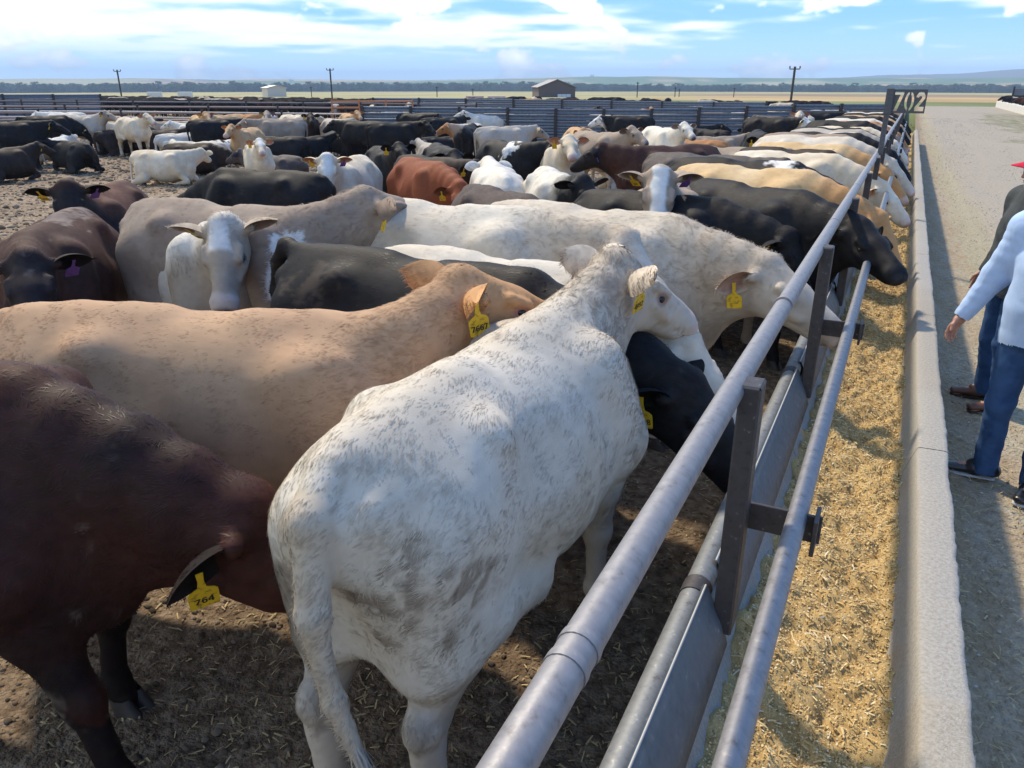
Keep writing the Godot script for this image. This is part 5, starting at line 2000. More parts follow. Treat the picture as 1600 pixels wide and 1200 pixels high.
func build_trees() -> void:
	var rng := RandomNumberGenerator.new()
	rng.seed = 900
	var leaf := tint_mat(0.8, 0.2)
	var dens := Util.make_noise(901, 0.012, 2)
	for v in 3:
		var m := tree_mesh(910 + v)
		var where := []
		var tints := PackedColorArray()
		for i in 1900:
			var a := deg_to_rad(rng.randf_range(-66.0, 14.0))
			var r := rng.randf_range(1350.0, 2100.0)
			var x := sin(a) * r
			var z := -cos(a) * r
			if dens.get_noise_2d(x, z) < -0.30: continue
			var s := rng.randf_range(0.9, 1.75) * (1.0 if rad_to_deg(a) < -20.0 else 0.85)
			where.append(Transform3D(Basis(Vector3.UP, rng.randf() * TAU).scaled(Vector3(s * 1.5, s, s * 1.5)), Vector3(x, land_height(x, z) - 0.3, z)))
			var t := rng.randf_range(0.75, 1.3)
			tints.append(Color(t, t, t))
		var o := stuff(self, ["river_trees", "river_willows", "river_poplars"][v], m, leaf, where, tints)
		describe(o, ["hazy belt of broad river trees below the far hills", "shorter bushy trees mixed through the hazy river belt", "taller trees rising from the hazy river belt"][v], "trees")
	# farmsteads on the skyline
	var hm := plain_mat(Color(0.6, 0.6, 0.6), 0.7)
	for f in [[925, 124.5, 3300.0], [1032, 126.0, 3300.0], [1372, 122.0, 3600.0], [1505, 121.5, 3500.0], [1540, 122.0, 3500.0], [455, 124.0, 3000.0]]:
		var q: Vector3 = EYE + ray(f[0], f[1]).normalized() * f[2]
		q.y = land_height(q.x, q.z)
		barn_at(q, rng.randf() * 3.0, 9.0, 16.0, 4.0, 7.0, Color(0.6, 0.6, 0.6), Color(0.35, 0.35, 0.37), "farmhouse", "tiny pale farm building on the hazy skyline hill", "farmhouse").set_meta("group", "farm buildings on the skyline")
		for i in 5:
			pass
# ------------------------------------------------------------------ people (local: facing +x, right hand +z, feet at y = 0)
func join_bodies(list: Array) -> ArrayMesh:
	var v := PackedVector3Array()
	var nr := PackedVector3Array()
	var idx := PackedInt32Array()
	var col := PackedColorArray()
	for b in list:
		var start := v.size()
		v.append_array(b.verts)
		nr.append_array(b.normals)
		for i in b.indices:
			idx.append(i + start)
		if b.colors.size() == b.verts.size():
			col.append_array(b.colors)
		else:
			for i in b.verts.size():
				col.append(Color.WHITE)
	var arr := []
	arr.resize(Mesh.ARRAY_MAX)
	arr[Mesh.ARRAY_VERTEX] = v
	arr[Mesh.ARRAY_NORMAL] = nr
	arr[Mesh.ARRAY_INDEX] = idx
	arr[Mesh.ARRAY_COLOR] = col
	var m := ArrayMesh.new()
	m.add_surface_from_arrays(Mesh.PRIMITIVE_TRIANGLES, arr)
	return m

class Man extends RefCounted:
	var joints := {}
	var bodies := {}
	var fold: FastNoiseLite
	var fold2: FastNoiseLite

	func _init(j: Dictionary) -> void:
		joints = j
		fold = Util.own_noise(601, 5.0, 1)
		fold2 = Util.own_noise(602, 2.6, 1)

	func crease(b: Body, amount: float, squash: Vector3) -> void:
		# wrinkles of cloth as real relief
		for i in b.verts.size():
			var p := b.verts[i]
			var q := p * squash
			var d := (absf(fold.get_noise_3dv(q)) - 0.2) * amount + fold2.get_noise_3dv(q) * amount * 0.8
			b.verts[i] = p + b.normals[i] * d
		# fresh normals
		var acc := PackedVector3Array()
		acc.resize(b.verts.size())
		for t in range(0, b.indices.size(), 3):
			var a := b.indices[t]
			var c := b.indices[t + 1]
			var e := b.indices[t + 2]
			var n := (b.verts[e] - b.verts[a]).cross(b.verts[c] - b.verts[a])
			acc[a] += n
			acc[c] += n
			acc[e] += n
		for i in acc.size():
			if acc[i].length_squared() > 0.0:
				b.normals[i] = acc[i].normalized()

	func trim(b: Body, keep: Callable) -> void:
		var out := PackedInt32Array()
		for t in range(0, b.indices.size(), 3):
			if keep.call((b.verts[b.indices[t]] + b.verts[b.indices[t + 1]] + b.verts[b.indices[t + 2]]) / 3.0):
				out.append_array(b.indices.slice(t, t + 3))
		b.indices = out

	func limbs(b: Body, names: Array, radii: Array, k := 0.03) -> void:
		for i in names.size() - 1:
			b.bone(joints[names[i]], joints[names[i + 1]], radii[i], radii[i + 1], -1, -1, Vector3.FORWARD, k)

	func torso(b: Body, grow: float) -> void:
		var j := joints
		b.bone(j.hip + Vector3(0, -0.04, 0), j.hip + Vector3(0.0, 0.10, 0), 0.165 + grow, 0.160 + grow, 0.115 + grow, 0.118 + grow, Vector3.RIGHT, 0.06)
		b.bone(j.hip + Vector3(0, 0.08, 0), j.chest, 0.158 + grow, 0.175 + grow, 0.125 + grow * 1.2, 0.120 + grow, Vector3.RIGHT, 0.08)
		b.bone(j.chest, j.neck + Vector3(-0.01, -0.06, 0), 0.175 + grow, 0.11 + grow, 0.118 + grow, 0.075 + grow, Vector3.RIGHT, 0.06)
		b.bone(j.neck + Vector3(-0.015, -0.075, 0), j.rsho, 0.06 + grow, 0.066 + grow, -1, -1, Vector3.UP, 0.06)
		b.bone(j.neck + Vector3(-0.015, -0.075, 0), j.lsho, 0.06 + grow, 0.066 + grow, -1, -1, Vector3.UP, 0.06)

	func skin() -> void:
		var j := joints
		var b := Body.new()
		b.cell = 0.014
		torso(b, -0.022)
		limbs(b, ["rsho", "relb", "rwri"], [0.05, 0.042, 0.026])
		limbs(b, ["lsho", "lelb", "lwri"], [0.05, 0.042, 0.026])
		limbs(b, ["rhip", "rkne", "rank"], [0.075, 0.055, 0.035])
		limbs(b, ["lhip", "lkne", "lank"], [0.075, 0.055, 0.035])
		b.bone(j.rank, j.rtoe, 0.03, 0.028)
		b.bone(j.lank, j.ltoe, 0.03, 0.028)
		b.bone(j.neck + Vector3(0, -0.08, 0), j.head + Vector3(-0.015, -0.06, 0), 0.060, 0.056, -1, -1, Vector3.RIGHT, 0.04)
		b.mesh_it()
		bodies["trunk"] = b

	func hand(which: String, wrist: Vector3, along: Vector3, palm: Vector3, grip: float) -> void:
		# along: wrist to knuckles; palm: the way the palm faces; grip bends the fingers
		var b := Body.new()
		b.cell = 0.0045
		b.smooth_join = 0.012
		along = along.normalized()
		palm = (palm - along * palm.dot(along)).normalized()
		var side := along.cross(palm).normalized()
		var thumb_side := 1.0 if which == "r" else -1.0
		b.bone(wrist - along * 0.03, wrist + along * 0.02, 0.028, 0.031, 0.022, 0.020, palm, 0.02)
		b.bone(wrist + along * 0.015, wrist + along * 0.085, 0.034, 0.041, 0.018, 0.014, palm, 0.02)
		var spread := [-0.030, -0.010, 0.010, 0.029]
		var lens := [0.068, 0.078, 0.074, 0.058]
		for i in 4:
			var root: Vector3 = wrist + along * (0.086 - 0.004 * absf(i - 1.2)) + side * thumb_side * -spread[i]
			var bend := grip * (0.85 + 0.12 * i)
			var d1 := along.rotated(side, 0.0)
			d1 = (along * cos(bend * 0.5) + palm * sin(bend * 0.5)).normalized()
			var d2 := (along * cos(bend * 1.3) + palm * sin(bend * 1.3)).normalized()
			var d3 := (along * cos(bend * 2.0) + palm * sin(bend * 2.0)).normalized()
			var p1: Vector3 = root + d1 * lens[i] * 0.45
			var p2: Vector3 = p1 + d2 * lens[i] * 0.32
			var p3: Vector3 = p2 + d3 * lens[i] * 0.25
			b.bone(root - along * 0.015, p1, 0.0098, 0.0088, -1, -1, palm, 0.006)
			b.bone(p1, p2, 0.0088, 0.0080, -1, -1, palm, 0.004)
			b.bone(p2, p3, 0.0080, 0.0066, -1, -1, palm, 0.004)
		var tr := wrist + along * 0.028 + side * thumb_side * 0.030 + palm * 0.006
		var t1 := tr + (along * 0.65 + side * thumb_side * 0.6 + palm * 0.45).normalized() * 0.040
		var t2 := t1 + (along * 0.85 + side * thumb_side * 0.15 + palm * 0.5).normalized() * 0.032
		b.bone(wrist + along * 0.015 + side * thumb_side * 0.015, tr, 0.018, 0.015, -1, -1, palm, 0.015)
		b.bone(tr, t1, 0.0125, 0.0105, -1, -1, palm, 0.008)
		b.bone(t1, t2, 0.0105, 0.0078, -1, -1, palm, 0.005)
		b.mesh_it()
		bodies["hand_" + which] = b

	func face(face_dir: Vector3) -> void:
		var h: Vector3 = joints.head
		var f := face_dir.normalized()
		var s := f.cross(Vector3.UP).normalized()
		var u := s.cross(f).normalized()
		var b := Body.new()
		b.cell = 0.0065
		b.smooth_join = 0.025
		var P := func(x: float, y: float, z: float) -> Vector3: return h + f * x + u * y + s * z
		b.bone(P.call(-0.035, 0.035, 0), P.call(0.025, 0.04, 0), 0.078, 0.072, 0.088, 0.082, u, 0.03)
		b.bone(P.call(0.02, -0.01, 0), P.call(0.035, -0.075, 0), 0.066, 0.048, 0.055, 0.045, f, 0.04)
		b.bone(P.call(0.055, -0.093, 0), P.call(0.062, -0.090, 0), 0.026, 0.022, 0.018, 0.018, u, 0.03)
		b.bone(P.call(0.078, 0.020, 0), P.call(0.102, -0.022, 0), 0.010, 0.014, 0.012, 0.012, f, 0.014)
		b.bone(P.call(0.088, -0.026, -0.012), P.call(0.088, -0.026, 0.012), 0.009, 0.009, -1, -1, u, 0.008)
		for z in [-1.0, 1.0]:
			b.bone(P.call(0.074, 0.032, z * 0.014), P.call(0.062, 0.033, z * 0.046), 0.010, 0.010, -1, -1, u, 0.02)
			b.bone(P.call(0.060, -0.012, z * 0.038), P.call(0.05, -0.016, z * 0.05), 0.018, 0.016, -1, -1, u, 0.02)
			b.bone(P.call(0.081, 0.012, z * 0.030), P.call(0.083, 0.012, z * 0.034), 0.012, 0.012, 0.008, 0.008, u, 0.012, true)
			b.bone(P.call(-0.012, 0.022, z * 0.078), P.call(-0.018, -0.018, z * 0.076), 0.020, 0.014, 0.010, 0.009, s, 0.008)
		b.bone(P.call(0.083, -0.051, -0.022), P.call(0.083, -0.051, 0.022), 0.0075, 0.0075, 0.006, 0.006, u, 0.006)
		b.bone(P.call(0.081, -0.062, -0.018), P.call(0.081, -0.062, 0.018), 0.0085, 0.0085, 0.007, 0.007, u, 0.006)
		b.bone(P.call(0.09, -0.0565, -0.024), P.call(0.09, -0.0565, 0.024), 0.003, 0.003, 0.002, 0.002, u, 0.003, true)
		b.mesh_it()
		bodies["head"] = b
		joints["eye_r"] = P.call(0.072, 0.012, 0.031)
		joints["eye_l"] = P.call(0.072, 0.012, -0.031)
		# hair: a close cap over the back of the skull
		var c := Body.new()
		c.cell = 0.008
		c.bone(P.call(-0.04, 0.042, 0), P.call(0.012, 0.052, 0), 0.084, 0.076, 0.092, 0.082, u, 0.03)
		c.mesh_it()
		trim(c, func(p: Vector3) -> bool: return (p - h).dot(u) > 0.055 + 0.9 * maxf(0.0, (p - h).dot(f) - 0.02) - 0.9 * maxf(0.0, -(p - h).dot(f)) )
		bodies["hair"] = c

	func clothes(hem: float, waist: float, belly: float, loose: float) -> void:
		var j := joints
		var b := Body.new()
		b.cell = 0.012
		torso(b, 0.012 + loose)
		b.bone(j.hip + Vector3(0.02, 0.08, 0), j.hip + Vector3(0.035, 0.22, 0), 0.15 + belly, 0.15 + belly, 0.13 + belly, 0.125 + belly, Vector3.RIGHT, 0.08)
		b.bone(j.hip + Vector3(0, -0.16, 0), j.hip + Vector3(0.0, 0.06, 0), 0.198 + loose, 0.186 + loose, 0.150 + loose, 0.142 + loose, Vector3.RIGHT, 0.05)
		for s in ["r", "l"]:
			var end: Vector3 = j[s + "wri"] + (j[s + "elb"] - j[s + "wri"]).normalized() * 0.012
			b.bone(j[s + "sho"], j[s + "elb"], 0.078 + loose, 0.064 + loose, -1, -1, Vector3.FORWARD, 0.05)
			b.bone(j[s + "elb"], end, 0.062 + loose, 0.041 + loose * 0.5, -1, -1, Vector3.FORWARD, 0.03)
		b.mesh_it()
		trim(b, func(p: Vector3) -> bool: return p.y > hem + 0.035 * cos((p.z - j.hip.z) * 9.0) * signf(p.x - j.hip.x) * 0.6 and not (p.distance_to(j.neck) < 0.085 and p.y > j.neck.y - 0.035))
		for s in ["r", "l"]:
			var w: Vector3 = j[s + "wri"]
			var d: Vector3 = (w - j[s + "elb"]).normalized()
			trim(b, func(p: Vector3) -> bool: return not (p.distance_to(w) < 0.09 and (p - w).dot(d) > 0.004))
		crease(b, 0.005, Vector3(0.6, 2.0, 0.6))
		bodies["top"] = b
		# collar
		var c := Body.new()
		c.cell = 0.007
		c.smooth_join = 0.01
		for i in 14:
			var a0 := TAU * i / 14.0
			var a1 := TAU * (i + 1) / 14.0
			if cos(a0) > 0.93 and cos(a1) > 0.93:
				continue
			var drop := func(a: float) -> float: return -0.045 * maxf(0.0, cos(a))
			c.bone(j.neck + Vector3(cos(a0) * 0.075 - 0.008, drop.call(a0) - 0.008, sin(a0) * 0.078), j.neck + Vector3(cos(a1) * 0.075 - 0.008, drop.call(a1) - 0.008, sin(a1) * 0.078), 0.007, 0.007, 0.024, 0.024, Vector3.UP, 0.008)
		c.mesh_it()
		bodies["collar"] = c
		# jeans
		var k := Body.new()
		k.cell = 0.012
		k.bone(j.hip + Vector3(0, -0.05, 0), j.hip + Vector3(0, 0.10, 0), 0.178, 0.172, 0.128, 0.125, Vector3.RIGHT, 0.05)
		for s in ["r", "l"]:
			k.bone(j[s + "hip"] + Vector3(0, 0.03, 0), j[s + "kne"], 0.096, 0.070, 0.104, 0.077, Vector3.RIGHT, 0.045)
			k.bone(j[s + "kne"], j[s + "ank"] + Vector3(-0.01, -0.03, 0), 0.069, 0.064, 0.076, 0.072, Vector3.RIGHT, 0.03)
		k.mesh_it()
		trim(k, func(p: Vector3) -> bool: return p.y > 0.052 and p.y < waist)
		crease(k, 0.008, Vector3(0.8, 1.7, 0.8))
		bodies["jeans"] = k

	func shoe(which: String, sole_thick: float) -> void:
		var j := joints
		var a: Vector3 = j[which + "ank"]
		var t: Vector3 = j[which + "toe"]
		var f := Vector3(t.x - a.x, 0, t.z - a.z).normalized()
		var heel := Vector3(a.x, 0, a.z) - f * 0.055
		var b := Body.new()
		b.cell = 0.0075
		b.smooth_join = 0.03
		b.bone(heel + Vector3(0, 0.055, 0), heel + f * 0.10 + Vector3(0, 0.055, 0), 0.034, 0.038, 0.032, 0.034, Vector3.UP, 0.03)
		b.bone(heel + f * 0.10 + Vector3(0, 0.052, 0), heel + f * 0.245 + Vector3(0, 0.044, 0), 0.042, 0.037, 0.034, 0.022, Vector3.UP, 0.03)
		b.bone(heel + f * 0.025 + Vector3(0, 0.08, 0), heel + f * 0.06 + Vector3(0, 0.125, 0), 0.036, 0.042, -1, -1, f, 0.03)
		b.bone(heel + f * 0.12 + Vector3(0, 0.085, 0), heel + f * 0.06 + Vector3(0, 0.11, 0), 0.022, 0.03, -1, -1, f, 0.03)
		b.mesh_it()
		bodies["shoe_" + which] = b
		var so := Body.new()
		so.cell = 0.0075
		so.smooth_join = 0.01
		so.bone(heel + Vector3(0, sole_thick * 0.6 + 0.004, 0), heel + f * 0.12 + Vector3(0, sole_thick * 0.6 + 0.004, 0), 0.040, 0.043, sole_thick * 0.6, sole_thick * 0.6, Vector3.UP, 0.01)
		so.bone(heel + f * 0.12 + Vector3(0, sole_thick * 0.6 + 0.004, 0), heel + f * 0.255 + Vector3(0, sole_thick * 0.6 + 0.006, 0), 0.047, 0.040, sole_thick * 0.6, sole_thick * 0.55, Vector3.UP, 0.01)
		so.mesh_it()
		bodies["sole_" + which] = so

func man_joints(h: float, change: Dictionary) -> Dictionary:
	var j := {
		"hip": Vector3(0, 0.97, 0), "chest": Vector3(0.0, 1.28, 0), "neck": Vector3(-0.01, 1.50, 0), "head": Vector3(0.02, 1.635, 0),
		"rsho": Vector3(-0.01, 1.42, 0.185), "relb": Vector3(-0.02, 1.14, 0.27), "rwri": Vector3(0.06, 0.90, 0.34),
		"lsho": Vector3(-0.01, 1.42, -0.185), "lelb": Vector3(-0.02, 1.14, -0.25), "lwri": Vector3(0.20, 1.10, -0.16),
		"rhip": Vector3(0, 0.90, 0.095), "rkne": Vector3(0.02, 0.49, 0.115), "rank": Vector3(-0.02, 0.09, 0.13), "rtoe": Vector3(0.14, 0.03, 0.20),
		"lhip": Vector3(0, 0.90, -0.095), "lkne": Vector3(0.02, 0.49, -0.11), "lank": Vector3(-0.02, 0.09, -0.12), "ltoe": Vector3(0.15, 0.03, -0.14),
	}
	j.merge(change, true)
	for k in j:
		j[k] = j[k] * h
	return j

func cloth_mat(c: Color, c2: Color, seed_value: int, scale: float, weave := 0.5) -> StandardMaterial3D:
	var m := StandardMaterial3D.new()
	m.albedo_texture = noise_picture(seed_value, 0.006, 4, [[0.25, c2], [0.55, c], [0.8, c * 1.1]], 512)
	m.roughness = 0.85
	m.metallic_specular = 0.25
	m.uv1_triplanar = true
	m.uv1_scale = Vector3.ONE * scale
	m.normal_enabled = true
	m.normal_texture = bump_picture(seed_value + 1, 0.16, 2, 3.0, 512)
	m.normal_scale = weave
	return m

func on_road(u: float, v: float) -> Vector3:
	var d := ray(u, v)
	var lo := 0.2
	var hi := 200.0
	for i in 60:
		var m := (lo + hi) * 0.5
		if EYE.y + d.y * m > slope(d.z * m): lo = m
		else: hi = m
	return EYE + d * lo

func build_people() -> void:
	# the man in the pale shirt
	var a := Man.new(man_joints(1.0, {"relb": Vector3(-0.03, 1.15, 0.30), "rwri": Vector3(0.02, 0.91, 0.40), "lelb": Vector3(-0.01, 1.12, -0.26), "lwri": Vector3(0.20, 1.12, -0.13), "rtoe": Vector3(0.06, 0.03, 0.29), "rank": Vector3(-0.02, 0.09, 0.125)}))
	var c := Man.new(man_joints(1.0, {"rank": Vector3(-0.02, 0.09, 0.14), "rtoe": Vector3(0.15, 0.03, 0.18), "lwri": Vector3(0.06, 0.90, -0.30), "lelb": Vector3(-0.03, 1.14, -0.27)}))
	var j := a.joints
	var tasks := [
		func(): a.skin(), func(): a.hand("r", j.rwri, j.rwri - j.relb, Vector3(0.25, 0, -0.9), 0.55), func(): a.hand("l", j.lwri, j.lwri - j.lelb, Vector3(0.1, 0.75, 0.6), 0.75), func(): a.face(Vector3(1, -0.15, 0.15)), func(): a.clothes(0.83, 0.99, 0.012, 0.008), func(): a.shoe("r", 0.018), func(): a.shoe("l", 0.018),
		func(): c.skin(), func(): c.hand("r", c.joints.rwri, c.joints.rwri - c.joints.relb, Vector3(0.2, 0, -0.9), 0.5), func(): c.hand("l", c.joints.lwri, c.joints.lwri - c.joints.lelb, Vector3(0.2, 0, 0.9), 0.5), func(): c.face(Vector3(1, -0.12, -0.1)), func(): c.clothes(0.82, 0.99, 0.0, 0.02), func(): c.shoe("r", 0.014), func(): c.shoe("l", 0.014)]
	var id := WorkerThreadPool.add_group_task(func(i): tasks[i].call(), tasks.size(), -1, true)
	WorkerThreadPool.wait_for_group_task_completion(id)
	var skin_m := StandardMaterial3D.new()
	skin_m.albedo_texture = noise_picture(640, 0.02, 4, [[0.2, Color(0.31, 0.145, 0.095)], [0.6, Color(0.40, 0.20, 0.135)], [0.9, Color(0.46, 0.25, 0.17)]], 256)
	skin_m.uv1_triplanar = true
	skin_m.uv1_scale = Vector3.ONE * 4.0
	skin_m.roughness = 0.55
	skin_m.subsurf_scatter_enabled = true
	skin_m.subsurf_scatter_strength = 0.12
	var denim := cloth_mat(Color(0.040, 0.085, 0.185), Color(0.022, 0.052, 0.13), 650, 1.6, 0.15)
	var spot := on_road(1568, 762)
	var man := thing("person", "person in pale blue long-sleeved shirt, jeans and black shoes holding a phone", "person", spot)
	man.rotation.y = deg_to_rad(heading_from_view(1570, -112.0))
	dress(man, a, skin_m, "shirt", cloth_mat(Color(0.40, 0.52, 0.73), Color(0.36, 0.48, 0.69), 660, 2.0, 0.05), denim, plain_mat(Color(0.014, 0.013, 0.014), 0.28), plain_mat(Color(0.42, 0.42, 0.42), 0.8), Color(0.03, 0.022, 0.018))
	# shirt front: placket and buttons
	var pl := SurfaceTool.new()
	pl.begin(Mesh.PRIMITIVE_TRIANGLES)
	# phone in the left hand
	var ph := thing("phone", "black mobile phone held at chest height in the left hand", "phone", man.transform * (j.lwri + Vector3(0.105, 0.035, 0.055)))
	ph.rotation = Vector3(deg_to_rad(-35), man.rotation.y + deg_to_rad(75.0), 0)
	part(ph, "case", block(Vector3(0.076, 0.155, 0.010), 0.004), plain_mat(Color(0.01, 0.01, 0.012), 0.35))
	part(ph, "screen", block(Vector3(0.068, 0.146, 0.0012), 0.0005), plain_mat(Color(0.012, 0.012, 0.016), 0.08), at(Vector3(0, 0, -0.0058)))
	# the man with the red cap, behind him
	var spot2 := on_road(1541, 634)
	var man2 := thing("person", "person in red cap, dark grey jacket, jeans and brown boots behind the pale shirt", "person", spot2)
	man2.rotation.y = deg_to_rad(heading_from_view(1560, -158.0))
	man2.scale = Vector3.ONE * 0.985
	dress(man2, c, skin_m, "jacket", cloth_mat(Color(0.060, 0.066, 0.068), Color(0.036, 0.040, 0.042), 670, 2.0, 0.12), denim, plain_mat(Color(0.105, 0.042, 0.022), 0.5), plain_mat(Color(0.03, 0.02, 0.015), 0.8), Color(0.10, 0.09, 0.085))
	# cap: crown, brim, button and the white lettering on its front
	var cap_m := cloth_mat(Color(0.52, 0.020, 0.050), Color(0.42, 0.014, 0.036), 680, 3.0, 0.3)
	var h: Vector3 = c.joints.head
	var crown := SurfaceTool.new()
	crown.begin(Mesh.PRIMITIVE_TRIANGLES)
	var rings := []
	for k in 8:
		var t := k / 7.0
		var ring := []
		for i in 24:
			var ang := TAU * i / 24.0
			var r := sqrt(maxf(0.0, 1.0 - pow(t, 2.4)))
			ring.append(h + Vector3(cos(ang) * 0.106 * r - 0.008 + 0.008 * t, 0.052 + 0.105 * t, sin(ang) * 0.088 * r))
		rings.append(ring)
	for k in 7:
		for i in 24:
			var i2 := (i + 1) % 24
			for q in [rings[k][i], rings[k][i2], rings[k + 1][i], rings[k][i2], rings[k + 1][i2], rings[k + 1][i]]:
				crown.add_vertex(q)
	crown.generate_normals()
	var cap := part(man2, "cap", crown.commit(), cap_m)
	cap.set_meta("label", "red baseball cap with white lettering")
	var brim := SurfaceTool.new()
	brim.begin(Mesh.PRIMITIVE_TRIANGLES)
	for layer in 2:
		var dy := -0.004 * layer
		for i in 14:
			for k in 5:
				var q := []
				for o in [[i, k], [i + 1, k], [i, k + 1], [i + 1, k + 1]]:
					var ang := deg_to_rad(lerpf(-78.0, 78.0, o[0] / 14.0))
					var rr: float = lerpf(0.0, 0.085, o[1] / 5.0) * pow(maxf(cos(ang), 0.0), 0.55)
					q.append(h + Vector3(cos(ang) * 0.098 + rr * 1.0, 0.058 + dy - 0.25 * rr - 0.022 * pow(sin(ang), 2.0), sin(ang) * (0.088 + rr * 0.05)))
				for r in ([0, 2, 1, 1, 2, 3] if layer == 0 else [0, 1, 2, 1, 3, 2]):
					brim.add_vertex(q[r])
	brim.generate_normals()
	part(cap, "brim", brim.commit(), cap_m)
	# embroidered white word across the front of the crown, too small to read in full
	var word := TextMesh.new()
	word.text = "ANG"
	var sf := SystemFont.new()
	sf.font_names = PackedStringArray(["Droid Sans"])
	sf.font_weight = 800
	word.font = sf
	word.font_size = 32
	word.pixel_size = 0.0011
	word.depth = 0.003
	part(cap, "lettering", word, plain_mat(Color(0.8, 0.8, 0.82), 0.7), Transform3D(Basis(Vector3.UP, deg_to_rad(62.0)), h + Vector3(0.083, 0.098, 0.040)))

func dress(man: Node3D, m: Man, skin: Material, top_name: String, top: Material, jeans: Material, shoe: Material, sole: Material, hair: Color) -> void:
	var b := m.bodies
	part(man, "body", join_bodies([b.trunk, b.hand_r, b.hand_l, b.head]), skin)
	part(man, "hair", b.hair.to_mesh(), plain_mat(hair, 0.7))
	for e in ["eye_r", "eye_l"]:
		var s := SphereMesh.new()
		s.radius = 0.0115
		s.height = 0.023
		part(man, "eye", s, mats.get("eye_white"), Transform3D(Basis(), m.joints[e]))
	var t := part(man, top_name, b.top.to_mesh(), top)
	part(t, "collar", b.collar.to_mesh(), top)
	part(man, "jeans", b.jeans.to_mesh(), jeans)
	for s in ["r", "l"]:
		var sh := part(man, "boot" if top_name == "jacket" else "shoe", b["shoe_" + s].to_mesh(), shoe)
		part(sh, "sole", b["sole_" + s].to_mesh(), sole)
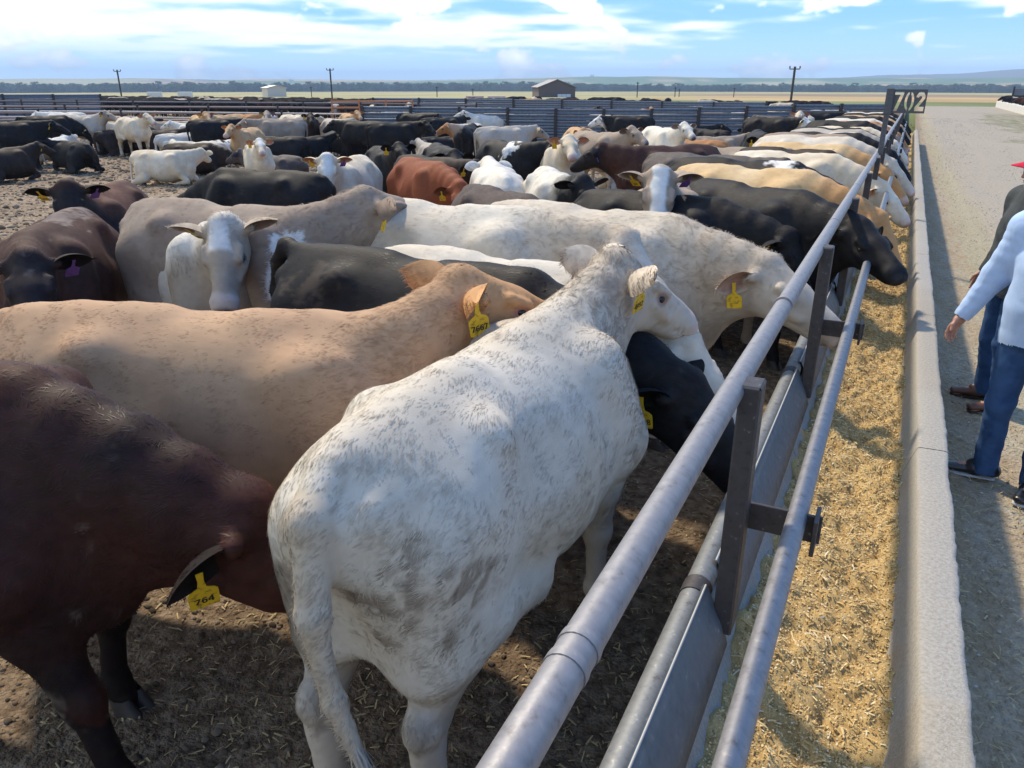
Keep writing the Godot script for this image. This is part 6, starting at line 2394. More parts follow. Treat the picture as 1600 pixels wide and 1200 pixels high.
# ------------------------------------------------------------------ the herd: who stands where
# near: [u, v of the tail head, heading in the world, scale, pose, coat, label, tags, hair, cell]
func near_specs() -> Array:
	var tail_a := [Vector3(-0.79, 1.29, 0.0), Vector3(-0.90, 1.22, 0.03), Vector3(-0.95, 1.0, 0.055), Vector3(-0.94, 0.75, 0.085), Vector3(-0.93, 0.55, 0.15)]
	return [
		["T", 540, 680, 88.0, 0.985, {"sweep": 0.6, "np": 38.0, "ny": 6.0, "nl": 0.44, "hp": -26.0, "hy": 32.0, "ear": 8.0, "tail_path": tail_a, "feet": [0.05, -0.12, 0.02, -0.05], "shag": 0.8, "hair_len": 0.026}, varied("white", {"base": Color(0.57, 0.51, 0.42), "second": Color(0.50, 0.425, 0.325), "tail": Color(0.44, 0.36, 0.265), "neck": Color(0.36, 0.29, 0.22), "neck_amount": 0.75, "dirt": 0.12, "seed": 5, "head": Color(0.50, 0.42, 0.33), "ear_in": Color(0.24, 0.17, 0.14), "mud": [[Vector3(-0.72, 0.98, 0.20), Vector3(0.18, 0.14, 0.14), 0.85], [Vector3(-0.75, 0.80, -0.2), Vector3(0.2, 0.2, 0.16), 0.8], [Vector3(-0.6, 0.55, 0.0), Vector3(0.4, 0.12, 0.4), 0.5]]}), "dusty white steer standing with its rump to the camera, ear tag 4952", [true, true, "4952", ""], 90000, 0.016, 1.0],
		["T", 35, 478, 17.0, 0.97, {"sweep": 0.8, "np": 42.0, "ny": -46.0, "nl": 0.4, "hp": -18.0, "hy": -36.0, "ear": 6.0, "shag": 0.35, "hair_len": 0.022, "feet": [0.1, -0.1, 0.1, -0.05]}, varied("buff", {"seed": 8, "mud": [[Vector3(-0.05, 0.98, 0.36), Vector3(0.22, 0.16, 0.2), 0.35]]}), "buff steer with orange head standing side on, ear tag 7667", [true, true, "7667", ""], 70000, 0.017, 1.15],
		["F", 205, 1108, 8.0, 1.0, {"sweep": 0.5, "np": -8.0, "ny": -6.0, "nl": 0.55, "hp": -40.0, "hy": -26.0, "ear": -60.0, "shag": 0.6, "hair_len": 0.02, "feet": [0.22, -0.12, 0.0, 0.0]}, varied("mahogany", {"seed": 12, "base": Color(0.050, 0.018, 0.013), "second": Color(0.022, 0.012, 0.011), "head": Color(0.055, 0.02, 0.014), "legs": Color(0.016, 0.011, 0.010)}), "dark steer with reddish back lowering its head behind the white rump, tag 76", [true, true, "764", ""], 60000, 0.018, 1.0],
		["P", 345, 345, -28.0, 0.97, {"np": 38.0, "ny": 10.0, "nl": 0.44, "hp": -46.0, "hy": 30.0, "ear": 14.0, "roll": 6.0, "shag": 0.55, "hair_len": 0.03}, varied("snow", {"seed": 21, "neck": Color(0.48, 0.43, 0.35), "neck_amount": 0.5, "head": Color(0.33, 0.27, 0.205), "blaze": Color(0.62, 0.60, 0.56), "blaze_width": 0.062, "blaze_from": -0.02, "blaze_to": 0.2, "muzzle": Color(0.45, 0.38, 0.33), "ear_in": Color(0.20, 0.14, 0.11), "ear_fringe": Color(0.68, 0.66, 0.62)}), "white steer facing the camera over a buff back, ear tag 4854", [true, false, "4854", ""], 40000, 0.018, 1.05],
		["P", 40, 398, -50.0, 0.97, {"np": 20.0, "ny": -16.0, "nl": 0.46, "hp": -34.0, "hy": -12.0, "ear": 2.0, "shag": 0.5, "hair_len": 0.026}, varied("mahogany", {"seed": 31, "head": Color(0.03, 0.022, 0.022), "dirt": 0.3, "mud": [[Vector3(-0.3, 1.36, 0.0), Vector3(0.5, 0.12, 0.12), 0.7]], "dirt_color": Color(0.22, 0.18, 0.16)}), "dusty dark brown steer at the left edge with grey dust along its spine", [true, true, "", ""], 26000, 0.02, 1.0],
		["P", 103, 287, -55.0, 0.97, {"np": 44.0, "ny": -4.0, "nl": 0.46, "hp": -46.0, "hy": -16.0, "ear": -4.0, "shag": 0.4, "hair_len": 0.024}, varied("mahogany", {"seed": 33, "base": Color(0.11, 0.048, 0.032)}), "dark-faced reddish brown steer looking straight at the camera, ear tag 7894", [true, true, "7894", ""], 16000, 0.02, 1.0],
		["T", 226, 312, 0.0, 1.03, {"np": 36.0, "ny": -30.0, "nl": 0.44, "hp": -10.0, "hy": -66.0, "ear": 4.0, "shag": 0.5}, varied("taupe", {"seed": 41, "base": Color(0.235, 0.175, 0.135), "patches": [[Vector3(0.64, 1.22, 0.22), Vector3(0.075, 0.12, 0.18), Color(0.62, 0.61, 0.58)], [Vector3(0.60, 1.02, 0.25), Vector3(0.035, 0.13, 0.15), Color(0.62, 0.61, 0.58)]]}), "taupe steer with a white shoulder patch behind the white steers", [true, true, "", ""], 24000, 0.021, 1.04],
		["T", 545, 312, 0.0, 1.03, {"np": 14.0, "ny": 0.0, "nl": 0.46, "hp": -42.0, "hy": 0.0, "ear": 10.0, "shag": 0.75, "hair_len": 0.03}, varied("white", {"seed": 51, "neck": Color(0.40, 0.31, 0.22), "neck_amount": 0.6, "head": Color(0.56, 0.50, 0.42), "ear_in": Color(0.36, 0.24, 0.18)}), "large cream-white steer with curly tan neck above a black back", [false, false, "", ""], 36000, 0.019, 1.06],
		["T", 480, 382, -6.0, 0.97, {"sweep": 0.8, "np": -10.0, "ny": 0.0, "nl": 0.58, "hp": -40.0, "hy": 6.0, "tail": 2, "shag": 0.4, "hair_len": 0.024}, varied("black", {"seed": 61, "mud": [[Vector3(-0.45, 1.18, 0.22), Vector3(0.2, 0.14, 0.12), 0.6]]}), "black steer with arched tail, its tagged head low under the neck rail", [true, false, "7998", ""], 36000, 0.018, 1.14],
		["T", 622, 384, -8.0, 0.95, {"sweep": 0.7, "np": -2.0, "ny": 0.0, "nl": 0.42, "hp": -42.0, "hy": 0.0, "ear": -25.0, "shag": 0.6, "hair_len": 0.026}, varied("white", {"seed": 71, "head": Color(0.62, 0.52, 0.40), "neck": Color(0.58, 0.5, 0.39), "ear_in": Color(0.5, 0.24, 0.1)}), "cream steer reaching its head down to the bunk beside the rail post", [true, false, "", ""], 26000, 0.02, 1.0],
		["T", 790, 313, -14.0, 1.02, {"sweep": 0.8, "np": 6.0, "ny": 0.0, "nl": 0.43, "hp": -24.0, "hy": 2.0, "ear": -38.0, "shag": 0.9, "hair_len": 0.032}, varied("white", {"seed": 91, "base": Color(0.55, 0.48, 0.385), "second": Color(0.47, 0.40, 0.31), "neck": Color(0.38, 0.305, 0.23), "neck_amount": 0.75, "head": Color(0.48, 0.41, 0.33), "muzzle": Color(0.46, 0.38, 0.33), "nose": Color(0.10, 0.09, 0.09)}), "beige curly-necked steer with its muzzle on the lower bunk rail", [true, false, "", ""], 40000, 0.018, 1.04],
		["P", 1238, 366, -14.0, 0.95, {"np": 4.0, "ny": 0.0, "nl": 0.5, "hp": -55.0, "hy": 0.0, "ear": -20.0, "shag": 0.8, "hair_len": 0.03}, varied("black", {"seed": 95}), "shaggy black steer feeding with head down between beige and black neighbours", [true, false, "", ""], 14000, 0.021, 1.0],
		["T", 1090, 280, -36.0, 1.0, {"sweep": 0.8, "np": 8.0, "ny": 0.0, "nl": 0.42, "hp": -16.0, "hy": 14.0, "ear": -30.0, "shag": 0.35, "hair_len": 0.022}, varied("black", {"seed": 97}), "big glossy black steer pushing its head under the rail into the bunk", [true, false, "", ""], 26000, 0.02, 1.0],
		["T", 1078, 257, -20.0, 1.03, {"np": -6.0, "ny": 0.0, "nl": 0.54, "hp": -50.0, "hy": 0.0, "shag": 0.5}, varied("gold", {"seed": 99}), "golden tan steer feeding behind the big black steer", [true, false, "", ""], 14000, 0.022, 1.0],
		["T", 1056, 303, -30.0, 0.88, {"np": -12.0, "ny": 0.0, "nl": 0.5, "hp": -60.0, "hy": 4.0, "shag": 0.5}, varied("white", {"seed": 101, "base": Color(0.47, 0.36, 0.25), "second": Color(0.40, 0.30, 0.205), "head": Color(0.40, 0.30, 0.21)}), "beige steer feeding between the shaggy black and the big black steer", [true, false, "", ""], 16000, 0.021, 1.0],
		["P", 1032, 266, -82.0, 1.0, {"np": 46.0, "ny": 0.0, "nl": 0.44, "hp": -46.0, "hy": -6.0, "ear": 2.0, "shag": 0.5, "hair_len": 0.024}, varied("whiteface", {"seed": 103}), "white-faced taupe steer staring at the camera with yellow and purple tags", [true, true, "52", ""], 18000, 0.019, 1.0],
		["P", 912, 278, -55.0, 0.95, {"np": 30.0, "ny": -8.0, "nl": 0.44, "hp": -36.0, "hy": -22.0, "ear": 8.0, "shag": 0.5}, varied("blackhead", {"seed": 107}), "white steer with a black head behind the long cream backs", [false, false, "", ""], 12000, 0.021, 1.0],
		["T", 735, 288, -35.0, 0.92, {"np": 0.0, "nl": 0.5, "hp": -30.0, "shag": 0.4}, varied("grey", {"seed": 109, "base": Color(0.085, 0.06, 0.052)}), "dark grey-brown back behind the cream steers", [false, false, "", ""], 9000, 0.024, 1.0],
		["T", 632, 246, -35.0, 0.97, {"np": 4.0, "ny": 2.0, "nl": 0.54, "hp": -34.0, "hy": 20.0, "ear": -18.0, "shag": 0.5}, varied("red", {"seed": 113, "base": Color(0.235, 0.072, 0.030)}), "rust red steer with its head lowered behind a white back", [true, false, "", ""], 14000, 0.022, 1.0],
		["P", 510, 243, -72.0, 0.97, {"np": 40.0, "ny": -8.0, "nl": 0.46, "hp": -44.0, "hy": -18.0, "ear": -2.0, "shag": 0.4}, varied("paleface", {"seed": 117, "ear_in": Color(0.40, 0.17, 0.11)}), "pale cream steer with white blaze and pink ears facing the camera", [true, true, "", ""], 12000, 0.021, 1.0],
		["B", 410, 268, -170.0, 0.98, {"np": -12.0, "nl": 0.52, "hp": -55.0, "hy": -15.0, "shag": 0.35, "hair_len": 0.024}, varied("black", {"seed": 119}), "black steer standing side on with its head down to the left", [false, false, "", ""], 12000, 0.023, 1.0],
	]

# others: [u, v of the middle of the back, view heading, scale, pose name, coat, label]
const POSES := {
	"stand": {"np": 20.0, "hp": -25.0},
	"alert": {"np": 36.0, "hp": -18.0, "ear": 2.0, "feet": [0.06, -0.06, -0.05, 0.08]},
	"look_right": {"np": 24.0, "ny": 32.0, "hp": -24.0, "hy": 58.0, "feet": [0.1, -0.05, 0.06, -0.06]},
	"look_left": {"np": 24.0, "ny": -32.0, "hp": -24.0, "hy": -58.0, "feet": [-0.05, 0.1, -0.06, 0.06]},
	"low": {"np": -20.0, "hp": -55.0, "nl": 0.54, "feet": [0.16, -0.12, 0.1, -0.08], "tail": 2},
	"eat": {"np": -6.0, "hp": -36.0, "nl": 0.50, "ear": -24.0},
	"lie": {"lie": true, "np": 30.0, "hp": -18.0},
	"lie_left": {"lie": true, "np": 22.0, "ny": -50.0, "hp": -22.0, "hy": -100.0, "side": -1.0, "bend": -0.12},
	"lie_right": {"lie": true, "np": 22.0, "ny": 50.0, "hp": -22.0, "hy": 100.0, "bend": 0.12},
	"lie_low": {"lie": true, "np": -4.0, "hp": -16.0, "nl": 0.5},
}

func far_specs() -> Array:
	var L := []
	# left side
	L.append([88, 181, 2, 0.98, "low", "black", "black steer walking with lowered head past the lying cattle by the pale fence"])
	L.append([113, 222, 118, 0.98, "lie_left", "black", "black steer lying with its back to the camera and head turned aside"])
	L.append([78, 217, 60, 0.9, "lie", "snow", "white steer lying beneath the walking black steer"])
	L.append([128, 181, -38, 0.98, "alert", "silver", "pale silver steer standing beside the walking black steer"])
	L.append([100, 176, 150, 0.98, "stand", "snow", "white back rising behind the walking black steer"])
	L.append([6, 206, 15, 0.95, "lie", "orange", "orange steer lying near the left edge of the pen"])
	L.append([22, 219, 20, 0.95, "lie", "black", "black steer lying at the left edge below the orange one"])
	L.append([-4, 190, -10, 1.0, "stand", "black", "black steer standing cut off by the left edge"])
	L.append([-2, 233, 30, 0.95, "lie", "sooty", "sooty steer lying at the far left edge of the dirt"])
	L.append([190, 203, 25, 1.0, "lie", "sooty", "sooty black steer lying first in the row by the pale fence"])
	L.append([237, 204, 12, 1.0, "lie", "sooty", "sooty black steer lying second in the row by the pale fence"])
	L.append([228, 189, 60, 0.95, "lie", "black", "black steer lying behind the sooty pair"])
	L.append([264, 191, 160, 1.0, "lie", "taupe", "taupe steer lying behind the sooty pair"])
	L.append([285, 190, 20, 0.95, "lie", "silver", "silver steer lying in the back row by the pale fence"])
	L.append([202, 194, 170, 0.95, "lie", "cream", "cream steer lying in the back row by the pale fence"])
	L.append([303, 194, 150, 1.0, "lie", "snow", "white steer lying with its rump towards the camera behind the cream one"])
	L.append([287, 223, 158, 1.0, "lie_right", "white", "white steer lying on bare dirt with tail stretched behind it"])
	L.append([278, 209, 25, 0.95, "lie", "redhead", "white steer with orange head lying behind the white one"])
	L.append([320, 224, -25, 1.0, "lie_low", "sooty", "sooty steer lying flat with its chin on the dirt"])
	L.append([330, 187, 10, 0.95, "stand", "black", "black steer standing among the lying cattle"])
	L.append([357, 187, 170, 0.95, "lie", "silver", "silver steer lying below the tan faces"])
	L.append([352, 180, -140, 0.95, "look_right", "tan", "tan steer standing by the pale fence looking round"])
	L.append([385, 179, -40, 0.95, "look_left", "orange", "orange-brown steer standing by the pale fence"])
	L.append([385, 201, -115, 0.92, "alert", "tan", "tan steer facing the camera with orange ears"])
	L.append([352, 219, 40, 0.9, "lie", "spotted", "white steer with black spots lying behind the tan one"])
	L.append([400, 224, -85, 0.9, "alert", "paleface", "pale-faced cream steer facing the camera behind the black back"])
	L.append([437, 187, 182, 1.0, "stand", "taupe", "taupe steer standing side on above lying black cattle"])
	L.append([440, 213, 170, 1.0, "lie", "black", "black steer lying behind the taupe steer's legs"])
	L.append([478, 214, 20, 0.95, "lie", "black", "black steer lying right of the taupe steer's hind legs"])
	L.append([487, 183, -88, 1.0, "alert", "sooty", "sooty steer standing head-on by the pale fence"])
	L.append([472, 196, 20, 0.95, "lie", "black", "black steer lying behind the sooty head-on steer"])
	L.append([520, 187, -68, 0.98, "look_left", "silver", "silver steer standing head-on and turning its head aside"])
	L.append([503, 197, 175, 0.95, "lie", "snow", "white steer lying beside the silver head-on steer"])
	L.append([430, 243, 140, 1.0, "lie", "grey", "grey-black hump of a lying steer behind the big black one"])
	L.append([558, 213, 170, 1.0, "lie_low", "black", "black steer lying in front of the black standing pair"])
	L.append([575, 189, 150, 1.0, "stand", "black", "black steer standing half hidden behind another black one"])
	L.append([610, 191, 8, 1.0, "look_right", "black", "black steer standing side on and looking at the camera"])
	L.append([600, 232, -75, 0.95, "alert", "black", "black steer facing the camera behind the red steer, yellow tag"])
	L.append([672, 246, -50, 0.92, "stand", "sooty", "sooty round back behind the red steer"])
	L.append([690, 228, -80, 1.0, "stand", "black", "black steer facing the camera with a purple tag behind the red one"])
	L.append([700, 226, 120, 0.95, "lie", "silver", "silver rump behind the black head-on steer"])
	L.append([623, 180, 175, 0.85, "stand", "tan", "tan steer standing by the windbreak among black cattle"])
	L.append([648, 178, -30, 1.0, "stand", "black", "black steer near the windbreak beside the tan one"])
	L.append([690, 184, 20, 1.0, "look_left", "black", "black steer standing with arched back in the middle of the pen"])
	L.append([672, 174, 150, 0.95, "stand", "grey", "grey steer standing close to the windbreak"])
	L.append([705, 173, 10, 1.0, "stand", "sooty", "sooty steer standing close to the windbreak"])
	L.append([690, 214, 15, 0.9, "lie", "black", "black steer lying under the arched black one"])
	L.append([760, 179, -165, 1.0, "alert", "snow", "white steer lifting its head above the beige one"])
	L.append([785, 176, 5, 1.03, "stand", "silver", "beige-silver steer standing side on before the windbreak"])
	L.append([733, 194, -120, 0.95, "look_right", "redhead", "white steer with red ears peering over a black rump"])
	L.append([727, 197, 80, 1.0, "stand", "black", "black steer standing tail-on with thin legs showing"])
	L.append([765, 198, 22, 1.0, "stand", "silver", "silver and tan steer standing and facing right with head low"])
	L.append([800, 221, -62, 1.0, "look_left", "pied", "black steer with white face patches standing head-on"])
	L.append([735, 264, 95, 0.95, "stand", "snow", "white rump behind the dark grey-brown back"])
	L.append([865, 222, -82, 1.0, "alert", "cream", "cream steer with pink ears standing head-on to the camera"])
	L.append([908, 201, -70, 1.0, "look_right", "tan", "tan steer with orange ears standing head-on behind the cream one"])
	L.append([940, 207, -50, 1.0, "alert", "taupe", "brown-taupe steer standing and staring with dark legs"])
	L.append([985, 182, 182, 1.05, "stand", "baldy", "long black steer with white face standing side on"])
	L.append([1035, 200, -62, 1.0, "alert", "snow", "white steer standing head-on beside the orange lying one"])
	L.append([912, 170, -30, 1.0, "alert", "sooty", "sooty steer standing tall before the windbreak"])
	L.append([942, 179, 120, 0.98, "stand", "snow", "white rump beside the long black steer"])
	L.append([985, 174, 10, 1.0, "stand", "cream", "cream back behind the long black steer"])
	L.append([1025, 177, -20, 1.0, "stand", "silver", "silver steer just right of the long black steer"])
	L.append([962, 171, 15, 0.95, "stand", "mahogany", "brown rump between cream and sooty steers"])
	L.append([985, 240, 15, 1.0, "lie", "snow", "white steer lying behind the brown-taupe one's legs"])
	L.append([820, 202, 70, 1.0, "lie", "black", "black steer lying with its rump towards the camera"])
	L.append([838, 190, 30, 1.0, "lie", "black", "black steer lying in the row before the windbreak"])
	L.append([862, 188, 10, 1.0, "lie", "black", "black steer lying in the row before the windbreak"])
	L.append([880, 177, 10, 1.0, "stand", "black", "black steer standing low against the windbreak"])
	L.append([1080, 174, 5, 1.0, "stand", "taupe", "taupe steer standing side on before the windbreak"])
	L.append([1118, 176, -48, 1.0, "low", "taupe", "taupe steer lowering its head in front of the windbreak"])
	L.append([1105, 172, 5, 1.0, "stand", "silver", "silver back behind the taupe pair"])
	L.append([1158, 174, -60, 1.0, "low", "snow", "white steer standing head-on beside the taupe pair"])
	L.append([1178, 173, 150, 1.0, "stand", "sooty", "sooty steer standing against the windbreak"])
	L.append([1088, 198, 10, 1.0, "lie", "black", "black steer lying behind the orange one"])
	L.append([1112, 203, 150, 0.95, "lie", "black", "black steer lying behind the lowered taupe head"])
	L.append([1092, 219, 165, 1.0, "lie", "orange", "orange steer lying beside the white head-on steer"])
	L.append([1118, 214, 15, 1.0, "lie", "taupe", "dark-headed taupe steer lying beyond the orange one"])
	L.append([1105, 243, -30, 0.98, "stand", "grey", "grey-brown back in front of the white head-on steer"])
	L.append([1150, 232, -26, 0.95, "stand", "taupe", "mottled taupe back beside the brown-black face"])
	L.append([1172, 202, -100, 0.95, "lie", "black", "black steer lying with a yellow tag near the feeding row"])
	L.append([1192, 206, -85, 1.0, "stand", "black", "black steer facing the camera with a purple tag by the feeding row"])
	L.append([1205, 236, -135, 1.0, "look_right", "mahogany", "brown steer with black face turned to the camera by the feeding row"])
	L.append([1258, 181, -100, 1.0, "alert", "cream", "cream steer facing the camera above the feeding row"])
	L.append([1276, 176, 10, 1.0, "stand", "black", "black steer standing behind the cream head-on steer"])
	L.append([1288, 173, -30, 1.0, "stand", "snow", "white steer at the windbreak behind the feeding row"])
	L.append([1205, 184, -20, 1.0, "stand", "baldy", "black steer with white face near the windbreak right of the taupe pair"])
	L.append([1225, 183, 150, 1.0, "stand", "grey", "grey back left of the cream head-on steer"])
	L.append([1345, 171, 10, 1.0, "stand", "sooty", "sooty steer by the windbreak near the pen sign"])
	L.append([160, 203, 20, 0.97, "lie", "black", "black steer lying between the white standing one and the sooty pair"])
	L.append([215, 184, -60, 0.97, "alert", "cream", "cream steer standing head-on by the pale fence above the sooty pair"])
	L.append([310, 181, -75, 0.97, "alert", "tan", "tan steer standing head-on in the back row by the pale fence"])
	L.append([420, 179, -95, 0.97, "alert", "silver", "silver steer standing head-on behind the taupe one"])
	L.append([455, 180, -50, 0.97, "look_left", "cream", "cream steer in the back row left of the sooty head-on steer"])
	L.append([545, 178, -70, 0.97, "alert", "tan", "tan steer standing head-on by the rusty gate"])
	L.append([592, 176, 20, 0.97, "stand", "snow", "white steer standing by the windbreak corner"])
	L.append([640, 172, -80, 0.97, "alert", "cream", "cream steer facing the camera by the windbreak beside the tan one"])
	L.append([735, 172, -60, 0.97, "look_right", "tan", "tan steer standing by the windbreak left of the beige one"])
	L.append([835, 172, 5, 0.97, "stand", "cream", "cream steer standing against the windbreak in front of the barn"])
	L.append([1008, 171, -70, 0.97, "alert", "tan", "tan steer standing head-on at the windbreak behind the long black one"])
	L.append([1055, 173, 160, 0.97, "stand", "snow", "white steer standing at the windbreak left of the taupe pair"])
	L.append([1205, 172, -60, 0.97, "alert", "cream", "cream steer head-on at the windbreak right of the white one"])
	L.append([1240, 170, 20, 0.97, "stand", "orange", "orange steer standing at the windbreak above the feeding row"])
	L.append([1310, 170, -40, 0.97, "stand", "cream", "cream steer by the windbreak near the end of the feeding row"])
	L.append([250, 236, -35, 0.97, "lie_left", "cream", "cream steer lying on bare dirt left of the white one"])
	L.append([60, 200, -70, 0.97, "lie", "silver", "silver steer lying behind the walking black steer's hind legs"])
	return L

# steers feeding in a row at the bunk: [distance along the bunk, gap from the rail, coat, label]
func row_specs() -> Array:
	return [
		[-8.5, 0.05, "pied", "black steer with a white shoulder patch feeding beyond the golden steer"],
		[-9.3, 0.0, "star", "black steer with a white forehead star feeding over the bunk"],
		[-10.4, 0.0, "cream", "cream steer feeding with its pale shoulder to the rail"],
		[-11.2, 0.1, "sooty", "sooty steer feeding near the sign post"],
		[-12.0, 0.0, "gold", "golden steer feeding just beyond the sign post"],
		[-12.8, 0.05, "white", "cream-white steer feeding beyond the golden one past the sign post"],
		[-13.6, 0.0, "silver", "silver steer with muzzle near the kerb beyond the sign post"],
		[-14.5, 0.1, "taupe", "taupe steer feeding beyond the silver one"],
		[-15.6, 0.0, "black", "black steer feeding far along the bunk"],
		[-16.5, 0.1, "snow", "white steer feeding far along the bunk"],
		[-17.4, 0.0, "silver", "silver steer feeding far along the bunk"],
		[-18.4, 0.1, "black", "black steer feeding far along the bunk"],
		[-19.4, 0.0, "cream", "cream steer feeding far along the bunk"],
		[-20.4, 0.0, "snow", "white steer feeding far along the bunk"],
		[-21.6, 0.1, "black", "black steer feeding far along the bunk"],
		[-22.8, 0.0, "taupe", "taupe steer feeding far along the bunk"],
		[-24.2, 0.0, "orange", "orange steer feeding far along the bunk"],
		[-25.6, 0.1, "snow", "white steer feeding far along the bunk"],
		[-27.2, 0.0, "black", "black steer feeding far along the bunk"],
		[-29.0, 0.0, "tan", "tan steer feeding at the far end of the bunk"],
		[-30.8, 0.0, "black", "black steer feeding far along the bunk"],
		[-32.8, 0.1, "snow", "white steer feeding far along the bunk"],
		[-35.0, 0.0, "black", "black steer feeding far along the bunk"],
	]
# ------------------------------------------------------------------ the scene
func build_herd() -> void:
	var jobs := []
	var todo := []        # [job index, spec]
	for q in near_specs():
		var pose: Dictionary = q[5].duplicate(true)
		pose["cell"] = q[10]
		var st := Steer.new(pose, q[6])
		st.hair_count = q[9]
		jobs.append(st)
		var coat_name := "white"
		var b: Color = q[6].base
		if b.r < 0.07: coat_name = "black"
		todo.append([jobs.size() - 1, {"how": q[0], "u": q[1], "v": q[2], "heading": q[3], "scale": q[4], "coat": coat_name, "key": "near_%d" % jobs.size(), "long": q[11] if q.size() > 11 else 1.06, "label": q[7], "tags": q[8], "group": "cattle crowding the bunk in front"}])
	var made := {}
	var rng := RandomNumberGenerator.new()
	rng.seed = 33
	var get_job := func(pose_name: String, coat_name: String) -> int:
		var key := pose_name + "/" + coat_name
		if not made.has(key):
			var p: Dictionary = POSES[pose_name].duplicate(true)
			p["cell"] = 0.034
			var coat: Dictionary = COATS[coat_name].duplicate(true)
			coat["seed"] = 200 + made.size()
			var st := Steer.new(p, coat)
			st.far = true
			jobs.append(st)
			made[key] = jobs.size() - 1
		return made[key]
	for q in far_specs():
		todo.append([get_job.call(q[4], q[5]), {"how": "B", "u": q[0], "v": q[1], "heading": heading_from_view(q[0], q[2]), "scale": q[3], "coat": q[5], "label": q[6], "group": "cattle farther back in the pen"}])
	for q in row_specs():
		todo.append([get_job.call("eat", q[2]), {"how": "row", "z": q[0], "gap": q[1], "heading": rng.randf_range(-26.0, -12.0), "scale": rng.randf_range(0.97, 1.06), "coat": q[2], "label": q[3], "group": "cattle feeding in a row at the bunk"}])
	if fit_only:
		for jb in jobs:
			jb.lay_out()
	else:
		make_all(jobs)
	place_all(jobs, todo, rng)

func make_all(jobs: Array) -> void:
	var id := WorkerThreadPool.add_group_task(func(i): jobs[i].make(), jobs.size(), -1, true)
	WorkerThreadPool.wait_for_group_task_completion(id)

func place_all(jobs: Array, todo: Array, rng: RandomNumberGenerator) -> void:
	for t in todo:
		var st: Steer = jobs[t[0]]
		var s: Dictionary = t[1]
		var turn := Basis(Vector3.UP, deg_to_rad(s.heading))
		var pos := Vector3.ZERO
		if s.how == "row":
			# the muzzle hangs over the feed
			var m: Vector3 = turn * ((st.poll + st.hf * 0.45) * s.scale)
			pos = Vector3(0.09 - s.gap - m.x, 0, s.z - m.z)
		else:
			var local := Vector3(-0.72, 1.36, 0)
			if s.how == "B": local = Vector3(0, 0.865 if st.pose.get("lie", false) else 1.365, 0)
			if s.how == "P": local = st.poll + st.hu * 0.06
			if s.how == "F": local = st.hoof_spots[2][0]
			local.x *= s.get("long", 1.0)
			var off: Vector3 = turn * (local * s.scale)
			# the ground under the animal's middle sets its height
			pos = Vector3(0, 0, 0)
			var hit := on_pen(s.u, s.v, off.y)
			for i in 6:
				pos = hit - off
				var ground := pen_height(pos.x, pos.z)
				hit = on_pen_height(s.u, s.v, ground + off.y)
			pos = hit - off
		s["at"] = pos
	keep_apart(todo)
	for t in todo:
		var st: Steer = jobs[t[0]]
		var s: Dictionary = t[1]
		var turn := Basis(Vector3.UP, deg_to_rad(s.heading))
		var pos: Vector3 = s.at
		pos.y = pen_height(pos.x, pos.z)
		s["at"] = pos
		if s.group != "cattle crowding the bunk in front":
			s["tags"] = [rng.randf() < 0.6, rng.randf() < 0.45, "", ""]
		if not fit_only: place_steer(st, s, 0)
		if debug_points and s.group == "cattle crowding the bunk in front":
			var P := func(l: Vector3) -> Vector2: return seen_at(pos + turn * (l * Vector3(s.get("long", 1.0), 1, 1) * s.scale)).round()
			print(s.label.left(34), " at ", pos.snapped(Vector3.ONE * 0.01), " T", P.call(Vector3(-0.72, 1.36, 0)), " W", P.call(Vector3(0.5, 1.38, 0)), " poll", P.call(st.poll + st.hu * 0.06), " nose", P.call(st.poll + st.hf * 0.55 - st.hu * 0.07), " belly", P.call(Vector3(0.1, 0.6, 0.25)), " hoofs", P.call(Vector3(0.55, 0, 0.2)), P.call(Vector3(0.55, 0, -0.2)))

func keep_apart(todo: Array) -> void:
	# no two animals share the same ground: the ones farther back give way a little
	for turn_no in 40:
		for i in todo.size():
			for k in range(i + 1, todo.size()):
				var a: Dictionary = todo[i][1]
				var b: Dictionary = todo[k][1]
				var gap: Vector3 = b.at - a.at
				gap.y = 0.0
				if gap.length() > 2.0: continue
				var da := Vector3(cos(deg_to_rad(a.heading)), 0, -sin(deg_to_rad(a.heading)))
				var db := Vector3(cos(deg_to_rad(b.heading)), 0, -sin(deg_to_rad(b.heading)))
				var best := 9.0
				var push := Vector3.ZERO
				for u in [-0.6, -0.2, 0.2, 0.6]:
					for w in [-0.6, -0.2, 0.2, 0.6]:
						var q: Vector3 = b.at + db * w - a.at - da * u
						q.y = 0.0
						if q.length() < best:
							best = q.length()
							push = q
				if best < 0.62:
					var d := push.normalized() if best > 0.01 else Vector3(0, 0, -1)
					var amount := (0.62 - best) * 0.5
					var a_fixed: bool = a.group == "cattle crowding the bunk in front"
					var b_fixed: bool = b.group == "cattle crowding the bunk in front"
					if a_fixed and b_fixed: continue
					if a_fixed: b.at += d * amount * 2.0
					elif b_fixed: a.at -= d * amount * 2.0
					else:
						a.at -= d * amount
						b.at += d * amount
				for q in [a, b]:
					if q.group != "cattle crowding the bunk in front":
						q.at.x = clampf(q.at.x, -1.7, -1.25) if q.how == "row" else minf(q.at.x, -2.3)

func on_pen_height(u: float, v: float, y: float) -> Vector3:
	var d := ray(u, v)
	return EYE + d * ((y - EYE.y) / d.y)

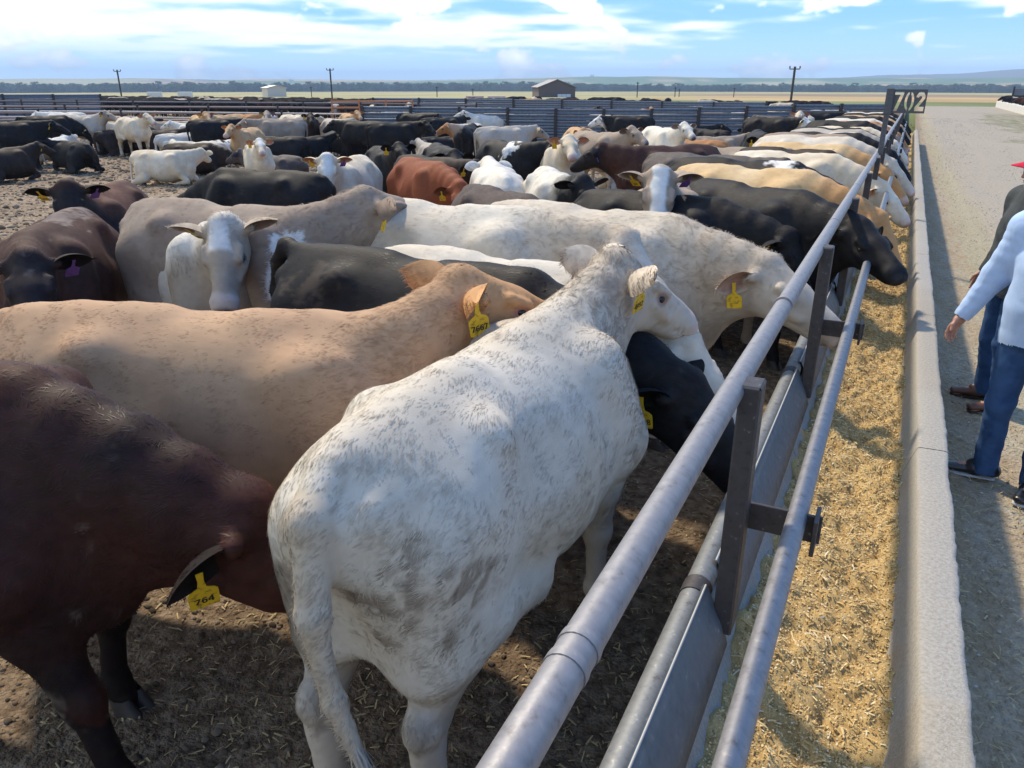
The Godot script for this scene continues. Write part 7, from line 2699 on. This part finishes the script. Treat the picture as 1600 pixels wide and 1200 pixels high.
var debug_points := false
var fit_only := false
func far_crowd() -> void:
	# cattle in the pens beyond, too far and too many to tell apart
	var rng := RandomNumberGenerator.new()
	rng.seed = 71
	var st := Steer.new({"cell": 0.09, "np": 8.0, "hp": -30.0}, {"base": Color(1, 1, 1), "second": Color(0.8, 0.8, 0.8), "dirt": 0.0, "ear_in": Color(0.8, 0.8, 0.8)})
	st.far = true
	st.make()
	st.body.colors.clear()
	var m := st.body.to_mesh()
	var groups := [["crowded_cattle", "dark mass of cattle crowded in the far left pens", -80.0, -32.0, -62.0, -46.0, 420], ["distant_herd", "far cattle behind the windbreak in front of the barn", -40.0, -6.0, -84.0, -62.0, 90], ["roadside_herd", "cattle lined up at the bunk across the road", 10.2, 11.5, -115.0, -58.0, 60]]
	for g in groups:
		var where := []
		var tints := PackedColorArray()
		for i in g[6]:
			var x := rng.randf_range(g[2], g[3])
			var z := rng.randf_range(g[4], g[5])
			var y := pen_height(x, z) if x < 0.0 else slope(z)
			var turn := rng.randf() * TAU
			if x > 0.0: turn = PI + rng.randf_range(-0.2, 0.2)
			where.append(Transform3D(Basis(Vector3.UP, turn).scaled(Vector3.ONE * rng.randf_range(0.9, 1.05)), Vector3(x, y, z)))
			var k := rng.randf()
			tints.append(Color(0.016, 0.015, 0.016) if k < 0.8 else (Color(0.06, 0.03, 0.022) if k < 0.88 else (Color(0.5, 0.42, 0.32) if k < 0.96 else Color(0.36, 0.2, 0.1))))
		var o := stuff(self, g[0], m, tint_mat(0.85, 0.15), where, tints)
		describe(o, g[1], "cattle")

func _ready() -> void:
	var t0 := Time.get_ticks_msec()
	if fit_only:
		fill_coats()
		build_herd()
		return
	camera_and_light()
	print("sky ", Time.get_ticks_msec() - t0)
	mats["eye_white"] = plain_mat(Color(0.5, 0.48, 0.45), 0.2)
	build_ground()
	print("ground ", Time.get_ticks_msec() - t0)
	build_bunk()
	print("bunk ", Time.get_ticks_msec() - t0)
	build_windbreak()
	build_far_fences()
	build_right_side()
	build_far_things()
	print("things ", Time.get_ticks_msec() - t0)
	small_meshes()
	fill_coats()
	build_herd()
	print("herd ", Time.get_ticks_msec() - t0)
	far_crowd()
	build_people()
	print("people ", Time.get_ticks_msec() - t0)
